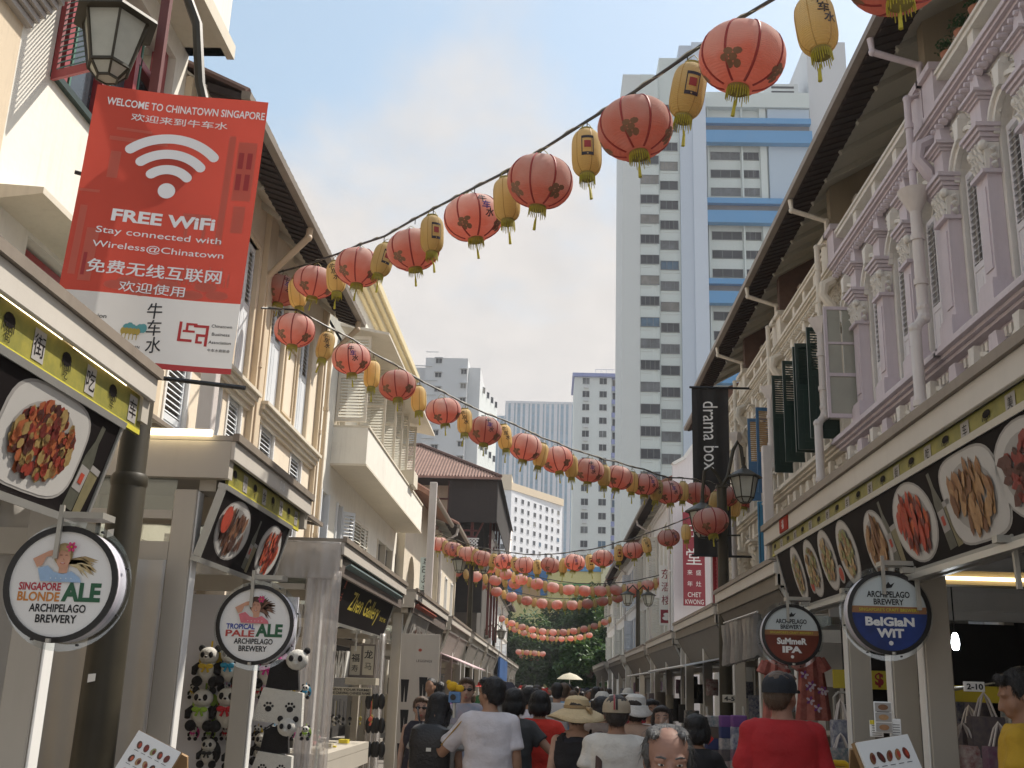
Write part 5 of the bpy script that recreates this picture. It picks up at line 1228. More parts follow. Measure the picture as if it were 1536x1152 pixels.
def string(desc, group, A, B, reds, yels, ends, fine, sag=True, sc=1.):
    pts = []
    L = [(p, 'red') for p in reds] + [(p, 'yellow') for p in yels]; L.sort(key=lambda q: q[0][0]); cnt = {'red': 0, 'yellow': 0}
    for (p, kind) in L:
        w = on_plane(p[0], p[1], A, B); c = cnt[kind]; cnt[kind] += 1
        var = (None, 'char', None)[c % 3] if kind == 'red' else ('phone', 'char', None, 'phone')[c % 4]
        v2 = p[2] if len(p) > 2 else var
        wd = 'pale red' if kind == 'red' else 'yellow'
        lab = '%s %s lantern from the left on %s' % (ORD[min(c, 19)], ('round red' if kind == 'red' else 'long yellow'), desc)
        lantern(w, kind, v2 if fine else None, fine, lab, group, sc)
        pts.append(w + V((0, 0, (.37 if kind == 'red' else .35) * sc)))
    pts = [on_plane(*e, A, B) for e in ends[:1]] + pts + [on_plane(*e, A, B) for e in ends[1:]]
    # smooth the cable height a little so that it runs over the lanterns
    P2 = [pts[0]] + [V((b.x, b.y, max(b.z, (a.z + c.z) / 2 - .02))) for a, b, c in zip(pts, pts[1:], pts[2:])] + [pts[-1]]
    cb = MB(mat('black cable', (.03, .028, .025), .5, .1)); cb.tube(P2, .016 if fine else .02, 6)
    if fine:
        tw = []
        for a, b in zip(P2, P2[1:]):
            n = max(2, int((b - a).length / .12))
            for k in range(n): t = k / n; ph = len(tw) * 1.3; tw.append(a.lerp(b, t) + V((0, .018 * cos(ph), .018 * sin(ph) + .006)))
        cb.use(mat('pale twine', (.45, .42, .34), .7, .1)).tube(tw, .008, 5)
        cb.use(mat('black cable', (.03, .028, .025)))
        for q in P2[1:-1]: cb.cyl(q + V((0, 0, .02)), q - V((0, 0, .08)), .006, n=5)
    tag(cb.build('cable'), 'cable carrying ' + desc.replace('the ', 'the '), 'cable')
string('the top string', 'lanterns on the top string', (1.55, 7.3), (-4.6, 17.0),
       [(1345, -45, None), (1113, 88, None), (953, 194, None), (810, 274, None), (710, 328, 'char'), (620, 376, None), (538, 402, None), (472, 424, None), (422, 436, 'char'), (386, 445, None)],
       [(1224, 38, 'char'), (1032, 137, 'phone'), (880, 230, 'phone'), (760, 300, None), (648, 352, 'phone'), (574, 390, 'phone'), (504, 416, 'char'), (446, 440, None), (402, 462, None)], [(352, 415), (1640, -330)], True)
string('the second string', 'lanterns on the second string', (-3.8, 16.0), (3.5, 25.0),
       [(442, 496), (527, 539, 'char'), (596, 579), (665, 617), (727, 647), (788, 671), (836, 690), (883, 706), (927, 717), (966, 727, 'char'), (1003, 739, 'char'), (1045, 741), (1088, 745), (1118, 748)],
       [(488, 519, 'char'), (558, 562, None), (628, 599, None), (697, 632, 'char'), (757, 656, 'char'), (811, 683, None), (857, 700, None), (906, 714, None), (948, 724, None), (985, 736, 'char'), (1024, 738, None), (1072, 752, None), (1103, 762, None)], [(392, 462), (1132, 735)], True, sc=.93)
string('the third string', 'lanterns on the third string', (-3.6, 36.0), (4.4, 29.0),
       [(658, 816), (680, 824), (702, 831), (724, 838), (756, 843), (787, 848), (826, 848), (862, 844), (904, 838), (950, 826), (1003, 807), (1065, 783)],
       [(669, 822), (691, 829), (713, 834), (740, 841), (773, 847), (806, 851), (845, 849), (885, 844), (928, 830), (970, 818), (1029, 799)], [(648, 806), (1085, 765)], True, sc=.92)
def row(a, b, n, sag): return [(a[0] + (b[0] - a[0]) * t, a[1] + (b[1] - a[1]) * t + sag * 4 * t * (1 - t)) for t in [k / (n - 1) for k in range(n)]]
def row_string(desc, A, B, a, b, n, sag, ends, sc=1.):
    r = row(a, b, n, sag); string(desc, 'lanterns on ' + desc, A, B, r[0::2], r[1::2], ends, False, sc=sc * .92)
row_string('the fourth string', (-2.4, 45), (4.6, 45), (735, 852), (995, 872), 23, 24, [(722, 842), (1008, 866)], .92)
row_string('the fifth string', (-3.6, 56), (5.2, 56), (722, 878), (972, 880), 23, 29, [(712, 870), (985, 872)])
row_string('the pale left string', (-4.8, 50), (-1.6, 50), (655, 850), (772, 876), 9, 2, [(640, 842), (780, 874)])
row_string('the sixth string', (-3.8, 84), (6.2, 84), (752, 928), (938, 917), 25, 26, [(740, 922), (948, 910)])
row_string('the seventh string', (-3.8, 98), (4, 98), (758, 938), (884, 953), 19, 12, [(745, 932), (893, 950)])
row_string('the upper far left string', (-3.2, 104), (0, 104), (778, 978), (814, 981), 7, 0, [(772, 976), (820, 980)])
row_string('the lower far left string', (-3.2, 112), (0, 112), (783, 984), (822, 994), 7, 0, [(778, 982), (828, 996)])
lantern(at(1066, 783, y=16.6), 'red', None, True, 'lone round red lantern hanging under the twin street lamp', 'lone lanterns', .82)
for i, (px, py, y) in enumerate(((998, 880, 47), (1019, 880, 47))): lantern(at(px, py, y=y), 'red', None, False, ['small red lantern left of the red signboard', 'small red lantern at the edge of the red signboard'][i], 'lone lanterns', .9)
# ================================================================ TOWERS, PODIUM, TREES
m_tw = mat('tower render', (.62, .65, .64), .7, .05, .05, streak=.14); m_tw2 = mat('tower pale green', (.60, .66, .64), .7, .05, .05, streak=.12); m_twb = mat('tower pale blue', (.50, .57, .66), .7, .03, .05)
m_twband = mat('tower blue band', (.10, .30, .56), .6, .05, .1); m_twg = mat('tower window glass', (.028, .032, .04), .3, .5, .35, spec=.3); m_twgray = mat('tower grey white', (.56, .57, .58), .7, .03, .05); m_twlav = mat('lavender balcony', (.25, .28, .50), .7, .05, .1)
def pxz(px, py, y): p = at(px, py, y=y); return p.x, p.z
WM = {}
m_wf = mat('grey window frame', (.16, .17, .18), .5, .1)
m_twvar = [mat('curtained glass', (.20, .19, .17), .5, .5, .5), mat('bluish glass', (.05, .12, .20), .2, .5, .5), mat('greyish glass', (.10, .11, .12), .3, .6, .9)]
def win_obj(parent, x, y, z, w, h, mull=2, frame=m_tw, key='', hood=False):
    """window of a tower: sunk dark glass with frame bars; x,z are its lower left corner, y its wall face"""
    k = (round(w, 2), round(h, 2), mull, frame.name, hood)
    if k not in WM:
        b = MB(m_twg); b.box(0, w, -.02, .02, 0, h); b.use(frame)
        for i in range(mull + 1): u = w * i / mull; b.box(u - .03, u + .03, -.05, -.02, 0, h)
        b.box(-.05, w + .05, -.10, -.02, -.08, 0); b.box(-.05, w + .05, -.08, -.02, h, h + .06)
        if hood: b.box(-.2, w + .2, -.6, -.02, h + .06, h + .16)
        o = b.build('window'); WM[k] = o.data; bpy.data.objects.remove(o)
    o = link('window', WM[k], parent)
    _wr = random.Random(int(x * 31 + z * 17)); g_ = _wr.random()
    if g_ < .25: o.material_slots[0].link = 'OBJECT'; o.material_slots[0].material = m_twvar[0 if g_ < .08 else 1 if g_ < .16 else 2]
    o.location = V((x, y, z)) - wloc(parent); return o
# --- big tower right of centre
Y = 145.
X = lambda px, py=500: at(px, py, y=Y).x
Z = lambda py, px=1000: at(px, py, y=Y).z
tw = root('apartment_tower', 'tall white and blue apartment tower behind the right shophouses', 'building', (X(1000), Y, 0))
xl, x1, x2, x3, x4, x5, x6 = X(932), X(960), X(991), X(1023), X(1064), X(1165), X(1232)
b = MB(m_tw); b.box(xl, x1 - .02, Y - .8, Y + 14, 0, Z(116, 950)); b.build('side_slab', tw)
b = MB(m_tw2); 
pr = [(x1, Y + 2), (x1, Y - .8)] + [(x2 - 1.2 + 1.2 * sin(t), Y - .8 + 1.2 - 1.2 * cos(t)) for t in [pi / 2 * k / 6 for k in range(7)]] + [(x2, Y + 2)]
b.prism(pr, lambda u, v, d: (u, v, d), 0, Z(116, 975)); b.build('curved_bay', tw)
b = MB(m_tw2); b.box(x2, x3 - .01, Y + .2, Y + 14, 0, Z(86, 1005)); b.build('middle_slab', tw)
b = MB(m_twb); b.box(x3, X(1043), Y - .3, Y + 14, 0, Z(70, 1035)); b.use(mat('tower ice blue', (.56, .63, .72), .7, .03, .05)).box(X(1043), x4, Y - .5, Y + 14, 0, Z(66, 1050)); b.build('blank_slab', tw)
z0 = Z(690, 990); st = (Z(430, 990) - z0) / 8
zz = z0 - 6 * st
k = 0
while zz < Z(150, 990) and k < 40:
    win_obj(tw, x1 + .05, Y - .84, zz, (x2 - x1) - .30, 1.3, (3, 4, 2)[k % 3], m_wf); win_obj(tw, x2 + .1, Y + .18, zz - .45, (x3 - x2) - .45, 1.3, (3, 2, 4)[k % 3], m_wf); zz += st; k += 1
b = MB(m_tw)
zz = z0 - 6 * st
for q in range(k): b.box(x1 - .003, x2 - 1.3, Y - .86, Y - .803, zz - .55, zz - .47); b.box(x2 + .01, x3 - .03, Y + .14, Y + .197, zz - 1.0, zz - .93); zz += st
b.build('spandrel_line', tw, kind='stuff')
b = MB(m_tw2); b.box(x4 + .01, x5, Y + 1.5, Y + 14, 0, Z(150, 1100)); b.box(x4 + .01, x6, Y + .4, Y + 14, Z(158, 1100), Z(136, 1100)); b.build('wing_slab', tw)
b = MB(mat('tower mid blue', (.43, .53, .63), .7, .03, .05)); b.box(x5 + .01, x6, Y + .8, Y + 14, 0, Z(160, 1200)); b.build('wing_side', tw)
b = MB(m_tw); b.box(X(1165), X(1222), Y + 3, Y + 12, Z(135, 1190), Z(110, 1190)); b.build('roof_tank_room', tw)
b = MB(m_twg)
for q in range(3): b.box(X(1178), X(1215), Y + 2.95, Y + 2.997, Z(131 - 7 * q, 1190), Z(128 - 7 * q, 1190))
b.build('roof_louvre', tw)
for i, py in enumerate((177, 297, 418, 538)):
    a, c, d, e = Z(py + 8, 1100), Z(py, 1100), Z(py + 38, 1100), Z(py + 20, 1100)
    b = MB(m_twband); b.box(x4 + .02, x6 + .0, Y - .4, Y + .8, d, e); b.box(x4 + .02, x6, Y - .1, Y + .8, a, c); b.build('balcony_band', tw)
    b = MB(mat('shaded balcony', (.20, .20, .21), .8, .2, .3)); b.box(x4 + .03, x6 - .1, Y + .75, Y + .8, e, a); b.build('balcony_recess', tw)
    for q in range(3):
        zq = d - 1.0 - (q + .0) * st * .93 - .95
        for (u0, u1, mm) in ((x4 + .9, X(1120), 3), (X(1124), X(1150), 3)): win_obj(tw, u0, Y + 1.48, zq, u1 - u0, 1.2, mm, m_wf)
b = MB(m_tw2)
for px in (1068, 1122): b.box(X(px), X(px) + .25, Y + .9, Y + 1.49, 0, Z(150, 1100))
b.box(X(1152), X(1162), Y + .9, Y + 1.49, 0, Z(150, 1150)); b.build('wing_fin', tw)
# slab seen at the far right above the eaves
b = MB(m_twgray); b.box(X(1236), X(1300), Y + 2, Y + 14, 0, Z(52, 1260)); o = b.build('apartment_slab'); tag(o, 'grey-white tower slab glimpsed beside the right eaves', 'building')
# --- white block with lavender balconies
Y = 220.
b2 = root('apartment_block', 'white apartment block with lavender balconies left of the tall tower', 'building', (X(895), Y, 0))
b = MB(m_tw); b.box(X(863), X(918), Y, Y + 15, 0, Z(566, 890)); b.box(X(918) + .01, X(940), Y + 1.4, Y + 15, 0, Z(563, 920)); b.build('wall', b2)
b = MB(m_twlav); b.box(X(860), X(940), Y - .8, Y + 15, Z(566, 890) + .01, Z(561, 890)); b.build('roof_edge', b2)
z0 = Z(800, 890); st = (Z(590, 890) - z0) / 10.3
for q in range(-8, 12):
    zz = z0 + q * st
    win_obj(b2, X(875), Y - .02, zz, 1.5, 1.35, 2, m_twgray); win_obj(b2, X(900), Y - .02, zz, 1.6, 1.35, 2, m_twgray); win_obj(b2, X(920), Y + 1.38, zz - .1, 1.8, 1.5, 2, m_twgray)
    if q % 3: 
        a = MB(m_twgray); x = X(877); a.box(x, x + 1.0, Y - .5, Y - .01, zz - .95, zz - .35); a.build('air_conditioner', b2)
b = MB(m_twlav)
for q in range(-8, 12): zz = z0 + q * st; b.box(X(918) + .02, X(940), Y + .1, Y + .3, zz - 1.35, zz - .35)
b.build('balcony', b2, kind='stuff')
b = MB(m_twgray)
for q in range(6): b.cyl((X(895) + q * 1.2, Y + 3, Z(561, 890)), (X(895) + q * 1.2, Y + 3, Z(561, 890) + 2), .05, n=5)
b.box(X(895), X(895) + 6, Y + 2.98, Y + 3.02, Z(561, 890) + 1.9, Z(561, 890) + 2); b.build('roof_railing', b2)
# --- grey white block on the left
Y = 208.
b3 = root('apartment_block', 'stepped grey white apartment block above the corner pavilion roof', 'building', (X(670), Y, 0))
b = MB(m_twgray)
b.box(X(612), X(641), Y + 2, Y + 16, 0, Z(547, 625)); b.box(X(641) + .01, X(704), Y, Y + 16, 0, Z(537, 670)); b.box(X(704) + .01, X(722), Y + 2.2, Y + 22, 0, Z(547, 712)); b.build('wall', b3)
b = MB(m_tw); b.prism([(X(722) + .01, Y + 4), (X(742), Y + 20), (X(742) - 6, Y + 26), (X(722) - 5, Y + 24)], lambda u, v, d: (u, v, d), 0, Z(575, 730)); b.build('rear_wing', b3)
z0 = Z(765, 650); st = (Z(545, 660) - z0) / 10
for q in range(-3, 11):
    zz = z0 + q * st; win_obj(b3, X(656), Y - .02, zz, 1.3, 1.0, 2, m_twgray, hood=True); win_obj(b3, X(694) + .05, Y - .02, zz - 2.2, 1.15, 1.0, 2, m_twgray, hood=True)
    if q % 2: 
        for kk in range(4):
            t = .12 + kk * .24; xx = X(722) + (X(742) - X(722)) * t; yy = Y + 4 + 16 * t
            o = win_obj(b3, xx, yy - .15, zz - 1.5, .8, 1.3, 1, m_twgray); o.rotation_euler.z = .9
b = MB(m_twgray)
for q in range(-3, 11): b.box(X(612), X(652), Y - .25, Y - .003, z0 + q * st + 2.3, z0 + q * st + 2.45) if q % 3 == 0 else b.box(X(641) + .02, X(660), Y - .25, Y - .003, z0 + q * st + 2.3, z0 + q * st + 2.42)
b.build('floor_line', b3, kind='stuff')
# --- office tower of blue glass stripes
Y = 400.
b4 = root('office_tower', 'pale blue glass office tower with vertical white stripes', 'building', (X(800), Y, 0))
m_bg = mat('hazed blue curtain wall', (.30, .46, .60), .25, .35, .06, col2=(.42, .56, .68)); m_st = mat('pale stripe', (.60, .62, .66), .5, .05, .1)  # pale blues put the distance haze into the wall colour
b = MB(m_bg); b.box(X(762), X(862), Y, Y + 30, 0, Z(604, 810)); b.box(X(735), X(762) - .01, Y + 8, Y + 30, 0, Z(616, 745)); b.build('curtain_wall', b4)
b = MB(m_st)
for q in range(14): x = X(763) + q * (X(862) - X(763)) / 14; b.box(x, x + (.9, 1.3, .7)[q % 3], Y - .5, Y - .003, 0, Z(604, 810))
b.box(X(762), X(862), Y - .7, Y - .5, Z(604, 810) - .6, Z(604, 810) + .3)
for q in range(4): x = X(737) + q * 1.9; b.box(x, x + .6, Y + 7.5, Y + 7.99, 0, Z(616, 745))
b.build('stripe', b4, kind='stuff')
b = MB(mat('blue floor line', (.22, .38, .52), .3, .1))
for q in range(30): z = Z(604, 810) - 3.4 * q - 2; b.box(X(762), X(862), Y - .06, Y - .004, z, z + .5)
b.build('floor_line', b4, kind='stuff')
# --- white block with the buff parapet
Y = 300.
b5 = root('hotel_block', 'white block with small square windows under a buff parapet', 'building', (X(800), Y, 0))
m_bw = mat('bright white render', (.72, .73, .76), .7, .02, .05); m_buf = mat('buff parapet', (.66, .54, .38), .7, .04, .1)
b = MB(m_bw); xa, xb, xc = X(748), X(775), X(850)
b.box(xa, xb, Y, Y + 20, 0, Z(735, 760)); Yb = Y + 26
b.prism([(xb + .01, Y), (xc, Yb), (xc - 14, Yb + 8), (xb - 10, Y + 20)], lambda u, v, d: (u, v, d), 0, Z(735, 775)); b.build('wall', b5)
b = MB(m_buf); b.box(xa - .3, xb, Y - .4, Y + 20, Z(735, 760) + .01, Z(712, 760)); b.prism([(xb + .01, Y - .4), (xc + .4, Yb - .4), (xc - 14, Yb + 8), (xb - 10, Y + 20)], lambda u, v, d: (u, v, d), Z(735, 775) + .01, Z(724, 775)); b.build('parapet', b5)
dv = V((xc - xb, Yb - Y, 0)); ang = atan2(dv.y, dv.x)
for q in range(13):
    zz = Z(745, 780) - 1.2 - q * 2.75
    for kx in (.12, .5): win_obj(b5, xa + (xb - xa) * kx, Y - .02, zz, 1.2, 1.4, 1, m_bw)
    for kk in range(8):
        t = .07 + .118 * kk; o = win_obj(b5, xb + dv.x * t, Y + dv.y * t - .05, zz, 1.15 + .3 * (kk % 2), 1.3, 1, m_bw); o.rotation_euler.z = ang
# --- podium with yellow and blue bands behind the trees
Y = 132.
b6 = root('podium_building', 'low podium building with yellow band and coloured stripes behind the trees', 'building', (X(870), Y, 0))
b = MB(mat('podium yellow', (.70, .62, .28), .7, .04, .3)); b.box(X(735), X(945), Y, Y + 12, 0, Z(852, 870)); b.build('wall', b6)
for i, (a, c, d, e, m_) in enumerate(((800, 925, 850, 857, m_twband), (735, 830, 858, 895, mat('podium deep blue', (.04, .16, .36), .6, .2, .3)), (795, 820, 875, 905, m_orange), (800, 890, 876, 881, mat('podium green', (.10, .30, .10), .6, .1)), (835, 905, 880, 886, m_twlav), (905, 945, 850, 930, mat('podium pale yellow', (.72, .68, .45), .6, .05, .3)))):
    b = MB(m_); b.box(X(a), X(c), Y - .2 - .05 * i, Y - .003, Z(e, 870), Z(d, 870)); b.build('coloured_band', b6)
for q in range(3): 
    b = MB(m_pipe); x = X((918, 927, 935)[q], 940); b.cyl((x, 118, 0), (x, 118, 11.5), .09, n=6); tag(b.build('flagpole'), 'white flagpole in front of the trees, %s of the three from the left' % ('first', 'second', 'third')[q], 'pole', 'white flagpoles before the trees')
# --- trees
m_bark = mat('bark', (.10, .07, .05), .9, .3, 5, bump=.4); 
m_lf = [mat('foliage %d' % i, c, .55, .3, 1.2, trans=.3) for i, c in enumerate(((.06, .12, .03), (.085, .15, .04), (.04, .085, .026)))]
def tree(label, x, y, h, r, seed, nleaf=8500, ls=.34):
    rn = random.Random(seed); rt = root('tree', label, 'tree', (x, y, 0), group='trees closing the end of the lane')
    t = MB(m_bark); t.tube([(x, y, 0), (x + .1, y, h * .2), (x - .1, y + .1, h * .45), (x, y, h * .7)], [.32, .25, .18, .08], 8); cl = []
    for k in range(12):
        a = rn.uniform(0, 6.28); z0 = h * rn.uniform(.28, .6); e = rn.uniform(.25, 1.0); L = r * rn.uniform(.5, .95); tip = V((x + L * cos(a), y + L * sin(a), z0 + L * e * .7)); t.tube([(x, y, z0 - .4), V((x, y, z0)).lerp(tip, .5) + V((0, 0, .15)), tip], [.13, .08, .03], 5); cl.append((tip, r * rn.uniform(.28, .48)))
    for k in range(14): a = rn.uniform(0, 6.28); q = sqrt(rn.random()) * r * .85; cl.append((V((x + q * cos(a), y + q * sin(a), h * rn.uniform(.30, .92) - q * .15)), r * rn.uniform(.22, .42)))
    t.build('trunk', rt)
    vs = []; fs = []; mi = []
    for k in range(nleaf):
        c, cr = cl[rn.randrange(len(cl))]; d = V((rn.gauss(0, 1), rn.gauss(0, 1), rn.gauss(0, .8))).normalized() * cr * rn.uniform(.55, 1.08); p = c + V((d.x, d.y, d.z * .75))
        if p.z < h * .12: continue
        u = V((rn.uniform(-1, 1), rn.uniform(-1, 1), rn.uniform(-.5, .5))).normalized() * ls * rn.uniform(.6, 1.2); w = u.cross(V((rn.uniform(-.4, .4), rn.uniform(-.4, .4), 1))).normalized() * ls * .45; n0 = len(vs)
        vs += [tuple(p - u), tuple(p + w), tuple(p + u), tuple(p - w)]; fs.append((n0, n0 + 1, n0 + 2, n0 + 3)); mi.append(rn.choice((0, 0, 1, 2)))
    b = MB(*m_lf); b.v = vs; b.f = fs; b.mi = mi; b.sm = [False] * len(fs); b.build('crown', rt, kind='stuff')
for i, (px, y, h, r) in enumerate(((748, 116, 10.6, 3.6), (775, 122, 8.4, 3.6), (838, 112, 10.2, 4.4), (868, 120, 13.2, 5.0), (905, 112, 12.2, 4.6), (935, 124, 11.5, 4.0), (812, 126, 7.2, 3.4), (885, 106, 7.2, 3.2))):
    tree(['tall narrow tree at the left of the lane end', 'lower tree beside the left tree', 'broad tree left of centre at the lane end', 'tallest broad tree at the centre of the lane end', 'tree right of the tallest one, behind flagpoles', 'rightmost tree by the pale shophouses', 'low tree between the left and centre trees', 'low tree in front of the tallest one'][i], (px - 822) / 1600 * y, y, h, r, i + 3)
# --- signs on and over the street
def hang_sign(name, label, x0, x1, y, z0, z1, mt, th=.1, cat='sign'):
    b = MB(mt); b.box(x0, x1, y, y + th, z0, z1); rt = b.build(name); tag(rt, label, cat); return rt, Panel((x0, y, z0), (1, 0, 0), (0, 0, 1), .004)
p0, p1, q0 = at(1037, 582, y=26), at(1094, 590, y=26), at(1048, 832, y=26)
bn2 = root('vertical_banner', 'tall black cloth banner lettered down its length, right side', 'banner', (p0.x, 26, q0.z))
class BanP(Panel):
    def P(s, u, v, l=1): return s.O + s.R * u + s.U * v + s.N * (s.g * l + -.02 + .025 * sin(u * 14) + .02 * sin(v * 1.1 + u * 3))
W2 = .91; H2 = p0.z - q0.z; bp = BanP((p0.x + .01, 26, q0.z), (1, 0, 0), (0, 0, 1), .006)
c = MB(mat('black banner cloth', (.030, .027, .025), .8, .15, 2, trans=.1)); R = [[bp.P(W2 * i / 20, H2 * j / 24, 0) for i in range(21)] for j in range(25)]; c.rings(R, caps=False, closed=False); co = c.build('banner_cloth', bn2)
g = MB(m_white); bp.text(g, 'drama box', W2 * .5, H2 * .71, w=H2 * .42, h=.36, rot=-pi / 2, l=3, bold=0.0); g.build('lettering', co)
g = MB(m_black); g.cyl((p0.x - .05, 26, p0.z + .02), (5.1, 26, p0.z + .02), .03, n=6); g.cyl((p0.x - .05, 26, q0.z - .02), (5.1, 26, q0.z - .02), .03, n=6); g.build('banner_rod', bn2)
p0, p1, q0 = at(1024, 768, y=41), at(1056, 768, y=41), at(1024, 908, y=41)
sg, pn = hang_sign('signboard', 'tall dark red signboard with pale Chinese characters on the gable wall', p0.x, p1.x, 41, q0.z, p0.z, mat('sign dark red', (.26, .025, .04), .5, .08, 1)); w_, h_ = p1.x - p0.x, p0.z - q0.z
g = MB(m_white); pn.text(g, '堂', w_ * .5, h_ * .52, w=w_ * .72); pn.text(g, '乐', w_ * .5, h_ * .80, w=w_ * .6); 
for k, ch in enumerate('来盛年灶'): pn.text(g, ch, w_ * (.3 + .4 * (k % 2)), h_ * (.35 - .12 * (k // 2)), w=w_ * .24)
pn.text(g, 'CHET', w_ * .5, h_ * .115, w=w_ * .62, h=h_ * .05); pn.text(g, 'KWONG', w_ * .5, h_ * .04, w=w_ * .84, h=h_ * .05); g.build('lettering', sg)
p0, p1, q0 = at(989, 848, y=43.4), at(1009, 848, y=43.4), at(989, 938, y=43.4)
sg, pn = hang_sign('signboard', 'narrow white signboard with red Chinese characters and a red emblem', p0.x, p1.x, 43.4, q0.z, p0.z, m_whitep); w_, h_ = p1.x - p0.x, p0.z - q0.z
g = MB(mat('sign dark red', (.26, .025, .04))); 
for k, ch in enumerate('东酒楼'): pn.text(g, ch, w_ * .5, h_ * (.86 - .22 * k), w=w_ * .7)
pn.rect(g, w_ * .08, w_ * .92, h_ * .04, h_ * .26, 1); g.use(m_white); pn.ell(g, w_ * .5, h_ * .12, w_ * .3, h_ * .035, 2); pn.ell(g, w_ * .5, h_ * .18, w_ * .22, h_ * .03, 2); g.build('lettering', sg)
p0, p1 = at(1137, 752, y=24.3), at(1166, 752, y=24.3); q0 = at(1137, 905, y=24.3)
sg, pn = hang_sign('signboard', 'blue shop sign with black letters hanging by the blue shutters', p0.x, p1.x, 24.3, q0.z, p0.z, mat('sign blue', (.05, .22, .38), .5, .1, 1)); w_, h_ = p1.x - p0.x, p0.z - q0.z
g = MB(m_ink)
for k, ch in enumerate('BUB'): pn.text(g, ch, w_ * .74, h_ * (.93 - .11 * k), w=w_ * .22, h=h_ * .07, bold=.03)
for k, ch in enumerate('EDQ'): pn.text(g, ch, w_ * .36, h_ * (.93 - .14 * k), w=w_ * .26, h=h_ * .08, bold=.03)
for (a, c_) in ((.04, .07), (.93, .96)): pn.rect(g, w_ * a, w_ * c_, h_ * .02, h_ * .98, 1)
g.build('lettering', sg)
p0, p1, q0 = at(631, 836, y=30), at(648, 836, y=30), at(631, 892, y=30)
sg, pn = hang_sign('signboard', 'pale spa sign with black brush lettering beside a white pole, left side', p0.x, p1.x, 30, q0.z, p0.z, mat('sign pale mint', (.62, .70, .66), .5, .05, 1)); w_, h_ = p1.x - p0.x, p0.z - q0.z
g = MB(m_ink); pn.text(g, "Air Spa D'Lite", w_ * .45, h_ * .5, w=h_ * .94, h=w_ * .55, rot=pi / 2, shear=.2, bold=.01); g.build('lettering', sg)
# parasol in the crowd
pr_ = root('parasol', 'cream parasol open over the distant crowd', 'parasol', (1.9, 98, 0)); g = MB(mat('parasol cloth', (.62, .57, .44), .8, .1, trans=.3)); g.lathe([(1.15, 2.45), (1.1, 2.5), (.6, 2.85), (.03, 3.02)], (1.9, 98, 0), 10, caps=False); g.build('canopy', pr_); g = MB(m_alu); g.cyl((1.9, 98, 0), (1.9, 98, 3.05), .025, n=6); g.build('pole', pr_)
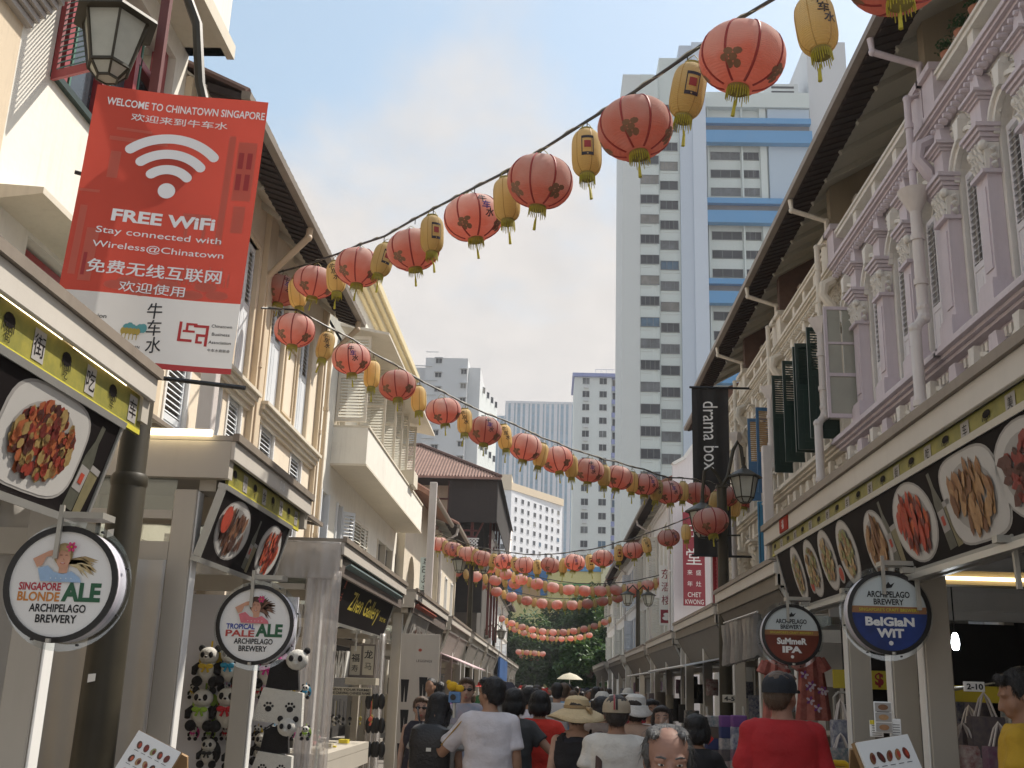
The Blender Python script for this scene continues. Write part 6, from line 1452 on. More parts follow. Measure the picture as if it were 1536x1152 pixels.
# ================================================================ BEER SIGNS
def blob(pn, mb, pts, l): pn.poly(mb, pts, l)
m_skinp = mat('print skin', (.62, .33, .22), .5, .05, 20); m_skindk = mat('print skin shade', (.36, .14, .09), .5, .05, 20)
def round_sign(label, px, py, rpx, y, style):
    c = at(px, py, y=y); r = rpx * y / FPX * .985
    rt = root('beer_sign', label, 'sign', (c.x, y, c.z - r), group='round beer signs under the stall fronts')
    d = MB(mat('white plastic drum', (.66, .62, .68), .35, .04, 4)); d.M = Matrix.Translation(c) @ Matrix.Rotation(pi / 2, 4, 'X')
    n = 48; d.rings([[(rr * cos(2 * pi * k / n), rr * sin(2 * pi * k / n), z) for k in range(n)] for rr, z in ((r * .93, -.11), (r * .97, -.10), (r * .97, .0))]); do = d.build('drum', rt)
    d = MB(m_black); d.M = Matrix.Translation(c) @ Matrix.Rotation(pi / 2, 4, 'X')
    d.rings([[(rr * cos(2 * pi * k / n), rr * sin(2 * pi * k / n), z) for k in range(n)] for rr, z in ((r * .99, .0), (r * 1.0, .018), (r * .90, .020), (r * .90, .006))], caps=False); d.build('black_rim', rt)
    d = MB(m_glass); d.M = Matrix.Translation(c) @ Matrix.Rotation(pi / 2, 4, 'X')
    d.rings([[(rr * cos(2 * pi * k / n), rr * sin(2 * pi * k / n), z) for k in range(n)] for rr, z in ((r * 1.13, -.06), (r * 1.13, -.056))]); d.build('acrylic_disc', rt)
    b = MB(m_black)
    for k in range(8): a = 2 * pi * k / 8 + .3; q = c + V((r * 1.06 * cos(a), -.0, r * 1.06 * sin(a))); b.cyl(q + V((0, .05, 0)), q + V((0, .068, 0)), .006, n=6)
    b.build('rivet', rt, kind='stuff')
    b = MB(m_steel); b.box(c.x - .010 - r * .12, c.x + .010 - r * .12, y - .045, y - .03, c.z + r * .42, c.z + r * 1.35); b.box(c.x - .03, c.x + .16, y - .04, y + .1, c.z + r * 1.13, c.z + r * 1.24); b.cyl((c.x, y - .055, c.z - r * .93), (c.x, y - .055, c.z - r * .99), .012, n=8); b.build('bracket', rt)
    pn = Panel((c.x, y - .008, c.z), (1, 0, 0), (0, 0, 1), .0012)
    f = MB(m_white); R = r * .90; pn.ell(f, 0, 0, R, R, 1, 48); fo = f.build('sign_face', rt)
    g = MB(m_ink)
    if style[0] == 'girl':
        _, l1, l2, c1, c2, hair, shirt = style
        mh, ms, m2 = mat('print hair ' + hair, {'fair': (.42, .30, .14), 'dark': (.10, .05, .03)}[hair], .5, .3, 40), mat('print shirt ' + shirt, {'blue': (.33, .48, .68), 'pink': (.68, .18, .22)}[shirt], .5, .12, 20), mat('print hair light ' + hair, {'fair': (.62, .50, .28), 'dark': (.20, .10, .06)}[hair], .5, .2, 40)
        g = MB(mh); rn = random.Random(2)
        for k in range(22 if hair == 'fair' else 34):
            a = rn.uniform(-.35, .5) if hair == 'fair' else rn.uniform(-.6, 1.9); L = rn.uniform(.3, .62) * R if hair == 'fair' else rn.uniform(.25, .5) * R; x0, z0 = .08 * R, .42 * R; w = .05 * R; g.use(rn.choice((mh, mh, m2)))
            e = (x0 + L * cos(a - .35), z0 + L * sin(a - .35) - .03 * R); m_ = ((x0 + e[0]) / 2 + .02 * R, (z0 + e[1]) / 2 + .07 * R); pn.poly(g, [(x0, z0 - w), (m_[0], m_[1] - w), e, (m_[0], m_[1] + w * .6), (x0, z0 + w)], 2 + k % 6)
        g.use(mh); pn.ell(g, -.02 * R, .56 * R, .19 * R, .22 * R, 8, 20)
        g.use(ms); pn.poly(g, [(-.40 * R, .04 * R), (-.48 * R, .28 * R), (-.30 * R, .34 * R), (-.16 * R, .22 * R), (.02 * R, .18 * R), (.18 * R, .24 * R), (.36 * R, .12 * R), (.40 * R, .03 * R)], 9)
        g.use(m_skinp); pn.poly(g, [(-.50 * R, .30 * R), (-.60 * R, .46 * R), (-.30 * R, .62 * R), (-.12 * R, .66 * R), (-.10 * R, .56 * R), (-.34 * R, .50 * R), (-.40 * R, .34 * R)], 10)
        pn.poly(g, [(-.06 * R, .2 * R), (.10 * R, .2 * R), (.12 * R, .4 * R), (-.08 * R, .4 * R)], 10); pn.ell(g, 0, .48 * R, .135 * R, .20 * R, 12, 20)
        g.use(m_skindk); pn.ell(g, -.045 * R, .54 * R, .03 * R, .012 * R, 14, 8); pn.ell(g, .055 * R, .54 * R, .03 * R, .012 * R, 14, 8); pn.poly(g, [(-.01 * R, .50 * R), (.015 * R, .44 * R), (.03 * R, .445 * R)], 14); g.use(fm(0, 'red')); pn.ell(g, .0, .385 * R, .05 * R, .018 * R, 14, 10); g.use(m_white); pn.ell(g, .0, .39 * R, .035 * R, .007 * R, 15, 8)
        g.use(mh); pn.poly(g, [(-.15 * R, .5 * R), (-.13 * R, .68 * R), (.0, .74 * R), (.13 * R, .66 * R), (.16 * R, .45 * R), (.10 * R, .6 * R), (-.05 * R, .64 * R)], 16)
        g.use(mat('print flower', (.65, .05, .18), .5, .2, 30))
        for q in range(6): a = q * 1.05; pn.ell(g, .14 * R + .055 * R * cos(a), .70 * R + .055 * R * sin(a), .05 * R, .03 * R, 17, 10, a)
        g.use(m_yellow); pn.ell(g, .14 * R, .70 * R, .02 * R, .02 * R, 18, 8)
        g.use(m_white)
        for k in range(5): pn.ell(g, (-.2 + .1 * k) * R, .10 * R, .012 * R, .012 * R, 11, 6)
        g.build('portrait_print', fo, kind='stuff')
        g = MB(mat('print ' + c1[0], c1[1], .5, 0)); pn.text(g, l1, -.40 * R, -.06 * R, w=.82 * R, h=.15 * R, l=3, bold=.03); g.use(mat('print ' + c2[0], c2[1], .5, 0)); pn.text(g, l2, -.40 * R, -.25 * R, w=.82 * R, h=.18 * R, l=3, bold=.03)
        g.use(mat('print bottle green', (.02, .11, .05), .5, 0)); pn.text(g, 'ALE', .42 * R, -.15 * R, w=.76 * R, h=.36 * R, l=3, bold=.045)
        g.use(m_ink); pn.text(g, 'ARCHIPELAGO', 0, -.46 * R, w=1.10 * R, h=.155 * R, l=3, bold=.025); pn.text(g, 'BREWERY', 0, -.66 * R, w=.80 * R, h=.155 * R, l=3, bold=.025)
    else:
        _, l1, l2, cc = style
        m1 = mat('print ' + cc[0], cc[1], .35, .35, 6); 
        def cap(a0, a1, mm, l): g.use(mm); pn.poly(g, [(R * cos(t), R * sin(t)) for t in [a0 + (a1 - a0) * k / 30 for k in range(31)]], l)
        cap(pi - .02, 2 * pi + .02, m1, 2); g.use(mat('print amber band', (.32, .15, .06), .4, .1)); pn.rect(g, -R * .99, R * .99, -.02 * R, .16 * R, 3); g.use(mat('print pale sky', (.55, .60, .60), .5, .08)); pn.poly(g, [(R * cos(t), R * sin(t)) for t in [.17 + (pi - .34) * k / 24 for k in range(25)]], 2)
        g.use(m_ink); pn.poly(g, [(-.16 * R, .78 * R), (-.03 * R, .74 * R), (.02 * R, .82 * R), (.08 * R, .74 * R), (.19 * R, .80 * R), (.10 * R, .66 * R), (-.04 * R, .64 * R), (-.12 * R, .69 * R)], 3)
        pn.text(g, 'ARCHIPELAGO', 0, .48 * R, w=1.14 * R, h=.17 * R, l=4, bold=.025); pn.text(g, 'BREWERY', 0, .28 * R, w=.80 * R, h=.16 * R, l=4, bold=.025)
        g.use(m_pelmb); pn.text(g, "SINGAPORE'S CRAFT BREWERY", 0, .07 * R, w=1.6 * R, h=.085 * R, l=5, bold=.01)
        g.use(m_white); pn.text(g, l1, 0, -.24 * R, w=(1.3 if len(l1) > 6 else 1.1) * R, h=.24 * R, l=4, bold=.045); pn.text(g, l2, 0, -.54 * R, w=.72 * R, h=.24 * R, l=4, bold=.05)
        pn.ell(g, 0, -.80 * R, .06 * R, .06 * R, 4, 14)
    g.build('lettering', fo, kind='stuff')
round_sign('large round white beer sign with a blonde woman, at the left edge', 93, 876, 88, 4.75, ('girl', 'SINGAPORE', 'BLONDE', ('crimson', (.45, .03, .05)), ('amber', (.58, .22, .04)), 'fair', 'blue'))
round_sign('smaller round white beer sign with a dark haired woman in pink', 383, 937, 59, 7.0, ('girl', 'TROPICAL', 'PALE', ('navy', (.03, .06, .35)), ('brick', (.45, .06, .05)), 'dark', 'pink'))
round_sign('round beer sign with deep blue lower half and white lettering', 1333, 919, 61, 6.62, ('wave', 'BelGiaN', 'WiT', ('deep blue', (.008, .035, .20))))
round_sign('round beer sign with red-brown lower half and white lettering', 1187, 952, 44, 9.05, ('wave', 'SuMmeR', 'IPA', ('red brown', (.16, .03, .015))))
# ================================================================ GOODS
m_fur = mat('white plush', (.68, .66, .60), .9, .08, 30, bump=.6, bscale=160, obj=True); m_furb = mat('black plush', (.018, .016, .016), .9, .2, 30, bump=.6, bscale=160, obj=True)
def panda(label, px, py, y, sz, cm, cn, lookx=0):
    p = at(px, py, y=y); rt = root('panda_backpack', label, 'panda bag', p, group='panda bags on the white stall wall')
    b = MB(m_fur); b.ell((0, 0, -.02 * sz), .40 * sz, .3 * sz, .42 * sz); b.build('body', rt, world=False)
    b = MB(m_fur); b.ell((0, -.08 * sz, .52 * sz), .36 * sz, .3 * sz, .31 * sz, 16, 10); b.ell((0, -.36 * sz, .45 * sz), .12 * sz, .07 * sz, .09 * sz); h = b.build('head', rt, world=False)
    b = MB(m_furb)
    for s in (-1, 1): b.ell((s * .29 * sz, -.02 * sz, .78 * sz), .13 * sz, .08 * sz, .13 * sz); b.ell((s * .15 * sz, -.34 * sz, .55 * sz), .085 * sz, .05 * sz, .11 * sz)
    b.ell((0, -.43 * sz, .48 * sz), .05 * sz, .03 * sz, .035 * sz); b.build('ears_and_eyes', h, world=False, kind='stuff')
    for s in (-1, 1):
        b = MB(m_furb); b.tube([(s * .28 * sz, -.08 * sz, .20 * sz), (s * .45 * sz, -.15 * sz, .05 * sz), (s * .42 * sz, -.25 * sz, -.12 * sz)], [.12 * sz, .13 * sz, .10 * sz], 8); b.build('arm', rt, world=False)
        b = MB(m_furb); b.ell((s * .30 * sz, -.2 * sz, -.38 * sz), .19 * sz, .22 * sz, .19 * sz); b.build('foot', rt, world=False)
    b = MB(cm); 
    for s in (-1, 1): b.ell((s * .14 * sz, -.33 * sz, .16 * sz), .14 * sz, .05 * sz, .09 * sz); b.tube([(s * .03 * sz, -.33 * sz, .14 * sz), (s * .12 * sz, -.35 * sz, -.06 * sz)], [.03 * sz, .05 * sz], 5)
    b.ell((0, -.36 * sz, .16 * sz), .05 * sz, .05 * sz, .06 * sz); b.build('bow', rt, world=False)
    b = MB(cm); b.ell((.05 * sz, .2 * sz, .15 * sz), .52 * sz, .10 * sz, .62 * sz); b.box(-.03 * sz, .03 * sz, .15 * sz, .2 * sz, .6 * sz, 1.05 * sz); b.build('bag', rt, world=False)
col = {n: mat(n + ' ribbon', c, .6, .1, 10, obj=True) for n, c in (('yellow', (.60, .42, .03)), ('sky blue', (.03, .33, .55)), ('lime', (.30, .48, .05)), ('scarlet', (.50, .02, .03)), ('pink', (.65, .05, .28)), ('black', (.02, .02, .02)))}
wl = MB(mat('white display board', (.66, .66, .70), .5, .04, 2)); wl.box(-4.0, -2.36, 10.12, 10.15, .1, 2.35)
pg = wl.build('display_board'); tag(pg, 'white display board behind the hanging panda bags', 'board')
for k, (n, px, py, z) in enumerate((('yellow', 312, 1006, .25), ('sky blue', 345, 1005, .25), ('pink', 402, 1010, .24), ('lime', 303, 1071, .26), ('scarlet', 341, 1071, .28), ('black', 312, 1134, .18), ('black', 350, 1137, .18), ('black', 393, 1128, .2))):
    lb = {0: 'panda backpack with yellow bow, top left of the rack', 1: 'panda backpack with sky blue bow, top row beside the yellow one', 2: 'panda backpack with pink trim partly behind the stall post', 3: 'panda backpack with lime green bow in the second row', 4: 'panda backpack with scarlet bow in the second row', 5: 'small black panda bag at the lower left of the rack', 6: 'small black panda bag directly below the scarlet one', 7: 'white and black panda bag right of the stall post'}[k]
    panda(lb, px, py, 9.9, z, col[n], n)
for i, (px, py, s) in enumerate(((424, 1035, 1.0), (412, 1130, .85))):
    p = at(px, py, y=9.7); rt = root('panda_apron', ['black and white panda dress on a hanger, paw prints on its skirt', 'lower panda dress on a hanger below the first'][i], 'dress', p, group='panda dresses'); 
    b = MB(m_furb); b.prism([(-.15 * s, 0), (.15 * s, 0), (.12 * s, .22 * s), (.05 * s, .26 * s), (-.05 * s, .26 * s), (-.12 * s, .22 * s)], lambda u, v, d: (u, d, v), -.03, .03); b.build('bodice', rt, world=False)
    b = MB(m_fur); b.prism([(-.24 * s, -.26 * s), (.20 * s, -.30 * s), (.19 * s, -.02 * s), (-.16 * s, .02 * s)], lambda u, v, d: (u, d, v), -.05, .03); sk = b.build('skirt', rt, world=False)
    b = MB(m_furb); pn = Panel((0, -.05, 0), (1, 0, 0), (0, 0, 1), .002)
    for cx in (-.10, .09):
        pn.ell(b, cx * s, -.16 * s, .03 * s, .025 * s, 1, 10)
        for q in range(4): pn.ell(b, (cx + .04 * cos(.5 + q * .7)) * s, (-.16 + .05 * sin(.5 + q * .7)) * s, .012 * s, .012 * s, 1, 8)
    b.build('paw_print', sk, world=False)
    b = MB(m_fur); b.ell((.12 * s, -.06, .26 * s), .10 * s, .07 * s, .09 * s); b.ell((.12 * s, -.12, .23 * s), .03 * s, .02 * s, .02 * s); hd = b.build('head', rt, world=False); b = MB(m_furb)
    for q in (-1, 1): b.ell(((.12 + q * .08) * s, -.05, .34 * s), .03 * s, .03 * s, .03 * s); b.ell(((.12 + q * .04) * s, -.125, .27 * s), .022 * s, .012 * s, .028 * s)
    b.build('ears_and_eyes', hd, world=False, kind='stuff')
    b = MB(m_black); b.tube([(-.14 * s, 0, .22 * s), (0, 0, .32 * s), (.14 * s, 0, .22 * s)], .006, 5); b.tube([(0, 0, .32 * s), (0, 0, .38 * s), (.03 * s, 0, .41 * s), (.05 * s, 0, .37 * s)], .005, 5); b.build('hanger', rt, world=False)
drape('plastic_sheet', 'clear plastic sheet gathered at the left side of the gallery stall', (-2.62, 11.55, 0), (-2.26, 11.6, 0), 2.75, .2, m_plastic, .05, 3, 11, cat='plastic sheet', nx=40)
drape('plastic_sheet', 'clear plastic sheet gathered at the far post of the gallery stall', (-2.62, 16.0, 0), (-2.40, 16.1, 0), 2.3, .2, m_plastic, .05, 3, 12, cat='plastic sheet', nx=30)
q = drape('plastic_sheet', 'creased plastic sheet wrapped over the gallery stall end beam', (-3.9, 11.5, 0), (-2.28, 11.55, 0), 3.06, 2.66, m_plastic, .03, 5, 13, cat='plastic sheet')
# beads string
bd = MB(mat('pale beads', (.55, .62, .52), .4, .4, 30)); 
for k in range(34): bd.ell((-2.40 + .006 * k * 0, 11.7, 1.95 - k * .045), .018, n=6, m=4)
tag(bd.build('bead_string'), 'string of pale beads beside the gallery table', 'beads')
def item_rect(name, label, cat, px0, py0, px1, py1, y, mt, th=.02, group=None):
    a = at(px0, py0, y=y); c = at(px1, py1, y=y); b = MB(mt); b.box(a.x, c.x, y, y + th, c.z, a.z); o = b.build(name, bevel=.002); tag(o, label, cat, group); return o, Panel((a.x, y, c.z), (1, 0, 0), (0, 0, 1), .002), c.x - a.x, a.z - c.z
m_paper = mat('old paper', (.42, .38, .30), .7, .1, 10)
o, pn, w, h = item_rect('scroll_frame', 'left framed brush scroll in the gallery stall', 'picture', 525, 966, 541, 1018, 14.5, m_stalldk, group='framed scrolls'); g = MB(m_paper); pn.rect(g, w * .1, w * .9, h * .1, h * .95, 1); g.use(m_ink); pn.text(g, '福', w * .5, h * .6, w=w * .6, l=2, bold=.02); pn.text(g, '寿', w * .5, h * .3, w=w * .5, l=2); g.build('picture', o)
o, pn, w, h = item_rect('scroll_frame', 'right framed brush scroll in the gallery stall', 'picture', 544, 966, 561, 1018, 14.5, m_stalldk, group='framed scrolls'); g = MB(m_paper); pn.rect(g, w * .1, w * .9, h * .1, h * .95, 1); g.use(m_ink); pn.text(g, '龙', w * .5, h * .7, w=w * .6, l=2, bold=.02); pn.text(g, '马', w * .5, h * .35, w=w * .5, l=2); g.build('picture', o)
o, pn, w, h = item_rect('name_sign', 'cream sign offering Chinese names above the gallery table', 'sign', 489, 1030, 557, 1044, 14.2, m_paper); g = MB(m_ink); pn.text(g, 'CARVE YOUR NAME', w * .5, h * .72, w=w * .9, h=h * .3, bold=.02); pn.text(g, 'NAME CARVING CHINESE NAME', w * .5, h * .27, w=w * .94, h=h * .34, bold=.02); g.build('lettering', o)
o, pn, w, h = item_rect('shelf', 'worn cream shelf board under the framed scrolls', 'shelf', 518, 1016, 563, 1028, 14.3, m_paper, .3); 
rn = random.Random(9)
g = MB(m_whitep)
for k in range(9): a = at(492 + k * 3.3, 1018, y=14.4); g.obox(a + V((0, 0, .18)), (1, 0, 0), V((rn.uniform(-.12, .2), 0, 1)).normalized(), (0, 1, 0), .022, .34, .22)
tag(g.build('booklets'), 'row of white booklets leaning on the gallery shelf', 'booklets')
tb = root('gallery_table', 'gallery stall table strewn with seals and booklets', 'table', (-2.7, 12.5, 0)); b = MB(m_stall); b.box(-3.3, -2.32, 11.75, 14.6, .78, .86); b.box(-3.3, -2.32, 11.75, 14.6, .6, .775); b.build('table_top', tb)
for k in range(4): b = MB(m_stall); b.box((-3.25, -2.42)[k % 2], (-3.2, -2.37)[k % 2], (11.8, 14.5)[k // 2], (11.85, 14.55)[k // 2], 0, .6); b.build('leg', tb)
for k in range(22):
    b = MB(rn.choice([m_paper, m_white, m_redpale, m_yellow, m_black, mat('rose seal', (.6, .25, .25), .4, .1)])); x, y = rn.uniform(-3.2, -2.42), rn.uniform(11.9, 14.4); s = rn.uniform(.03, .12)
    b.obox((x, y, .865 + s * .25), (1, 0, 0), (0, 1, 0), (0, 0, 1), s, s * 1.4, s * .4); tag(b.build('trinket'), 'small trinket or booklet lying on the gallery table', 'trinket', 'trinkets on the gallery table')
b = MB(m_black); b.obox((-2.95, 12.2, 1.03), (1, 0, 0), V((0, -.5, 1)).normalized(), V((0, 1, .5)).normalized(), .35, .34, .02); tag(b.build('display_case'), 'open black display case on the gallery table', 'case')
for k in range(14):
    a = at(rn.uniform(500, 560), 1048, y=13.8 + rn.uniform(0, .6)); b = MB(rn.choice([m_gold, m_redpale, m_ink, m_platesh])); z = a.z - rn.uniform(.0, .05)
    b.cyl((a.x, a.y, z), (a.x, a.y, z - .2), .003, n=4); b.ell((a.x, a.y, z - .22), .025, .02, .03, 6, 4); b.ell((a.x, a.y, z - .28), .015, .015, .02, 6, 4); tag(b.build('pendant'), 'small pendant dangling above the gallery table', 'pendant', 'pendants above the gallery table')
# leggings stall panel
o, pn, w, h = item_rect('poster_panel', 'tall white panel printed with black leggings on the fourth left stall', 'panel', 603, 950, 650, 1160, 18.3, m_stallw, .03)
g = MB(m_ink)
for (cu, cv) in ((.18, .36), (.62, .36), (.15, .12), (.60, .12), (.15, .58), (.62, .60)):
    cu *= w; cv *= h; pn.poly(g, [(cu - .07, cv + .18), (cu + .07, cv + .18), (cu + .045, cv - .18), (cu + .012, cv - .18), (cu, cv + .08), (cu - .012, cv - .18), (cu - .045, cv - .18)], 1)
g.use(m_redpale); pn.ell(g, w * .5, h * .88, .03, .025, 1); g.use(m_ink); pn.text(g, 'LEGGINGS', w * .62, h * .80, w=w * .4, l=1); g.build('print', o)
for k in range(6):
    a = at(553 + (k % 2) * 12, 1052 + (k // 2) * 36, y=15.6); b = MB(m_black); b.ell(a, .05, .02, .11, 8, 6); b.ell(a + V((.07, 0, 0)), .05, .02, .11, 8, 6); tag(b.build('slippers'), 'pair of dark slippers, %s row, %s column of the gallery wall' % (('top', 'middle', 'bottom')[k // 2], ('left', 'right')[k % 2]), 'slippers', 'slippers on the gallery stall wall')
# brown curtain and backdrops
drape('curtain', 'brown cloth curtain in the fourth left stall', (-3.0, 22.0, 0), (-2.35, 22.1, 0), 2.25, .2, mat('brown cloth', (.26, .17, .11), .8, .1, 3), .05, 4, 15, cat='curtain', nx=40)
# menus on stands
def menu_stand(label, px, py, y, w, h, lean, mt2):
    c = at(px, py, y=y); rt = root('menu_stand', label, 'menu board', (c.x, y, 0)); U = V((lean * .55, .35, 1)).normalized(); R = V((1, .25, 0)).normalized(); R = (R - U * R.dot(U)).normalized(); Nn = R.cross(U)
    top = V((c.x, y, c.z)); b = MB(m_white); b.obox(top - U * h / 2, R, U, Nn, w, h, .012); bo = b.build('menu_board', rt)
    b = MB(mat('plywood edge', (.30, .18, .08), .7, .1)); b.obox(top - U * h / 2 - Nn * .02, R, U, Nn, w * 1.03, h * 1.02, .02); b.obox(V((c.x, y + .3, c.z / 2)), R, V((0, -.3, 1)).normalized(), V((0, 1, .3)).normalized(), w, c.z, .02); b.build('stand_frame', rt)
    pn = Panel(top - U * h - R * w / 2 + Nn * .007, R, U, .0015); g = MB(m_ink); rn = random.Random(int(px))
    nr, nc = 5, 5
    for i in range(nr):
        for j in range(nc):
            u = w * (.1 + .8 * (j + .5) / nc); v = h * (.06 + .88 * (i + .5) / nr); k = rn.choice(['fry', 'red', 'ribs', 'pale']); g.use(fm(rn.randrange(3), k)); pn.ell(g, u, v, w * .055, h * .05, 1, 10, rn.uniform(-.5, .5)); g.use(fm(rn.randrange(3), rn.choice(['red', 'chunks']))); pn.ell(g, u + .004, v, w * .03, h * .03, 2, 8)
            g.use(m_ink); pn.rect(g, u - w * .05, u + w * .05, v - h * .075, v - h * .07, 1)
    g.build('menu_print', bo, kind='stuff')
menu_stand('slanted white menu board of dish photos in front of the right stall posts', 1322, 1108, 4.9, .26, .52, -.5, m_white)
menu_stand('open menu board with dish photos beside the left stall post', 240, 1112, 5.6, .24, .40, .75, m_white)
for k, (px0, py0, px1, py1, lb) in enumerate(((1304, 1080, 1326, 1106, 'small menu card with yellow corner left of the top photo card'), (1334, 1078, 1353, 1106, 'small price card right of the top photo card'), (1310, 1052, 1340, 1100, 'top photo card of three dishes clipped above the menu board'))):
    o, pn, w, h = item_rect('menu_card', lb, 'card', px0, py0, px1, py1, 5.02 - .01 * k, m_white, .004); g = MB(m_ink); 
    for q in range(5): pn.rect(g, w * .15, w * .85, h * (.1 + .14 * q), h * (.13 + .14 * q), 1)
    if k == 0: g.use(m_yellow); pn.rect(g, 0, w * .45, h * .75, h, 2)
    if k == 2:
        for q in range(3): g.use(m_platesh); pn.rect(g, w * .06, w * .94, h * (.04 + .32 * q), h * (.32 + .32 * q), 2); g.use(fm(q, 'fry')); pn.ell(g, w * .5, h * (.18 + .32 * q), w * .28, h * .09, 3)
    g.build('print', o)
# right stall interior
o, pn, w, h = item_rect('price_board', 'yellow price board with dark red dollar sign inside the right stall', 'sign', 1249, 1004, 1372, 1036, 9.6, m_yellow); g = MB(m_reddk); pn.text(g, 'R', w * .42, h * .45, w=w * .09, h=h * .5, bold=.04); pn.text(g, '$', w * .57, h * .5, w=w * .11, h=h * .8, bold=.04); g.build('lettering', o)
o, pn, w, h = item_rect('price_card', 'white card with the price 2-10 on the clothes rail', 'sign', 1446, 1022, 1478, 1038, 6.6, m_white); g = MB(m_ink); pn.text(g, '2-10', w * .5, h * .5, w=w * .8, h=h * .6, bold=.03); g.build('lettering', o)
o, pn, w, h = item_rect('yellow_board', 'plain yellow board under the clothes rail', 'board', 1430, 1028, 1506, 1055, 7.2, m_yellow)
b = MB(m_alu); a, c = at(1428, 1034, y=7.15), at(1510, 1022, y=7.15); b.tube([a, c, c - V((0, 0, 1.2))], .013, 8); b.tube([a, a - V((0, 0, 1.1))], .013, 8); tag(b.build('clothes_rail'), 'metal clothes rail inside the right stall', 'rail')
for px, py, y, lb in ((1433, 963, 7.6, 'bright lit bulb hanging in the right stall'), (1365, 985, 8.6, 'lit bulb half hidden behind the blue beer sign')):
    p = at(px, py, y=y); rt = root('hanging_bulb', lb, 'lamp', p); b = MB(m_bulb); b.lathe([(.012, .06), (.022, .04), (.028, -.01), (.022, -.045), (.012, -.055)], p, 12); b.build('bulb', rt); b = MB(m_black); b.cyl(p + V((0, 0, .07)), (p.x, p.y, 2.85), .005, n=5); b.build('cable', rt)
bagm = [mat('bag print %d' % i, c, .7, .5, 22, col2=c2) for i, (c, c2) in enumerate((((.35, .28, .25), (.08, .07, .09)), ((.50, .10, .12), (.60, .55, .50)), ((.10, .25, .32), (.55, .45, .40)), ((.06, .08, .25), (.5, .5, .5)), ((.30, .22, .15), (.12, .09, .08)), ((.45, .35, .40), (.15, .05, .10))))]
def bag(px, py, y, w, h, i, label):
    p = at(px, py, y=y); rt = root('tote_bag', label, 'bag', p, group='patterned bags hung in the right stall'); b = MB(bagm[i % 6]); b.rings([[(x * k * w / 2, yy * k * .05, z) for x, yy in ((-1, 0), (-.9, -1), (0, -1.15), (.9, -1), (1, 0), (.9, 1), (0, 1.15), (-.9, 1))] for k, z in ((.9, -h), (1, -h * .9), (1, -h * .1), (.97, 0))]); b.build('bag_body', rt, world=False)
    b = MB(m_pipe)
    for s in (-1, 1): b.tube([(-w * .25, s * .03, 0), (-w * .1, s * .02, h * .4), (0, 0, h * .55), (w * .1, s * .02, h * .4), (w * .25, s * .03, 0)], .007, 5)
    b.build('handle', rt, world=False)
pos_ = ['hanging from the near rail', 'under the 2-10 card', 'low behind the menu board', 'between the second and third posts', 'beneath the yellow price board', 'at the lower right corner', 'nearest the yellow shirt', 'beside the wire grid', 'lowest on the wire grid']
for k, (px, py, y, w, h) in enumerate(((1478, 1075, 6.9, .22, .26), (1446, 1118, 6.9, .24, .24), (1388, 1085, 7.9, .40, .32), (1262, 1080, 9.0, .18, .3), (1300, 1085, 8.9, .2, .3), (1500, 1120, 6.7, .2, .25), (1455, 1085, 7.3, .16, .2), (1385, 1140, 7.9, .36, .2), (1262, 1122, 8.9, .2, .2))):
    bag(px, py, y, w, h, k, ('brown patterned', 'red and white', 'teal mottled', 'navy printed', 'tan patterned', 'mauve patterned')[k % 6] + ' tote bag ' + pos_[k])
for k, (x0, x1, y) in enumerate(((1250, 1300, 9.35), (1350, 1415, 8.35))):
    a, c = at(x0, 1038, y=y), at(x1, 1160, y=y); b = MB(m_steel); b.tube([V((a.x, y, .1)), V((a.x, y, a.z - .04)), V((a.x + .04, y, a.z)), V((c.x - .04, y, a.z)), V((c.x, y, a.z - .04)), V((c.x, y, .1))], .010, 6)
    n = 7
    for q in range(n): b.box(a.x, c.x, y - .002, y + .002, a.z - .1 - q * .12, a.z - .096 - q * .12); x = a.x + (c.x - a.x) * (q + .5) / n; b.box(x - .002, x + .002, y - .002, y + .002, .1, a.z)
    tag(b.build('wire_rack'), ['wire display rack behind the first bags of the right stall', 'wire display rack between the second and third posts'][k], 'rack')
m_floral = mat('red floral cloth', (.34, .06, .05), .7, .3, 14, col2=(.45, .16, .12), obj=True)
for i, (px, py, y, w, h, lb) in enumerate(((1160, 990, 9.95, .24, .62, 'pale red dress hanging left behind the red-brown beer sign'), (1216, 985, 9.85, .30, .54, 'red dress with purple flowers hanging right behind the red-brown beer sign'))):
    p = at(px, py, y=y); rt = root('hanging_dress', lb, 'dress', p, group='dresses on the right stall'); b = MB(m_floral if i else mat('coral cloth', (.50, .17, .13), .7, .2, 12, obj=True)); R = []
    for j in range(12):
        t = j / 11; ww = w * (.30 + .1 * t if t < .2 else .36 + .16 * ((t - .2) / .8)); R.append([(ww * cos(a) * (1 + .05 * sin(5 * a + t * 3)), .05 * sin(a) * (1 + .3 * sin(7 * a)), -h * t) for a in [2 * pi * k / 28 for k in range(28)]])
    b.rings(R); bo = b.build('cloth', rt, world=False)
    for s in (-1, 1): b = MB(m_floral); b.tube([(s * w * .25, 0, -.02), (s * w * .42, 0, -.12)], [.05, .06], 8); b.build('sleeve', rt, world=False)
    if i:
        g = MB(mat('purple flower', (.22, .05, .22), .7, .2)); pn = Panel((0, -.065, 0), (1, 0, 0), (0, 0, 1), .002); rn = random.Random(3)
        for q in range(7):
            cx, cz = rn.uniform(-.08, .09), rn.uniform(-.46, -.1)
            for e in range(5): g.use(mat('purple flower', (1, 1, 1)) if e % 2 else mat('pale flower', (.6, .5, .55), .7)); pn.ell(g, cx + .022 * cos(e * 1.26), cz + .022 * sin(e * 1.26), .018, .011, 1 + e, 8, e * 1.26)
        g.build('flower_print', bo, world=False, kind='stuff')
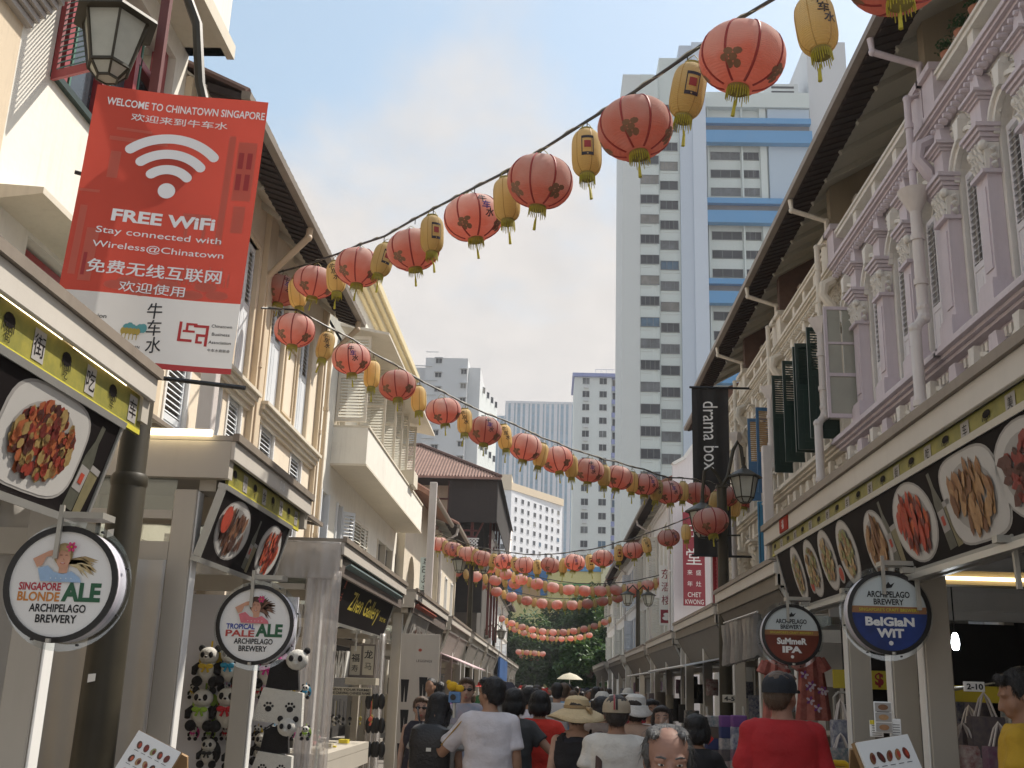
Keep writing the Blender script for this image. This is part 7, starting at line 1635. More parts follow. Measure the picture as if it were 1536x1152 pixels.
# second right stall: hanging cloths and bag rack
rn = random.Random(21)
for k in range(8):
    p = at(1090 + k * 6.2, 938 - k * 2.4, y=12.6 + k * .0 + 1.2 - k * .15); b = MB(mat('sheer grey cloth %d' % (k % 3), ((.30, .28, .25), (.22, .20, .18), (.36, .32, .28))[k % 3], .7, .2, 8)); R = []
    for j in range(8): t = j / 7; R.append([(p.x + .06 * cos(a) * (1 + .25 * sin(3 * a + t * 4)), p.y + .05 * sin(a), p.z - .48 * t + .02 * sin(a * 3) * t) for a in [2 * pi * q / 14 for q in range(14)]])
    b.rings(R); tag(b.build('hanging_cloth'), 'grey cloth under the second right stall, %s from the left' % ('first', 'second', 'third', 'fourth', 'fifth', 'sixth', 'seventh', 'eighth')[k], 'cloth', 'grey cloths under the second right stall')
b = MB(m_alu); a, c = at(1086, 935, y=13.9), at(1136, 918, y=12.4); b.tube([a, c], .014, 6); tag(b.build('cloth_rail'), 'rail carrying the grey cloths on the second right stall', 'rail')
for k in range(15):
    r_, c_ = k // 3, k % 3; px = (1068, 1090, 1108)[c_]; py = 1082 + r_ * 17; p = at(px, py, y=8.9 - c_ * .3); b = MB((bagm + [mat('violet cloth', (.16, .06, .22), .7, .3), mat('navy cloth', (.04, .05, .14), .7, .3)])[rn.randrange(8)]); b.obox(p, (1, .25, 0), (0, 0, 1), (-.25, 1, 0), .11, .085, .05); tag(b.build('pouch', bevel=.006), 'small pouch on the rack beside the red T-shirt, %s row, %s column' % (('top', 'second', 'third', 'fourth', 'bottom')[r_], ('left', 'middle', 'right')[c_]), 'pouch', 'pouches on the second right stall rack')
o, pn, w, h = item_rect('price_card', 'worn white card reading 4-5 on top of the pouch rack', 'sign', 1084, 1042, 1104, 1054, 8.7, m_paper); g = MB(m_ink); pn.text(g, '4-5', w * .5, h * .5, w=w * .8, h=h * .6, bold=.03); g.build('lettering', o)
b = MB(m_steel)
for px in (1060, 1115): a = at(px, 1060, y=8.9); b.cyl((a.x, 8.9, 0), (a.x, 8.9, a.z), .012, n=6)
tag(b.build('rack_frame'), 'steel rack frame holding the pouches', 'rack')
p = at(1062, 1108, y=8.2); b = MB(mat('red tag', (.6, .03, .02), .6)); b.obox(p, V((1, 0, 1)).normalized(), V((-1, 0, 1)).normalized(), (0, 1, 0), .06, .06, .01); tag(b.build('red_tag'), 'bright red diamond tag hanging on the pouch rack', 'tag')
# yellow plastic chairs
for i, (px, py, y) in enumerate(((1238, 1145, 6.6),)):
    p = at(px, py, y=y); rt = root('plastic_chair', 'yellow plastic chair back behind the red T-shirt', 'chair', (p.x, y, 0)); m_ych = mat('yellow plastic', (.65, .42, .02), .35, .05)
    b = MB(m_ych); b.tube([(p.x - .2, y, .45), (p.x - .21, y + .03, p.z - .06), (p.x - .12, y + .04, p.z), (p.x + .12, y + .04, p.z), (p.x + .21, y + .03, p.z - .06), (p.x + .2, y, .45)], .02, 8); b.box(p.x - .18, p.x + .18, y + .02, y + .035, .6, p.z - .02); b.build('backrest', rt); b = MB(m_ych); b.box(p.x - .2, p.x + .2, y - .4, y, .42, .45); b.build('seat', rt)
    for q in range(4): b = MB(m_ych); x, yy = p.x + (-.18, .18)[q % 2], y - .02 - .36 * (q // 2); b.cyl((x, yy, .42), (x, yy, 0), .018, n=6); b.build('leg', rt)
# generic stock inside the remaining stalls
def stock(s, x0, x1, y0, y1, n, seed, lab, grp):
    rn = random.Random(seed)
    for k in range(n):
        y = y0 + (y1 - y0) * (k + .5) / n; b = MB(rn.choice(bagm + [m_reddk, m_black, m_paper, m_flap])); x = rn.uniform(x0, x1); z = rn.uniform(.9, 2.0); w, h = rn.uniform(.12, .35), rn.uniform(.25, .6)
        R = [[(s * x + w * .5 * cos(a) * (1 - .25 * (t - .5) ** 2), y + w * .35 * sin(a), z - h * t) for a in [2 * pi * q / 10 for q in range(10)]] for t in (0, .15, .5, .9, 1)]
        b.rings(R); cn = b.mats[0].name; nm = {'bag print 0': 'brown mottled', 'bag print 1': 'red and cream', 'bag print 2': 'teal', 'bag print 3': 'navy and white', 'bag print 4': 'tan', 'bag print 5': 'mauve', 'dark red print': 'dark red', 'black paint': 'black', 'old paper': 'cream', 'grey canvas flap': 'grey'}.get(cn, 'plain')
        tag(b.build('hanging_goods'), '%s %s hanging %s' % (nm, 'cloth' if h > .45 else 'bundle', lab % ('near the front' if y < y0 + (y1 - y0) * .2 else 'one third down' if y < y0 + (y1 - y0) * .45 else 'beyond the middle' if y < y0 + (y1 - y0) * .7 else 'at the back')), 'goods', grp)
stock(-1, 2.7, 3.8, 18.6, 48, 40, 5, '%s of the far left stalls', 'goods hanging in the far left stalls')
stock(1, 2.95, 4.2, 12.8, 48, 46, 6, '%s of the far right stalls', 'goods hanging in the far right stalls')
stock(1, 2.9, 4.0, 6.0, 10.0, 30, 8, '%s inside the nearest right stall', 'goods hanging inside the nearest right stall')

rn = random.Random(31)
for k in range(16):                                  # more small plush and key rings filling the panda wall
    px_ = 290 + (k % 8) * 24; py_ = 1040 + (k // 8) * 62; panda('tiny panda charm, %s from the left in the %s row of charms' % (ORD[k % 8], ('upper', 'lower')[k // 8]), px_, py_, 10.02, .09, col[('yellow', 'sky blue', 'pink', 'lime', 'scarlet', 'black')[k % 6]], 'x')
# ================================================================ PEOPLE
def solid(mb, vox, smooth=4, disp=None, it=.5):
    """fuse overlapping closed shapes into one continuous skin"""
    o = mb.build('tmp'); m = o.modifiers.new('r', 'REMESH'); m.mode = 'VOXEL'; m.voxel_size = vox; m.use_smooth_shade = True; m.adaptivity = vox * .04
    if smooth: q = o.modifiers.new('s', 'SMOOTH'); q.iterations = smooth; q.factor = it
    COL.objects.unlink(o); me = evaluated(o); bpy.data.objects.remove(o)
    if disp:
        amp, sc, lo = disp
        nv = [tuple(v.normal) for v in me.vertices]; cs = [tuple(v.co) for v in me.vertices]; flat = []
        for c, q in zip(cs, nv):
            n = mnoise.noise(V((c[0] * sc[0], c[1] * sc[1], c[2] * sc[2]))) + .5 * mnoise.noise(V((c[0] * sc[0] * 2.3 + 5, c[1] * sc[1] * 2.3, c[2] * sc[2] * 2.1)))
            k = amp * (max(n, -.35) + (.25 if amp > .012 else 0)) * (1 if c[2] < lo else .6); flat += (c[0] + q[0] * k, c[1] + q[1] * k, c[2] + q[2] * k)
        me.vertices.foreach_set('co', flat)
    me.materials.clear()
    for mm in mb.mats: me.materials.append(mm)
    me.polygons.foreach_set('use_smooth', [True] * len(me.polygons)); return me
def skin(n, c): return mat('skin ' + n, c, .62, .12, 14, bump=.08, bscale=90, obj=True)
SK = {'tan': skin('tan', (.36, .20, .125)), 'fair': skin('fair', (.47, .29, .21)), 'brown': skin('brown', (.30, .16, .10)), 'red': skin('ruddy', (.34, .18, .125))}
HR = {k: mat('hair ' + k, c, .42, .35, 30, bump=.5, bscale=120, obj=True) for k, c in dict(black=(.012, .010, .010), dark=(.03, .02, .015), brown=(.10, .06, .035), grey=(.09, .085, .08)).items()}
def torso_rings(e, z0, w, slim=0., flare=0., top=1.455, n=26):
    """elliptical rings of the trunk for a 1.70 m figure"""
    P = [(.86, .155, .115), (.95, .155, .112), (1.05, .138 - slim, .100), (1.15, .140 - slim * .7, .105), (1.26, .150, .112), (1.34, .154, .108), (1.39, .146, .095), (1.43, .105, .078), (1.455, .085, .068)]
    R = []
    def lp(z):
        for a, b in zip(P, P[1:]):
            if a[0] <= z <= b[0]: t = (z - a[0]) / (b[0] - a[0]); return (a[1] + (b[1] - a[1]) * t, a[2] + (b[2] - a[2]) * t)
        return P[0][1:] if z < P[0][0] else P[-1][1:]
    zs = [z0 + (1.435 - z0) * k / 12 for k in range(13)] + [top]
    for z in zs:
        a, b = lp(z); g = flare * max(0, (1.2 - z) / .3); a = a * w + e + g; b = b * (w * .5 + .5) + e + g * .8
        R.append([(a * math.copysign(abs(cos(t)) ** .82, cos(t)), b * math.copysign(abs(sin(t)) ** .9, sin(t)) - .005, z) for t in [2 * pi * k / n for k in range(n)]])
    return R
def hand(mb, wr, d, side, s=1., curl=.5):
    """palm, four unequal bent fingers and a thumb; d = direction of the hand"""
    d = V(d).normalized(); up = V((0, 1, 0)) if abs(d.y) < .8 else V((0, 0, 1)); ac = d.cross(up).normalized(); nn = ac.cross(d).normalized(); w = V(wr)
    mb.tube([w - d * .02, w + d * .03, w + d * .085 * s], [(.020, .026), (.016, .036), (.013, .038)], 10)
    for k, L in enumerate((.070, .078, .073, .058)):
        b = w + d * .080 * s + ac * (.027 - .018 * k); m_ = b + d * L * .45 + nn * L * .15 * curl; t = m_ + d * L * .40 * (1 - curl * .5) + nn * L * .45 * curl; mb.tube([b - d * .02, b, m_, t], [.0085, .0085, .008, .0062], 6)
    b = w + d * .025 + ac * .03; mb.tube([b, b + ac * .022 + d * .025, b + ac * .028 + d * .055 + nn * .015], [.012, .010, .0075], 6)
def head_geo(mb, c, turn=0., nod=0., s=1.):
    R = Matrix.Rotation(turn, 3, 'Z') @ Matrix.Rotation(nod, 3, 'X'); T = lambda p: V(c) + R @ (V(p) * s)
    mb.ell(T((0, -.012, .03)), .076 * s, .094 * s, .088 * s, 18, 12, R); mb.ell(T((0, .022, -.03)), .062 * s, .070 * s, .085 * s, 16, 10, R); mb.ell(T((0, .045, -.085)), .030 * s, .034 * s, .028 * s, 10, 8, R)
    for q in (-1, 1):
        mb.ell(T((q * .040, .045, -.03)), .028 * s, .035 * s, .038 * s, 8, 6, R); mb.tube([T((q * .055, .068, .022)), T((q * .02, .086, .026))], [.012 * s, .013 * s], 6); mb.ell(T((q * .077, -.008, -.012)), .011 * s, .020 * s, .032 * s, 8, 6, R)
    mb.tube([T((0, .082, .012)), T((0, .097, -.014)), T((0, .108, -.036)), T((0, .090, -.046))], [.010 * s, .013 * s, .017 * s, .010 * s], 8)
    mb.ell(T((0, .085, -.066)), .026 * s, .012 * s, .008 * s, 8, 6, R); mb.ell(T((0, .083, -.078)), .022 * s, .013 * s, .008 * s, 8, 6, R)
    return R, T
PEOPLE = []
def person(label, x, y, ztop, rz, sk='tan', w=1., shirt=None, sleeve=.5, pants=(.03, .03, .04), hair=('short', 'black'), arms=({}, {}), turn=0., nod=0., vox=.011, face=False, extras=(), dress=False, slim=0., hem=.84, fem=False, stripe=None, neckopen=0.):
    k = ztop / 1.70
    o0 = MB(SK[sk]); b = o0
    b.rings(torso_rings(0, .84, w, slim)); hc = V((0, .02, 1.585))
    b.tube([(0, -.015, 1.38), (0, -.008, 1.46), (0, .008, 1.53)], [(.066 * w, .062), (.055 * (w * .5 + .5), .055), (.050, .052)], 14)
    R, T = head_geo(b, hc, turn, nod)
    sh = .152 * w + .008; J = []
    for i, s in enumerate((-1, 1)):
        a = arms[i]; e = V(a.get('e', (s * (sh + .035), -.03, 1.13))); wr = V(a.get('w', (s * (sh + .045), .03, .90))); S = V((s * sh * .93, -.005, 1.375)); hd = a.get('h', (wr - e)); J.append((S, e, wr)); q = (.92 if fem else 1.05) * (w * .4 + .6)
        b.tube([S, S.lerp(e, .25), S.lerp(e, .6), e, e.lerp(wr, .25), e.lerp(wr, .8), wr], [.050 * q, .047 * q, .042 * q, .035 * q, .037 * q, .026 * q, .023 * q], 12); b.ell(S, .052 * q, .05 * q, .052 * q, 10, 8)
        hand(b, wr, hd, s, 1, a.get('c', .5))
        L = .085 * w; b.tube([(s * L, 0, .90), (s * L * 1.05, .005, .72), (s * L * 1.05, .01, .48), (s * L * 1.05, -.01, .35), (s * L, -.012, .12), (s * L, -.01, .05)], [.088, .080, .056, .056, .038, .036], 12)
        b.tube([(s * L, -.05, .035), (s * L, .03, .035), (s * L * 1.15, .15, .025)], [.035, .038, .022], 8)
    me = solid(b, vox, 3)
    o = link('person', me); tag(o, label, 'person'); o.location = (x, y, 0); o.rotation_euler = (0, 0, rz); o.scale = (k ** .5, k ** .5, k); PEOPLE.append(o)
    def kid(nm, me2): return link(nm, me2, o)
    def simple(nm, mb, **kk): q = mb.build(nm, None, **kk); q.parent = o; return q
    # clothes
    if shirt:
        sm = mat('cloth %.2f %.2f %.2f' % tuple(shirt[:3]), shirt[:3], .85, .10, 9, bump=.25, bscale=60, obj=True, col2=shirt[3] if len(shirt) > 3 else None)
        c = MB(sm); zh = .55 if dress else hem
        if dress:
            rg = torso_rings(.020, .80, w, slim, .0, 1.36); lo = [[(p[0] * f, p[1] * f, z) for p in rg[0]] for f, z in ((1.28, .52), (1.18, .66))]; c.rings(lo + rg)
            for s in (-1, 1): c.tube([(s * .095 * w, .06, 1.30), (s * .09 * w, .03, 1.43), (s * .09 * w, -.05, 1.43), (s * .095 * w, -.09, 1.28)], [(.02, .016)] * 4, 8)
        else:
            c.rings(torso_rings(.026, zh, w, slim, .022, 1.456 - neckopen))
            if sleeve > 0:
                for i, s in enumerate((-1, 1)):
                    S, e, wr = J[i]; q = .064 * (w * .4 + .6)
                    end = S.lerp(e, sleeve) if sleeve <= 1 else e.lerp(wr, sleeve - 1)
                    c.tube([S + V((-s * .05, 0, .018)), S, S.lerp(end, .5), end], [q * 1.05, q * 1.08, q * 1.02, q * 1.06], 12); c.ell(S + V((0, 0, .004)), q * 1.05, q * 1.0, q * .98, 10, 8)
        kid('dress' if dress else 'shirt', solid(c, max(.011, vox), 3, (.017, (6, 6, 10), 1.30)))
        if stripe:
            S, e, wr = J[0]; st = MB(mat('stripe ochre', stripe, .8, .1)); q = .066; end = S.lerp(e, sleeve)
            out = V((-.7, -.75, .1)).normalized(); st.tube([S + V((.04, 0, .02)) + out * q * .8, S + out * q, S.lerp(end, .5) + out * q, end + out * q], [(.012, .005)] * 4, 6); simple('sleeve_stripe', st)
    pm = mat('trousers %.2f %.2f %.2f' % pants, pants, .85, .12, 8, bump=.2, bscale=60, obj=True); c = MB(pm)
    c.rings(torso_rings(.010, .82, w, slim, 0, .99))
    for s in (-1, 1): L = .085 * w; zl = .42 if fem and pants[0] > .05 else .10; c.tube([(s * L, 0, .92), (s * L * 1.05, .005, .72), (s * L * 1.05, .005, .48), (s * L, -.01, zl)], [.100, .094, .074, .062], 12)
    kid('trousers', solid(c, .016, 3, (.008, (4, 4, 7), 2)))
    for s in (-1, 1): c = MB(m_black); L = .085 * w; c.rings([[(s * L * 1.05 + .05 * f * cos(t), .04 + .135 * f * sin(t), z) for t in [2 * pi * q / 16 for q in range(16)]] for f, z in ((1, 0), (1.02, .03), (.85, .07), (.6, .09))]); simple('shoe', c)
    # hair
    style, colr = hair; hm = HR[colr]; c = MB(hm); H = lambda p: T(p)
    if style in ('short', 'bob', 'long', 'bun'):
        c.ell(H((0, -.028, .044)), .087, .096, .086, 20, 12, R); c.ell(H((0, -.055, -.01)), .078, .066, .075, 16, 10, R)
        if style != 'short' or True: c.tube([H((-.06, .05, .085)), H((0, .065, .10)), H((.06, .05, .085))], [.022, .026, .022], 8)
        for q in (-1, 1): c.ell(H((q * .072, -.01, .028)), .018, .04, .045 if style == 'short' else .07, 8, 6, R)
        if style == 'bob':
            c.ell(H((0, -.05, -.03)), .095, .075, .085, 18, 10, R)
            for q in (-1, 1): c.ell(H((q * .078, -.01, -.02)), .026, .048, .082, 10, 8, R)
        if style == 'long':
            c.tube([H((0, -.05, .03)), H((0, -.085, -.06)), (0, -.135, 1.38), (0, -.155, 1.24), (0, -.150, 1.13)], [(.085, .075), (.085, .050), (.088, .040), (.080, .032), (.045, .018)], 16)
            for q in (-1, 1): c.tube([H((q * .07, -.02, .03)), H((q * .08, -.03, -.08)), (q * .075, -.09, 1.40)], [.026, .028, .024], 8)
    elif style == 'bald':
        for q in range(9): t = -.25 + (pi + .5) * q / 8; c.ell(H((.074 * cos(t), -.015 - .088 * sin(t) * 1.0, .018 + .012 * sin(q * 2))), .020, .020, .052, 8, 6, R)
        for q in range(5): t = .5 + 2.1 * q / 4; c.ell(H((.062 * cos(t), -.03 - .045 * sin(t), .088)), .024, .024, .022, 8, 6, R)
        for q in (-1, 1): c.ell(H((q * .050, -.005, .098)), .026, .055, .020, 10, 6, R)
        c.ell(H((0, -.045, .108)), .055, .040, .014, 10, 6, R)
    if style != 'none':
        hme = solid(c, .009, 2, (.008, (38, 38, 14), 0)); kid('hair', hme)
        st = MB(hm); rn = random.Random(int(x * 91 + y * 7)); vv = [(v.co.copy(), v.normal.copy()) for v in hme.vertices]
        for q in range(900 if style != 'bald' else 700):
            p, nn = vv[rn.randrange(len(vv))]
            if p.z > 1.60 and any(ex[0] in ('cap', 'hat') for ex in extras): continue
            d = V((0, 0, -1)) - nn * nn.dot(V((0, 0, -1)))
            if d.length < .3: d = V((nn.x, nn.y - .4, -.2)) - nn * nn.dot(V((nn.x, nn.y - .4, -.2)))
            if d.length < .05: continue
            d.normalize(); d = (d + V((rn.gauss(0, .28), rn.gauss(0, .28), rn.gauss(0, .1)))).normalized(); L = rn.uniform(.02, .05); sd_ = d.cross(nn).normalized() * .0011
            a = p + nn * .001; b_ = a + d * L * .5 + nn * rn.uniform(.003, .006); e_ = a + d * L + nn * rn.uniform(-.001, .006)
            st.add([a - sd_, a + sd_, b_ + sd_, b_ - sd_, e_], [(0, 1, 2, 3), (3, 2, 4)], False)
        so_ = simple('hair_strands', st); so_['kind'] = 'stuff'
    if face:
        for s in (-1, 1):
            e = MB(mat('eye white', (.62, .58, .54), .25, 0)); e.ell(H((s * .031, .078, .008)), .0125, .0100, .0060, 10, 8, R); eo = simple('eye', e); e = MB(m_ink); e.ell(H((s * .031, .0865, .008)), .0050, .003, .0045, 8, 6, R); simple('iris', e).parent = o
            e = MB(HR['dark'] if colr != 'grey' else HR['grey']); e.tube([H((s * .050, .075, .032)), H((s * .034, .086, .037)), H((s * .016, .089, .032))], [.003, .0045, .003], 5); simple('eyebrow', e)
            e = MB(SK[sk]); e.tube([H((s * .045, .078, .014)), H((s * .031, .0895, .0175)), H((s * .018, .083, .012))], [.003, .0035, .003], 5); simple('eyelid', e)
        e = MB(mat('lips', (.36, .11, .09), .4, .1)); e.ell(H((0, .094, -.067)), .022, .006, .0045, 10, 6, R); e.ell(H((0, .093, -.0765)), .018, .006, .005, 10, 6, R); simple('lips', e)
    for ex in extras:
        n = ex[0]
        if n == 'glasses':
            e = MB(m_black)
            for s in (-1, 1): e.M = None; e.ell(H((s * .033, .096, .008)), .026, .006, .018, 12, 6, R); e.tube([H((s * .058, .09, .012)), H((s * .080, .0, .01))], .003, 5)
            e.tube([H((-.01, .10, .012)), H((.01, .10, .012))], .003, 5); simple('sunglasses', e)
        if n == 'cap':
            e = MB(mat('cap ' + ex[1], ex[2], .85, .08, 12, bump=.3, bscale=100, obj=True)); Rg = []
            for j in range(9): t = j / 8 * pi / 2; Rg.append([H((.094 * cos(t) ** .8 * cos(a), -.018 + .112 * cos(t) ** .8 * sin(a), .030 + .092 * sin(t) ** .9 - (.02 if j == 0 else 0))) for a in [2 * pi * q / 24 for q in range(24)]])
            e.rings(Rg); e.ell(H((0, -.018, .122)), .010, .010, .006, 8, 6, R)
            br = ex[3] if len(ex) > 3 else 0; pr = [H((.075 * cos(a) * 1.02, .06 + .095 * sin(a), .038 - .020 * sin(a) - .01 * abs(cos(a)))) for a in [pi * q / 12 for q in range(13)]]
            pl_ = [p + R @ V((0, 0, -.006)) for p in pr]; n_ = len(pr); e.add(pr + pl_, [tuple(range(n_)), tuple(reversed(range(n_, 2 * n_)))] + [(i, (i + 1) % n_, n_ + (i + 1) % n_, n_ + i) for i in range(n_)], False)
            co = simple('cap', e)
            if len(ex) > 3 and ex[3]:
                for cc, off in ((m_redp, -.006), (m_ink, .010)): g = MB(cc); g.tube([H((off - .01, -.018 - .116 * cos(t) ** .8, .030 + .096 * sin(t) ** .9)) for t in [pi / 2 * q / 8 for q in range(9)]], [(.006, .004)] * 9, 5); simple('cap_stripe', g)
        if n == 'hat':
            e = MB(mat('hat ' + ex[1], ex[2], .85, .10, 14, bump=.5, bscale=70, obj=True)); r = ex[3]; prof = [(.093, .035), (.095, .07), (.088, .105), (.06, .128), (.01, .134)]
            Rg = [[H((rr * cos(a), -.015 + rr * 1.08 * sin(a), z + dz * sin(2 * a + .6) + .03 * (rr - .09) * sin(5 * a))) for a in [2 * pi * q / 36 for q in range(36)]] for rr, z, dz in ([(r, -.045, .022), (r * .8, -.012, .014), (.11, .030, .004)] + [(p[0], p[1], 0) for p in prof])]
            e.rings(Rg, caps=False); ho = simple('hat', e); mm = ho.modifiers.new('t', 'SOLIDIFY'); mm.thickness = .004
            if len(ex) > 4: g = MB(mat('hat band ' + ex[1], ex[4], .7, .1)); g.rings([[H((rr * cos(a), -.015 + rr * 1.08 * sin(a), z)) for a in [2 * pi * q / 28 for q in range(28)]] for rr, z in ((.099, .036), (.101, .06))], caps=False); g.tube([H((.08, -.07, .045)), H((.12, -.12, .03)), H((.13, -.12, .0))], [.012, .02, .008], 6); simple('hat_band', g)
        if n == 'strap':
            e = MB(mat('strap ' + str(ex[1]), ex[1], .7, .1)); s = ex[2]; wd = ex[3] if len(ex) > 3 else .02
            e.tube([(s * .10, .12, 1.22), (s * .11 * w, .10, 1.38), (s * .105 * w, .02, 1.462), (s * .09 * w, -.085, 1.40), (s * .04 * w, -.145, 1.22), (-s * .10 * w, -.14, 1.02), (-s * .17 * w, -.04, .90)] if not ex[4:] else [(s * .11 * w, .10, 1.38), (s * .105 * w, .02, 1.462), (s * .105 * w, -.09, 1.40), (s * .11 * w, -.145, 1.22), (s * .14 * w, -.15, 1.0)], [(wd, .006)] * (7 if not ex[4:] else 5), 8)
            q = simple('shoulder_strap', e)
        if n == 'watch': S, e_, wr = J[ex[1]]; e = MB(m_white); e.tube([wr.lerp(e_, .06), wr.lerp(e_, .12)], .029, 10); simple('bracelet', e)
    return o
A_ = {}
def px(pxx, y): return (pxx - 822) / 1600 * y + .0
def head_at(hx, hy, y):                     # plan position and head height from where the top of a head is seen
    p = at(hx, hy, y=y); return p.x, y, p.z
def P(label, hx, hy, y, rz, **k):
    x, yy, z = head_at(hx, hy, y); return person(label, x, yy, z, rz, **k)
# women and men with their backs to the camera, left to right
w1 = P('woman with long black hair in a grey T-shirt carrying a black backpack', 659, 1040, 8.6, -.08, fem=True, w=.98, shirt=(.36, .34, .31), hair=('long', 'black'), sleeve=.55, slim=.012, pants=(.02, .02, .025), hem=.9, neckopen=0)
bx, by, bz = head_at(655, 1040, 8.6)
bk = root('backpack', 'small black leather backpack worn by the woman with long hair', 'backpack', (bx - .01, by - .20, .98)); m_lea = mat('black leather', (.022, .020, .020), .35, .2, 14, bump=.3, bscale=60)
b = MB(m_lea); c0 = V((bx - .01, by - .20, .98)); b.rings([[c0 + V((f * .155 * math.copysign(abs(cos(t)) ** .6, cos(t)), g * .075 * math.copysign(abs(sin(t)) ** .7, sin(t)), z)) for t in [2 * pi * q / 20 for q in range(20)]] for f, g, z in ((.85, .8, 0), (1, 1, .03), (1.0, 1, .20), (.86, .9, .29), (.5, .6, .32))]); b.build('bag_body', bk)
b = MB(m_lea); b.rings([[c0 + V((f * .16 * math.copysign(abs(cos(t)) ** .6, cos(t)), -.02 + g * .07 * math.copysign(abs(sin(t)) ** .7, sin(t)), z)) for t in [2 * pi * q / 20 for q in range(20)]] for f, g, z in ((.98, .98, .17), (1.0, 1.0, .20), (.9, .95, .30), (.45, .6, .335))]); b.build('flap', bk); b = MB(m_alu); b.box(c0.x - .018, c0.x + .018, by - .30, by - .29, 1.125, 1.15); b.build('buckle', bk)
b = MB(m_lea)
for s in (-1, 1): b.tube([c0 + V((s * .05, .06, .28)), c0 + V((s * .10, .08, .36)), c0 + V((s * .125, .16, .44)), c0 + V((s * .13, .27, .40))], [(.014, .005)] * 4, 6)
b.build('strap', bk)
P('woman in a dark vest and sunglasses walking towards the camera at the left', 633, 1046, 10.6, pi + .1, fem=True, sk='fair', shirt=(.03, .025, .035), sleeve=0, slim=.02, hair=('short', 'brown'), face=True, extras=(('glasses',), ('watch', 1)), pants=(.3, .03, .04), w=.92)
P('man in sunglasses and a patterned pale blue shirt facing the camera', 700, 1018, 11.3, pi + .25, sk='fair', shirt=(.25, .33, .42, (.42, .34, .36)), hair=('short', 'brown'), face=True, extras=(('glasses',),), pants=(.22, .25, .20), turn=-.2, hem=.80)
w4 = P('man in a white T-shirt with an ochre sleeve stripe, head turned left, one hand raised', 737, 1017, 8.2, .0, sk='tan', shirt=(.62, .58, .60), w=1.08, turn=.9, sleeve=.75, stripe=(.42, .24, .02), arms=(dict(e=(-.36, .12, 1.14), w=(-.43, .30, 1.33), h=(-.15, .3, 1), c=.9), {}), pants=(.45, .42, .42), hem=.74, vox=.009)
P('person with dark bobbed hair in a charcoal T-shirt behind the white T-shirt man', 771, 1034, 9.2, -.1, fem=True, shirt=(.05, .05, .05), hair=('bob', 'black'), slim=.01, arms=({}, dict(e=(.36, -.04, 1.16), w=(.30, .12, .98))))
P('man in a white shirt with a dark bag strap, turned to the right', 795, 1032, 12.5, -.9, shirt=(.62, .60, .66), turn=-.3, extras=(('strap', (.02, .03, .06), -1, .03),))
P('woman with short black hair in a bright red T-shirt and black trousers', 810, 1037, 9.6, .03, fem=True, shirt=(.62, .035, .02), hair=('bob', 'black'), w=1.02, sleeve=.55, hem=.98, pants=(.015, .015, .015), arms=({}, dict(e=(.33, -.05, 1.12), w=(.25, .10, .95))))
P('woman in a wide straw hat and sleeveless black dress', 866, 1047, 8.0, -.05, fem=True, sk='fair', shirt=(.018, .016, .018), dress=True, hair=('bun', 'dark'), extras=(('hat', 'straw', (.58, .44, .25), .225, (.35, .24, .12)), ('strap', (.02, .02, .02), 1, .008)), w=.98, turn=-.15)
P('woman with tied black hair in a taupe top with a thin shoulder strap', 905, 1046, 10.2, -.5, fem=True, shirt=(.24, .19, .16), hair=('bob', 'black'), turn=-.5, extras=(('strap', (.02, .02, .02), -1, .012),))
P('man in a beige cap with red stripe, white T-shirt and brown shoulder strap', 925, 1045, 7.1, -.04, sk='brown', shirt=(.60, .56, .50), w=1.06, sleeve=.6, hair=('short', 'dark'), extras=(('cap', 'beige', (.38, .31, .22), 1), ('strap', (.07, .035, .025), -1, .022, 1)), pants=(.1, .08, .06), vox=.009)
P('person in a floppy white sun hat behind the beige cap man', 953, 1044, 9.4, -.2, fem=True, sk='fair', shirt=(.45, .30, .22), sleeve=.3, hair=('bob', 'dark'), extras=(('hat', 'white', (.66, .63, .58), .15),))
P('dark haired young man in a white T-shirt facing the camera', 977, 1050, 10.8, pi + .15, shirt=(.66, .63, .62), face=True, w=1.0)
P('young woman with bobbed hair and red lips facing the camera', 993, 1060, 9.8, pi - .15, fem=True, sk='fair', shirt=(.60, .58, .60), hair=('bob', 'dark'), face=True, slim=.02)
P('man in a dark red shirt partly hidden behind the sun hat', 960, 1050, 12.8, pi, shirt=(.30, .02, .03), face=True)
P('older balding man with grey hair facing the camera, lowest in the frame', 1001, 1092, 3.75, pi - .05, sk='red', shirt=(.30, .32, .36), hair=('bald', 'grey'), face=True, vox=.0075, nod=-.24, turn=.05, w=1.0)
P('small dark haired person in a black T-shirt reaching to the pouch rack', 1044, 1073, 7.6, -.35, fem=True, shirt=(.02, .018, .02), hair=('bob', 'black'), w=.85, arms=({}, dict(e=(.25, .08, 1.12), w=(.33, .22, .92))))
P('broad man in a plain red T-shirt and black cap, back to the camera', 1171, 1010, 6.3, -.10, sk='red', shirt=(.40, .014, .018), w=1.14, sleeve=.8, hair=('short', 'brown'), extras=(('cap', 'black', (.018, .020, .026)),), turn=-.55, pants=(.05, .05, .06), hem=.80, vox=.009)
P('man in a mustard polo shirt looking down at the right edge', 1532, 1006, 5.6, .9, sk='brown', shirt=(.50, .30, .02), w=1.02, hair=('short', 'black'), turn=.5, nod=-.3, vox=.009)
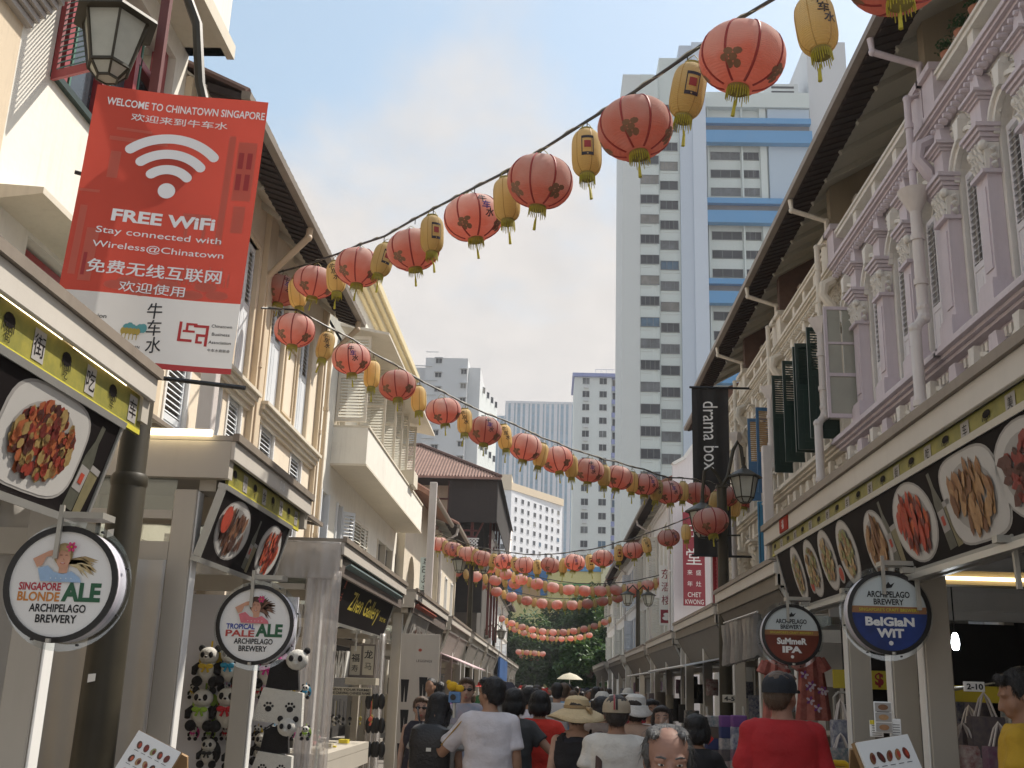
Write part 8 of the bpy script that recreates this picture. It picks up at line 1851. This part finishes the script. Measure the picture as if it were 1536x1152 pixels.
# toy held up by the man in the white T-shirt
S = V(w4.location); tpx = at(682, 1050, y=8.4)
ty = root('toy_camera', 'blue and white gadget topped by a yellow plush, held up in a hand', 'gadget', tpx)
b = MB(mat('gadget blue', (.10, .22, .42), .4, .3, 40)); b.box(-.045, .045, -.03, .03, -.02, .06); b.build('case', ty, world=False, bevel=.006); b = MB(m_black); b.cyl((-.01, -.031, .02), (-.01, -.045, .02), .022, n=12); b.build('lens', ty, world=False); b = MB(m_alu); b.cyl((0, 0, -.02), (0, 0, -.13), .012, n=8); b.build('grip', ty, world=False)
b = MB(mat('yellow plush', (.72, .42, .02), .9, .1, 30, bump=.5, bscale=120)); b.ell((-.02, 0, .10), .045, .035, .035); b.ell((.03, 0, .085), .04, .03, .028); b.ell((-.05, 0, .125), .02, .016, .02); b.build('plush', ty, world=False)
# ---------------- the crowd beyond: shared coarse figures, colours per person
CR = []
def crowd_proto(kind, seed):
    rn = random.Random(seed); mb_all = MB(); w = rn.uniform(.92, 1.08); e = kind in (1, 4)
    def part(build, m, vox, sm=2):
        b = MB(m); build(b); me = solid(b, vox, sm); o = len(mb_all.v); mb_all.use(m); mi = mb_all.m
        mb_all.v += [tuple(v.co) for v in me.vertices]; mb_all.f += [tuple(i + o for i in p.vertices) for p in me.polygons]; mb_all.mi += [mi] * len(me.polygons); mb_all.sm += [True] * len(me.polygons); bpy.data.meshes.remove(me)
    def body(b):
        b.tube([(0, 0, 1.38), (0, .005, 1.54)], [.058, .05], 10); head_geo(b, (0, .02, 1.585))
        for s in (-1, 1):
            sh = .155 * w; a = rn.uniform(-.05, .08); b.tube([(s * sh, 0, 1.38), (s * (sh + .04), a * .3, 1.13), (s * (sh + .045), a + .05, .88)], [.044, .034, .022], 8); hand(b, (s * (sh + .045), a + .05, .88), (0, .1, -1), s); b.tube([(s * .08, 0, .5), (s * .08, 0, .05)], [.05, .036], 8); b.tube([(s * .08, -.04, .03), (s * .085, .13, .025)], [.034, .024], 6)
    def shirt_(b):
        b.rings(torso_rings(.016, .84, w, .01, .015, 1.45, 16))
        for s in (-1, 1): S = V((s * .148 * w, 0, 1.375)); E = V((s * (.155 * w + .04), 0, 1.13)); b.tube([S - V((s * .04, 0, 0)), S, S.lerp(E, .6)], [.058, .06, .056], 8)
    def pants_(b):
        b.rings(torso_rings(.008, .82, w, .01, 0, .95, 16))
        for s in (-1, 1): b.tube([(s * .085, 0, .9), (s * .088, .02 * s, .5), (s * .085, 0, .1)], [.098, .072, .058], 8)
    def hair_(b):
        T = lambda p: V((0, .02, 1.585)) + V(p); b.ell(T((0, -.026, .044)), .087, .098, .088, 12, 8); b.ell(T((0, -.055, -.01)), .08, .066, .08, 10, 8)
        if e: b.tube([T((0, -.06, 0)), T((0, -.1, -.12)), (0, -.14, 1.30)], [(.085, .05), (.085, .04), (.06, .025)], 10)
    part(body, SK['tan'], .018); part(shirt_, m_whitep, .022); part(pants_, m_black, .026); part(hair_, HR['black'], .016)
    if kind == 3:
        mb_all.use(m_whitep); o = 3; mb_all.mats.append(m_redp); mb_all.m = 4; mb_all.s = True
        mb_all.rings([[(r * cos(a), .01 + r * 1.08 * sin(a), z) for a in [2 * pi * q / 16 for q in range(16)]] for r, z in ((.17, 1.61), (.11, 1.635), (.10, 1.68), (.06, 1.73), (.01, 1.735))])
    o = mb_all.build('person'); me = o.data; bpy.data.objects.remove(o); return me
CP = [crowd_proto(k, k + 40) for k in range(5)]
CC = {'white': (.60, .58, .56), 'black': (.02, .02, .02), 'navy': (.03, .05, .13), 'red': (.50, .03, .02), 'grey': (.22, .22, .22), 'sky blue': (.22, .38, .55), 'pink': (.55, .22, .24), 'yellow': (.60, .45, .05), 'green': (.06, .20, .08), 'beige': (.42, .34, .24), 'purple': (.16, .06, .20)}
rn = random.Random(77); placed = [(p.location.x, p.location.y) for p in PEOPLE]; n = 0; tries = 0
while n < 175 and tries < 6000:
    tries += 1; y = 13.5 + 83 * rn.random() ** 1.35; hw = 1.75 if y < 40 else 2.0; x = rn.uniform(-hw, hw * .95)
    if any(abs(x - a) < .46 and abs(y - b) < .55 for a, b in placed): continue
    if y < 16 and abs(x - .1) > 1.2: continue
    placed.append((x, y)); kind = rn.randrange(5); cn = rn.choice(list(CC) + ['white', 'black', 'grey', 'black']); away = rn.random() < .62
    o = link('person', CP[kind]); o.location = (x, y, 0); o.rotation_euler = (0, 0, rn.uniform(-.4, .4) + (0 if away else pi)); k = rn.uniform(.89, .99); o.scale = (k, k, k * rn.uniform(.97, 1.01))
    m_c = mat('crowd ' + cn, CC[cn], .85, .12, 6, obj=True); cols = {0: SK[rn.choice(['tan', 'fair', 'brown', 'tan'])], 1: m_c, 2: mat('crowd trousers %d' % (n % 3), ((.03, .03, .05), (.02, .02, .02), (.25, .21, .15))[n % 3], .85, .1), 3: HR[rn.choice(['black', 'black', 'dark', 'brown'])]}
    if kind == 3: cols[4] = mat('crowd hat %d' % (n % 4), ((.6, .52, .35), (.62, .6, .55), (.55, .04, .03), (.05, .05, .07))[n % 4], .8, .1)
    for i, m in cols.items(): o.material_slots[i].link = 'OBJECT'; o.material_slots[i].material = m
    side = 'left side' if x < -.6 else 'right side' if x > .7 else 'mid-lane'; dist = 'behind the front row' if y < 22 else 'in mid-distance' if y < 38 else 'in the far crowd' if y < 62 else 'near the trees'
    tag(o, '%s-shirted person%s %s, %s, %s' % (cn, ' in a brimmed hat' if kind == 3 else ' with long hair' if kind in (1, 4) else '', dist, side, 'back turned' if away else 'facing camera'), 'person', 'people in the crowd along the lane'); n += 1
# ---------------------------------------------------------------- air between the lane and the towers
hz_ = MB(); hm_ = bpy.data.materials.new('haze'); hm_.use_nodes = True; hm_.node_tree.nodes.clear()
ho_ = N(hm_.node_tree, 'ShaderNodeOutputMaterial'); hp_ = N(hm_.node_tree, 'ShaderNodeVolumePrincipled'); hp_.inputs['Color'].default_value = (.86, .88, .92, 1); hp_.inputs['Density'].default_value = .0005; hp_.inputs['Anisotropy'].default_value = .2
hm_.node_tree.links.new(hp_.outputs[0], ho_.inputs['Volume']); hz_.use(hm_); hz_.box(-950, 950, -320, 1250, -1, 160); tag(hz_.build('haze'), kind='stuff')
bpy.data.scenes.remove(TS)
print('objects', len(bpy.data.objects), 'tris', sum(len(o.data.polygons) for o in bpy.data.objects if o.type == 'MESH'))
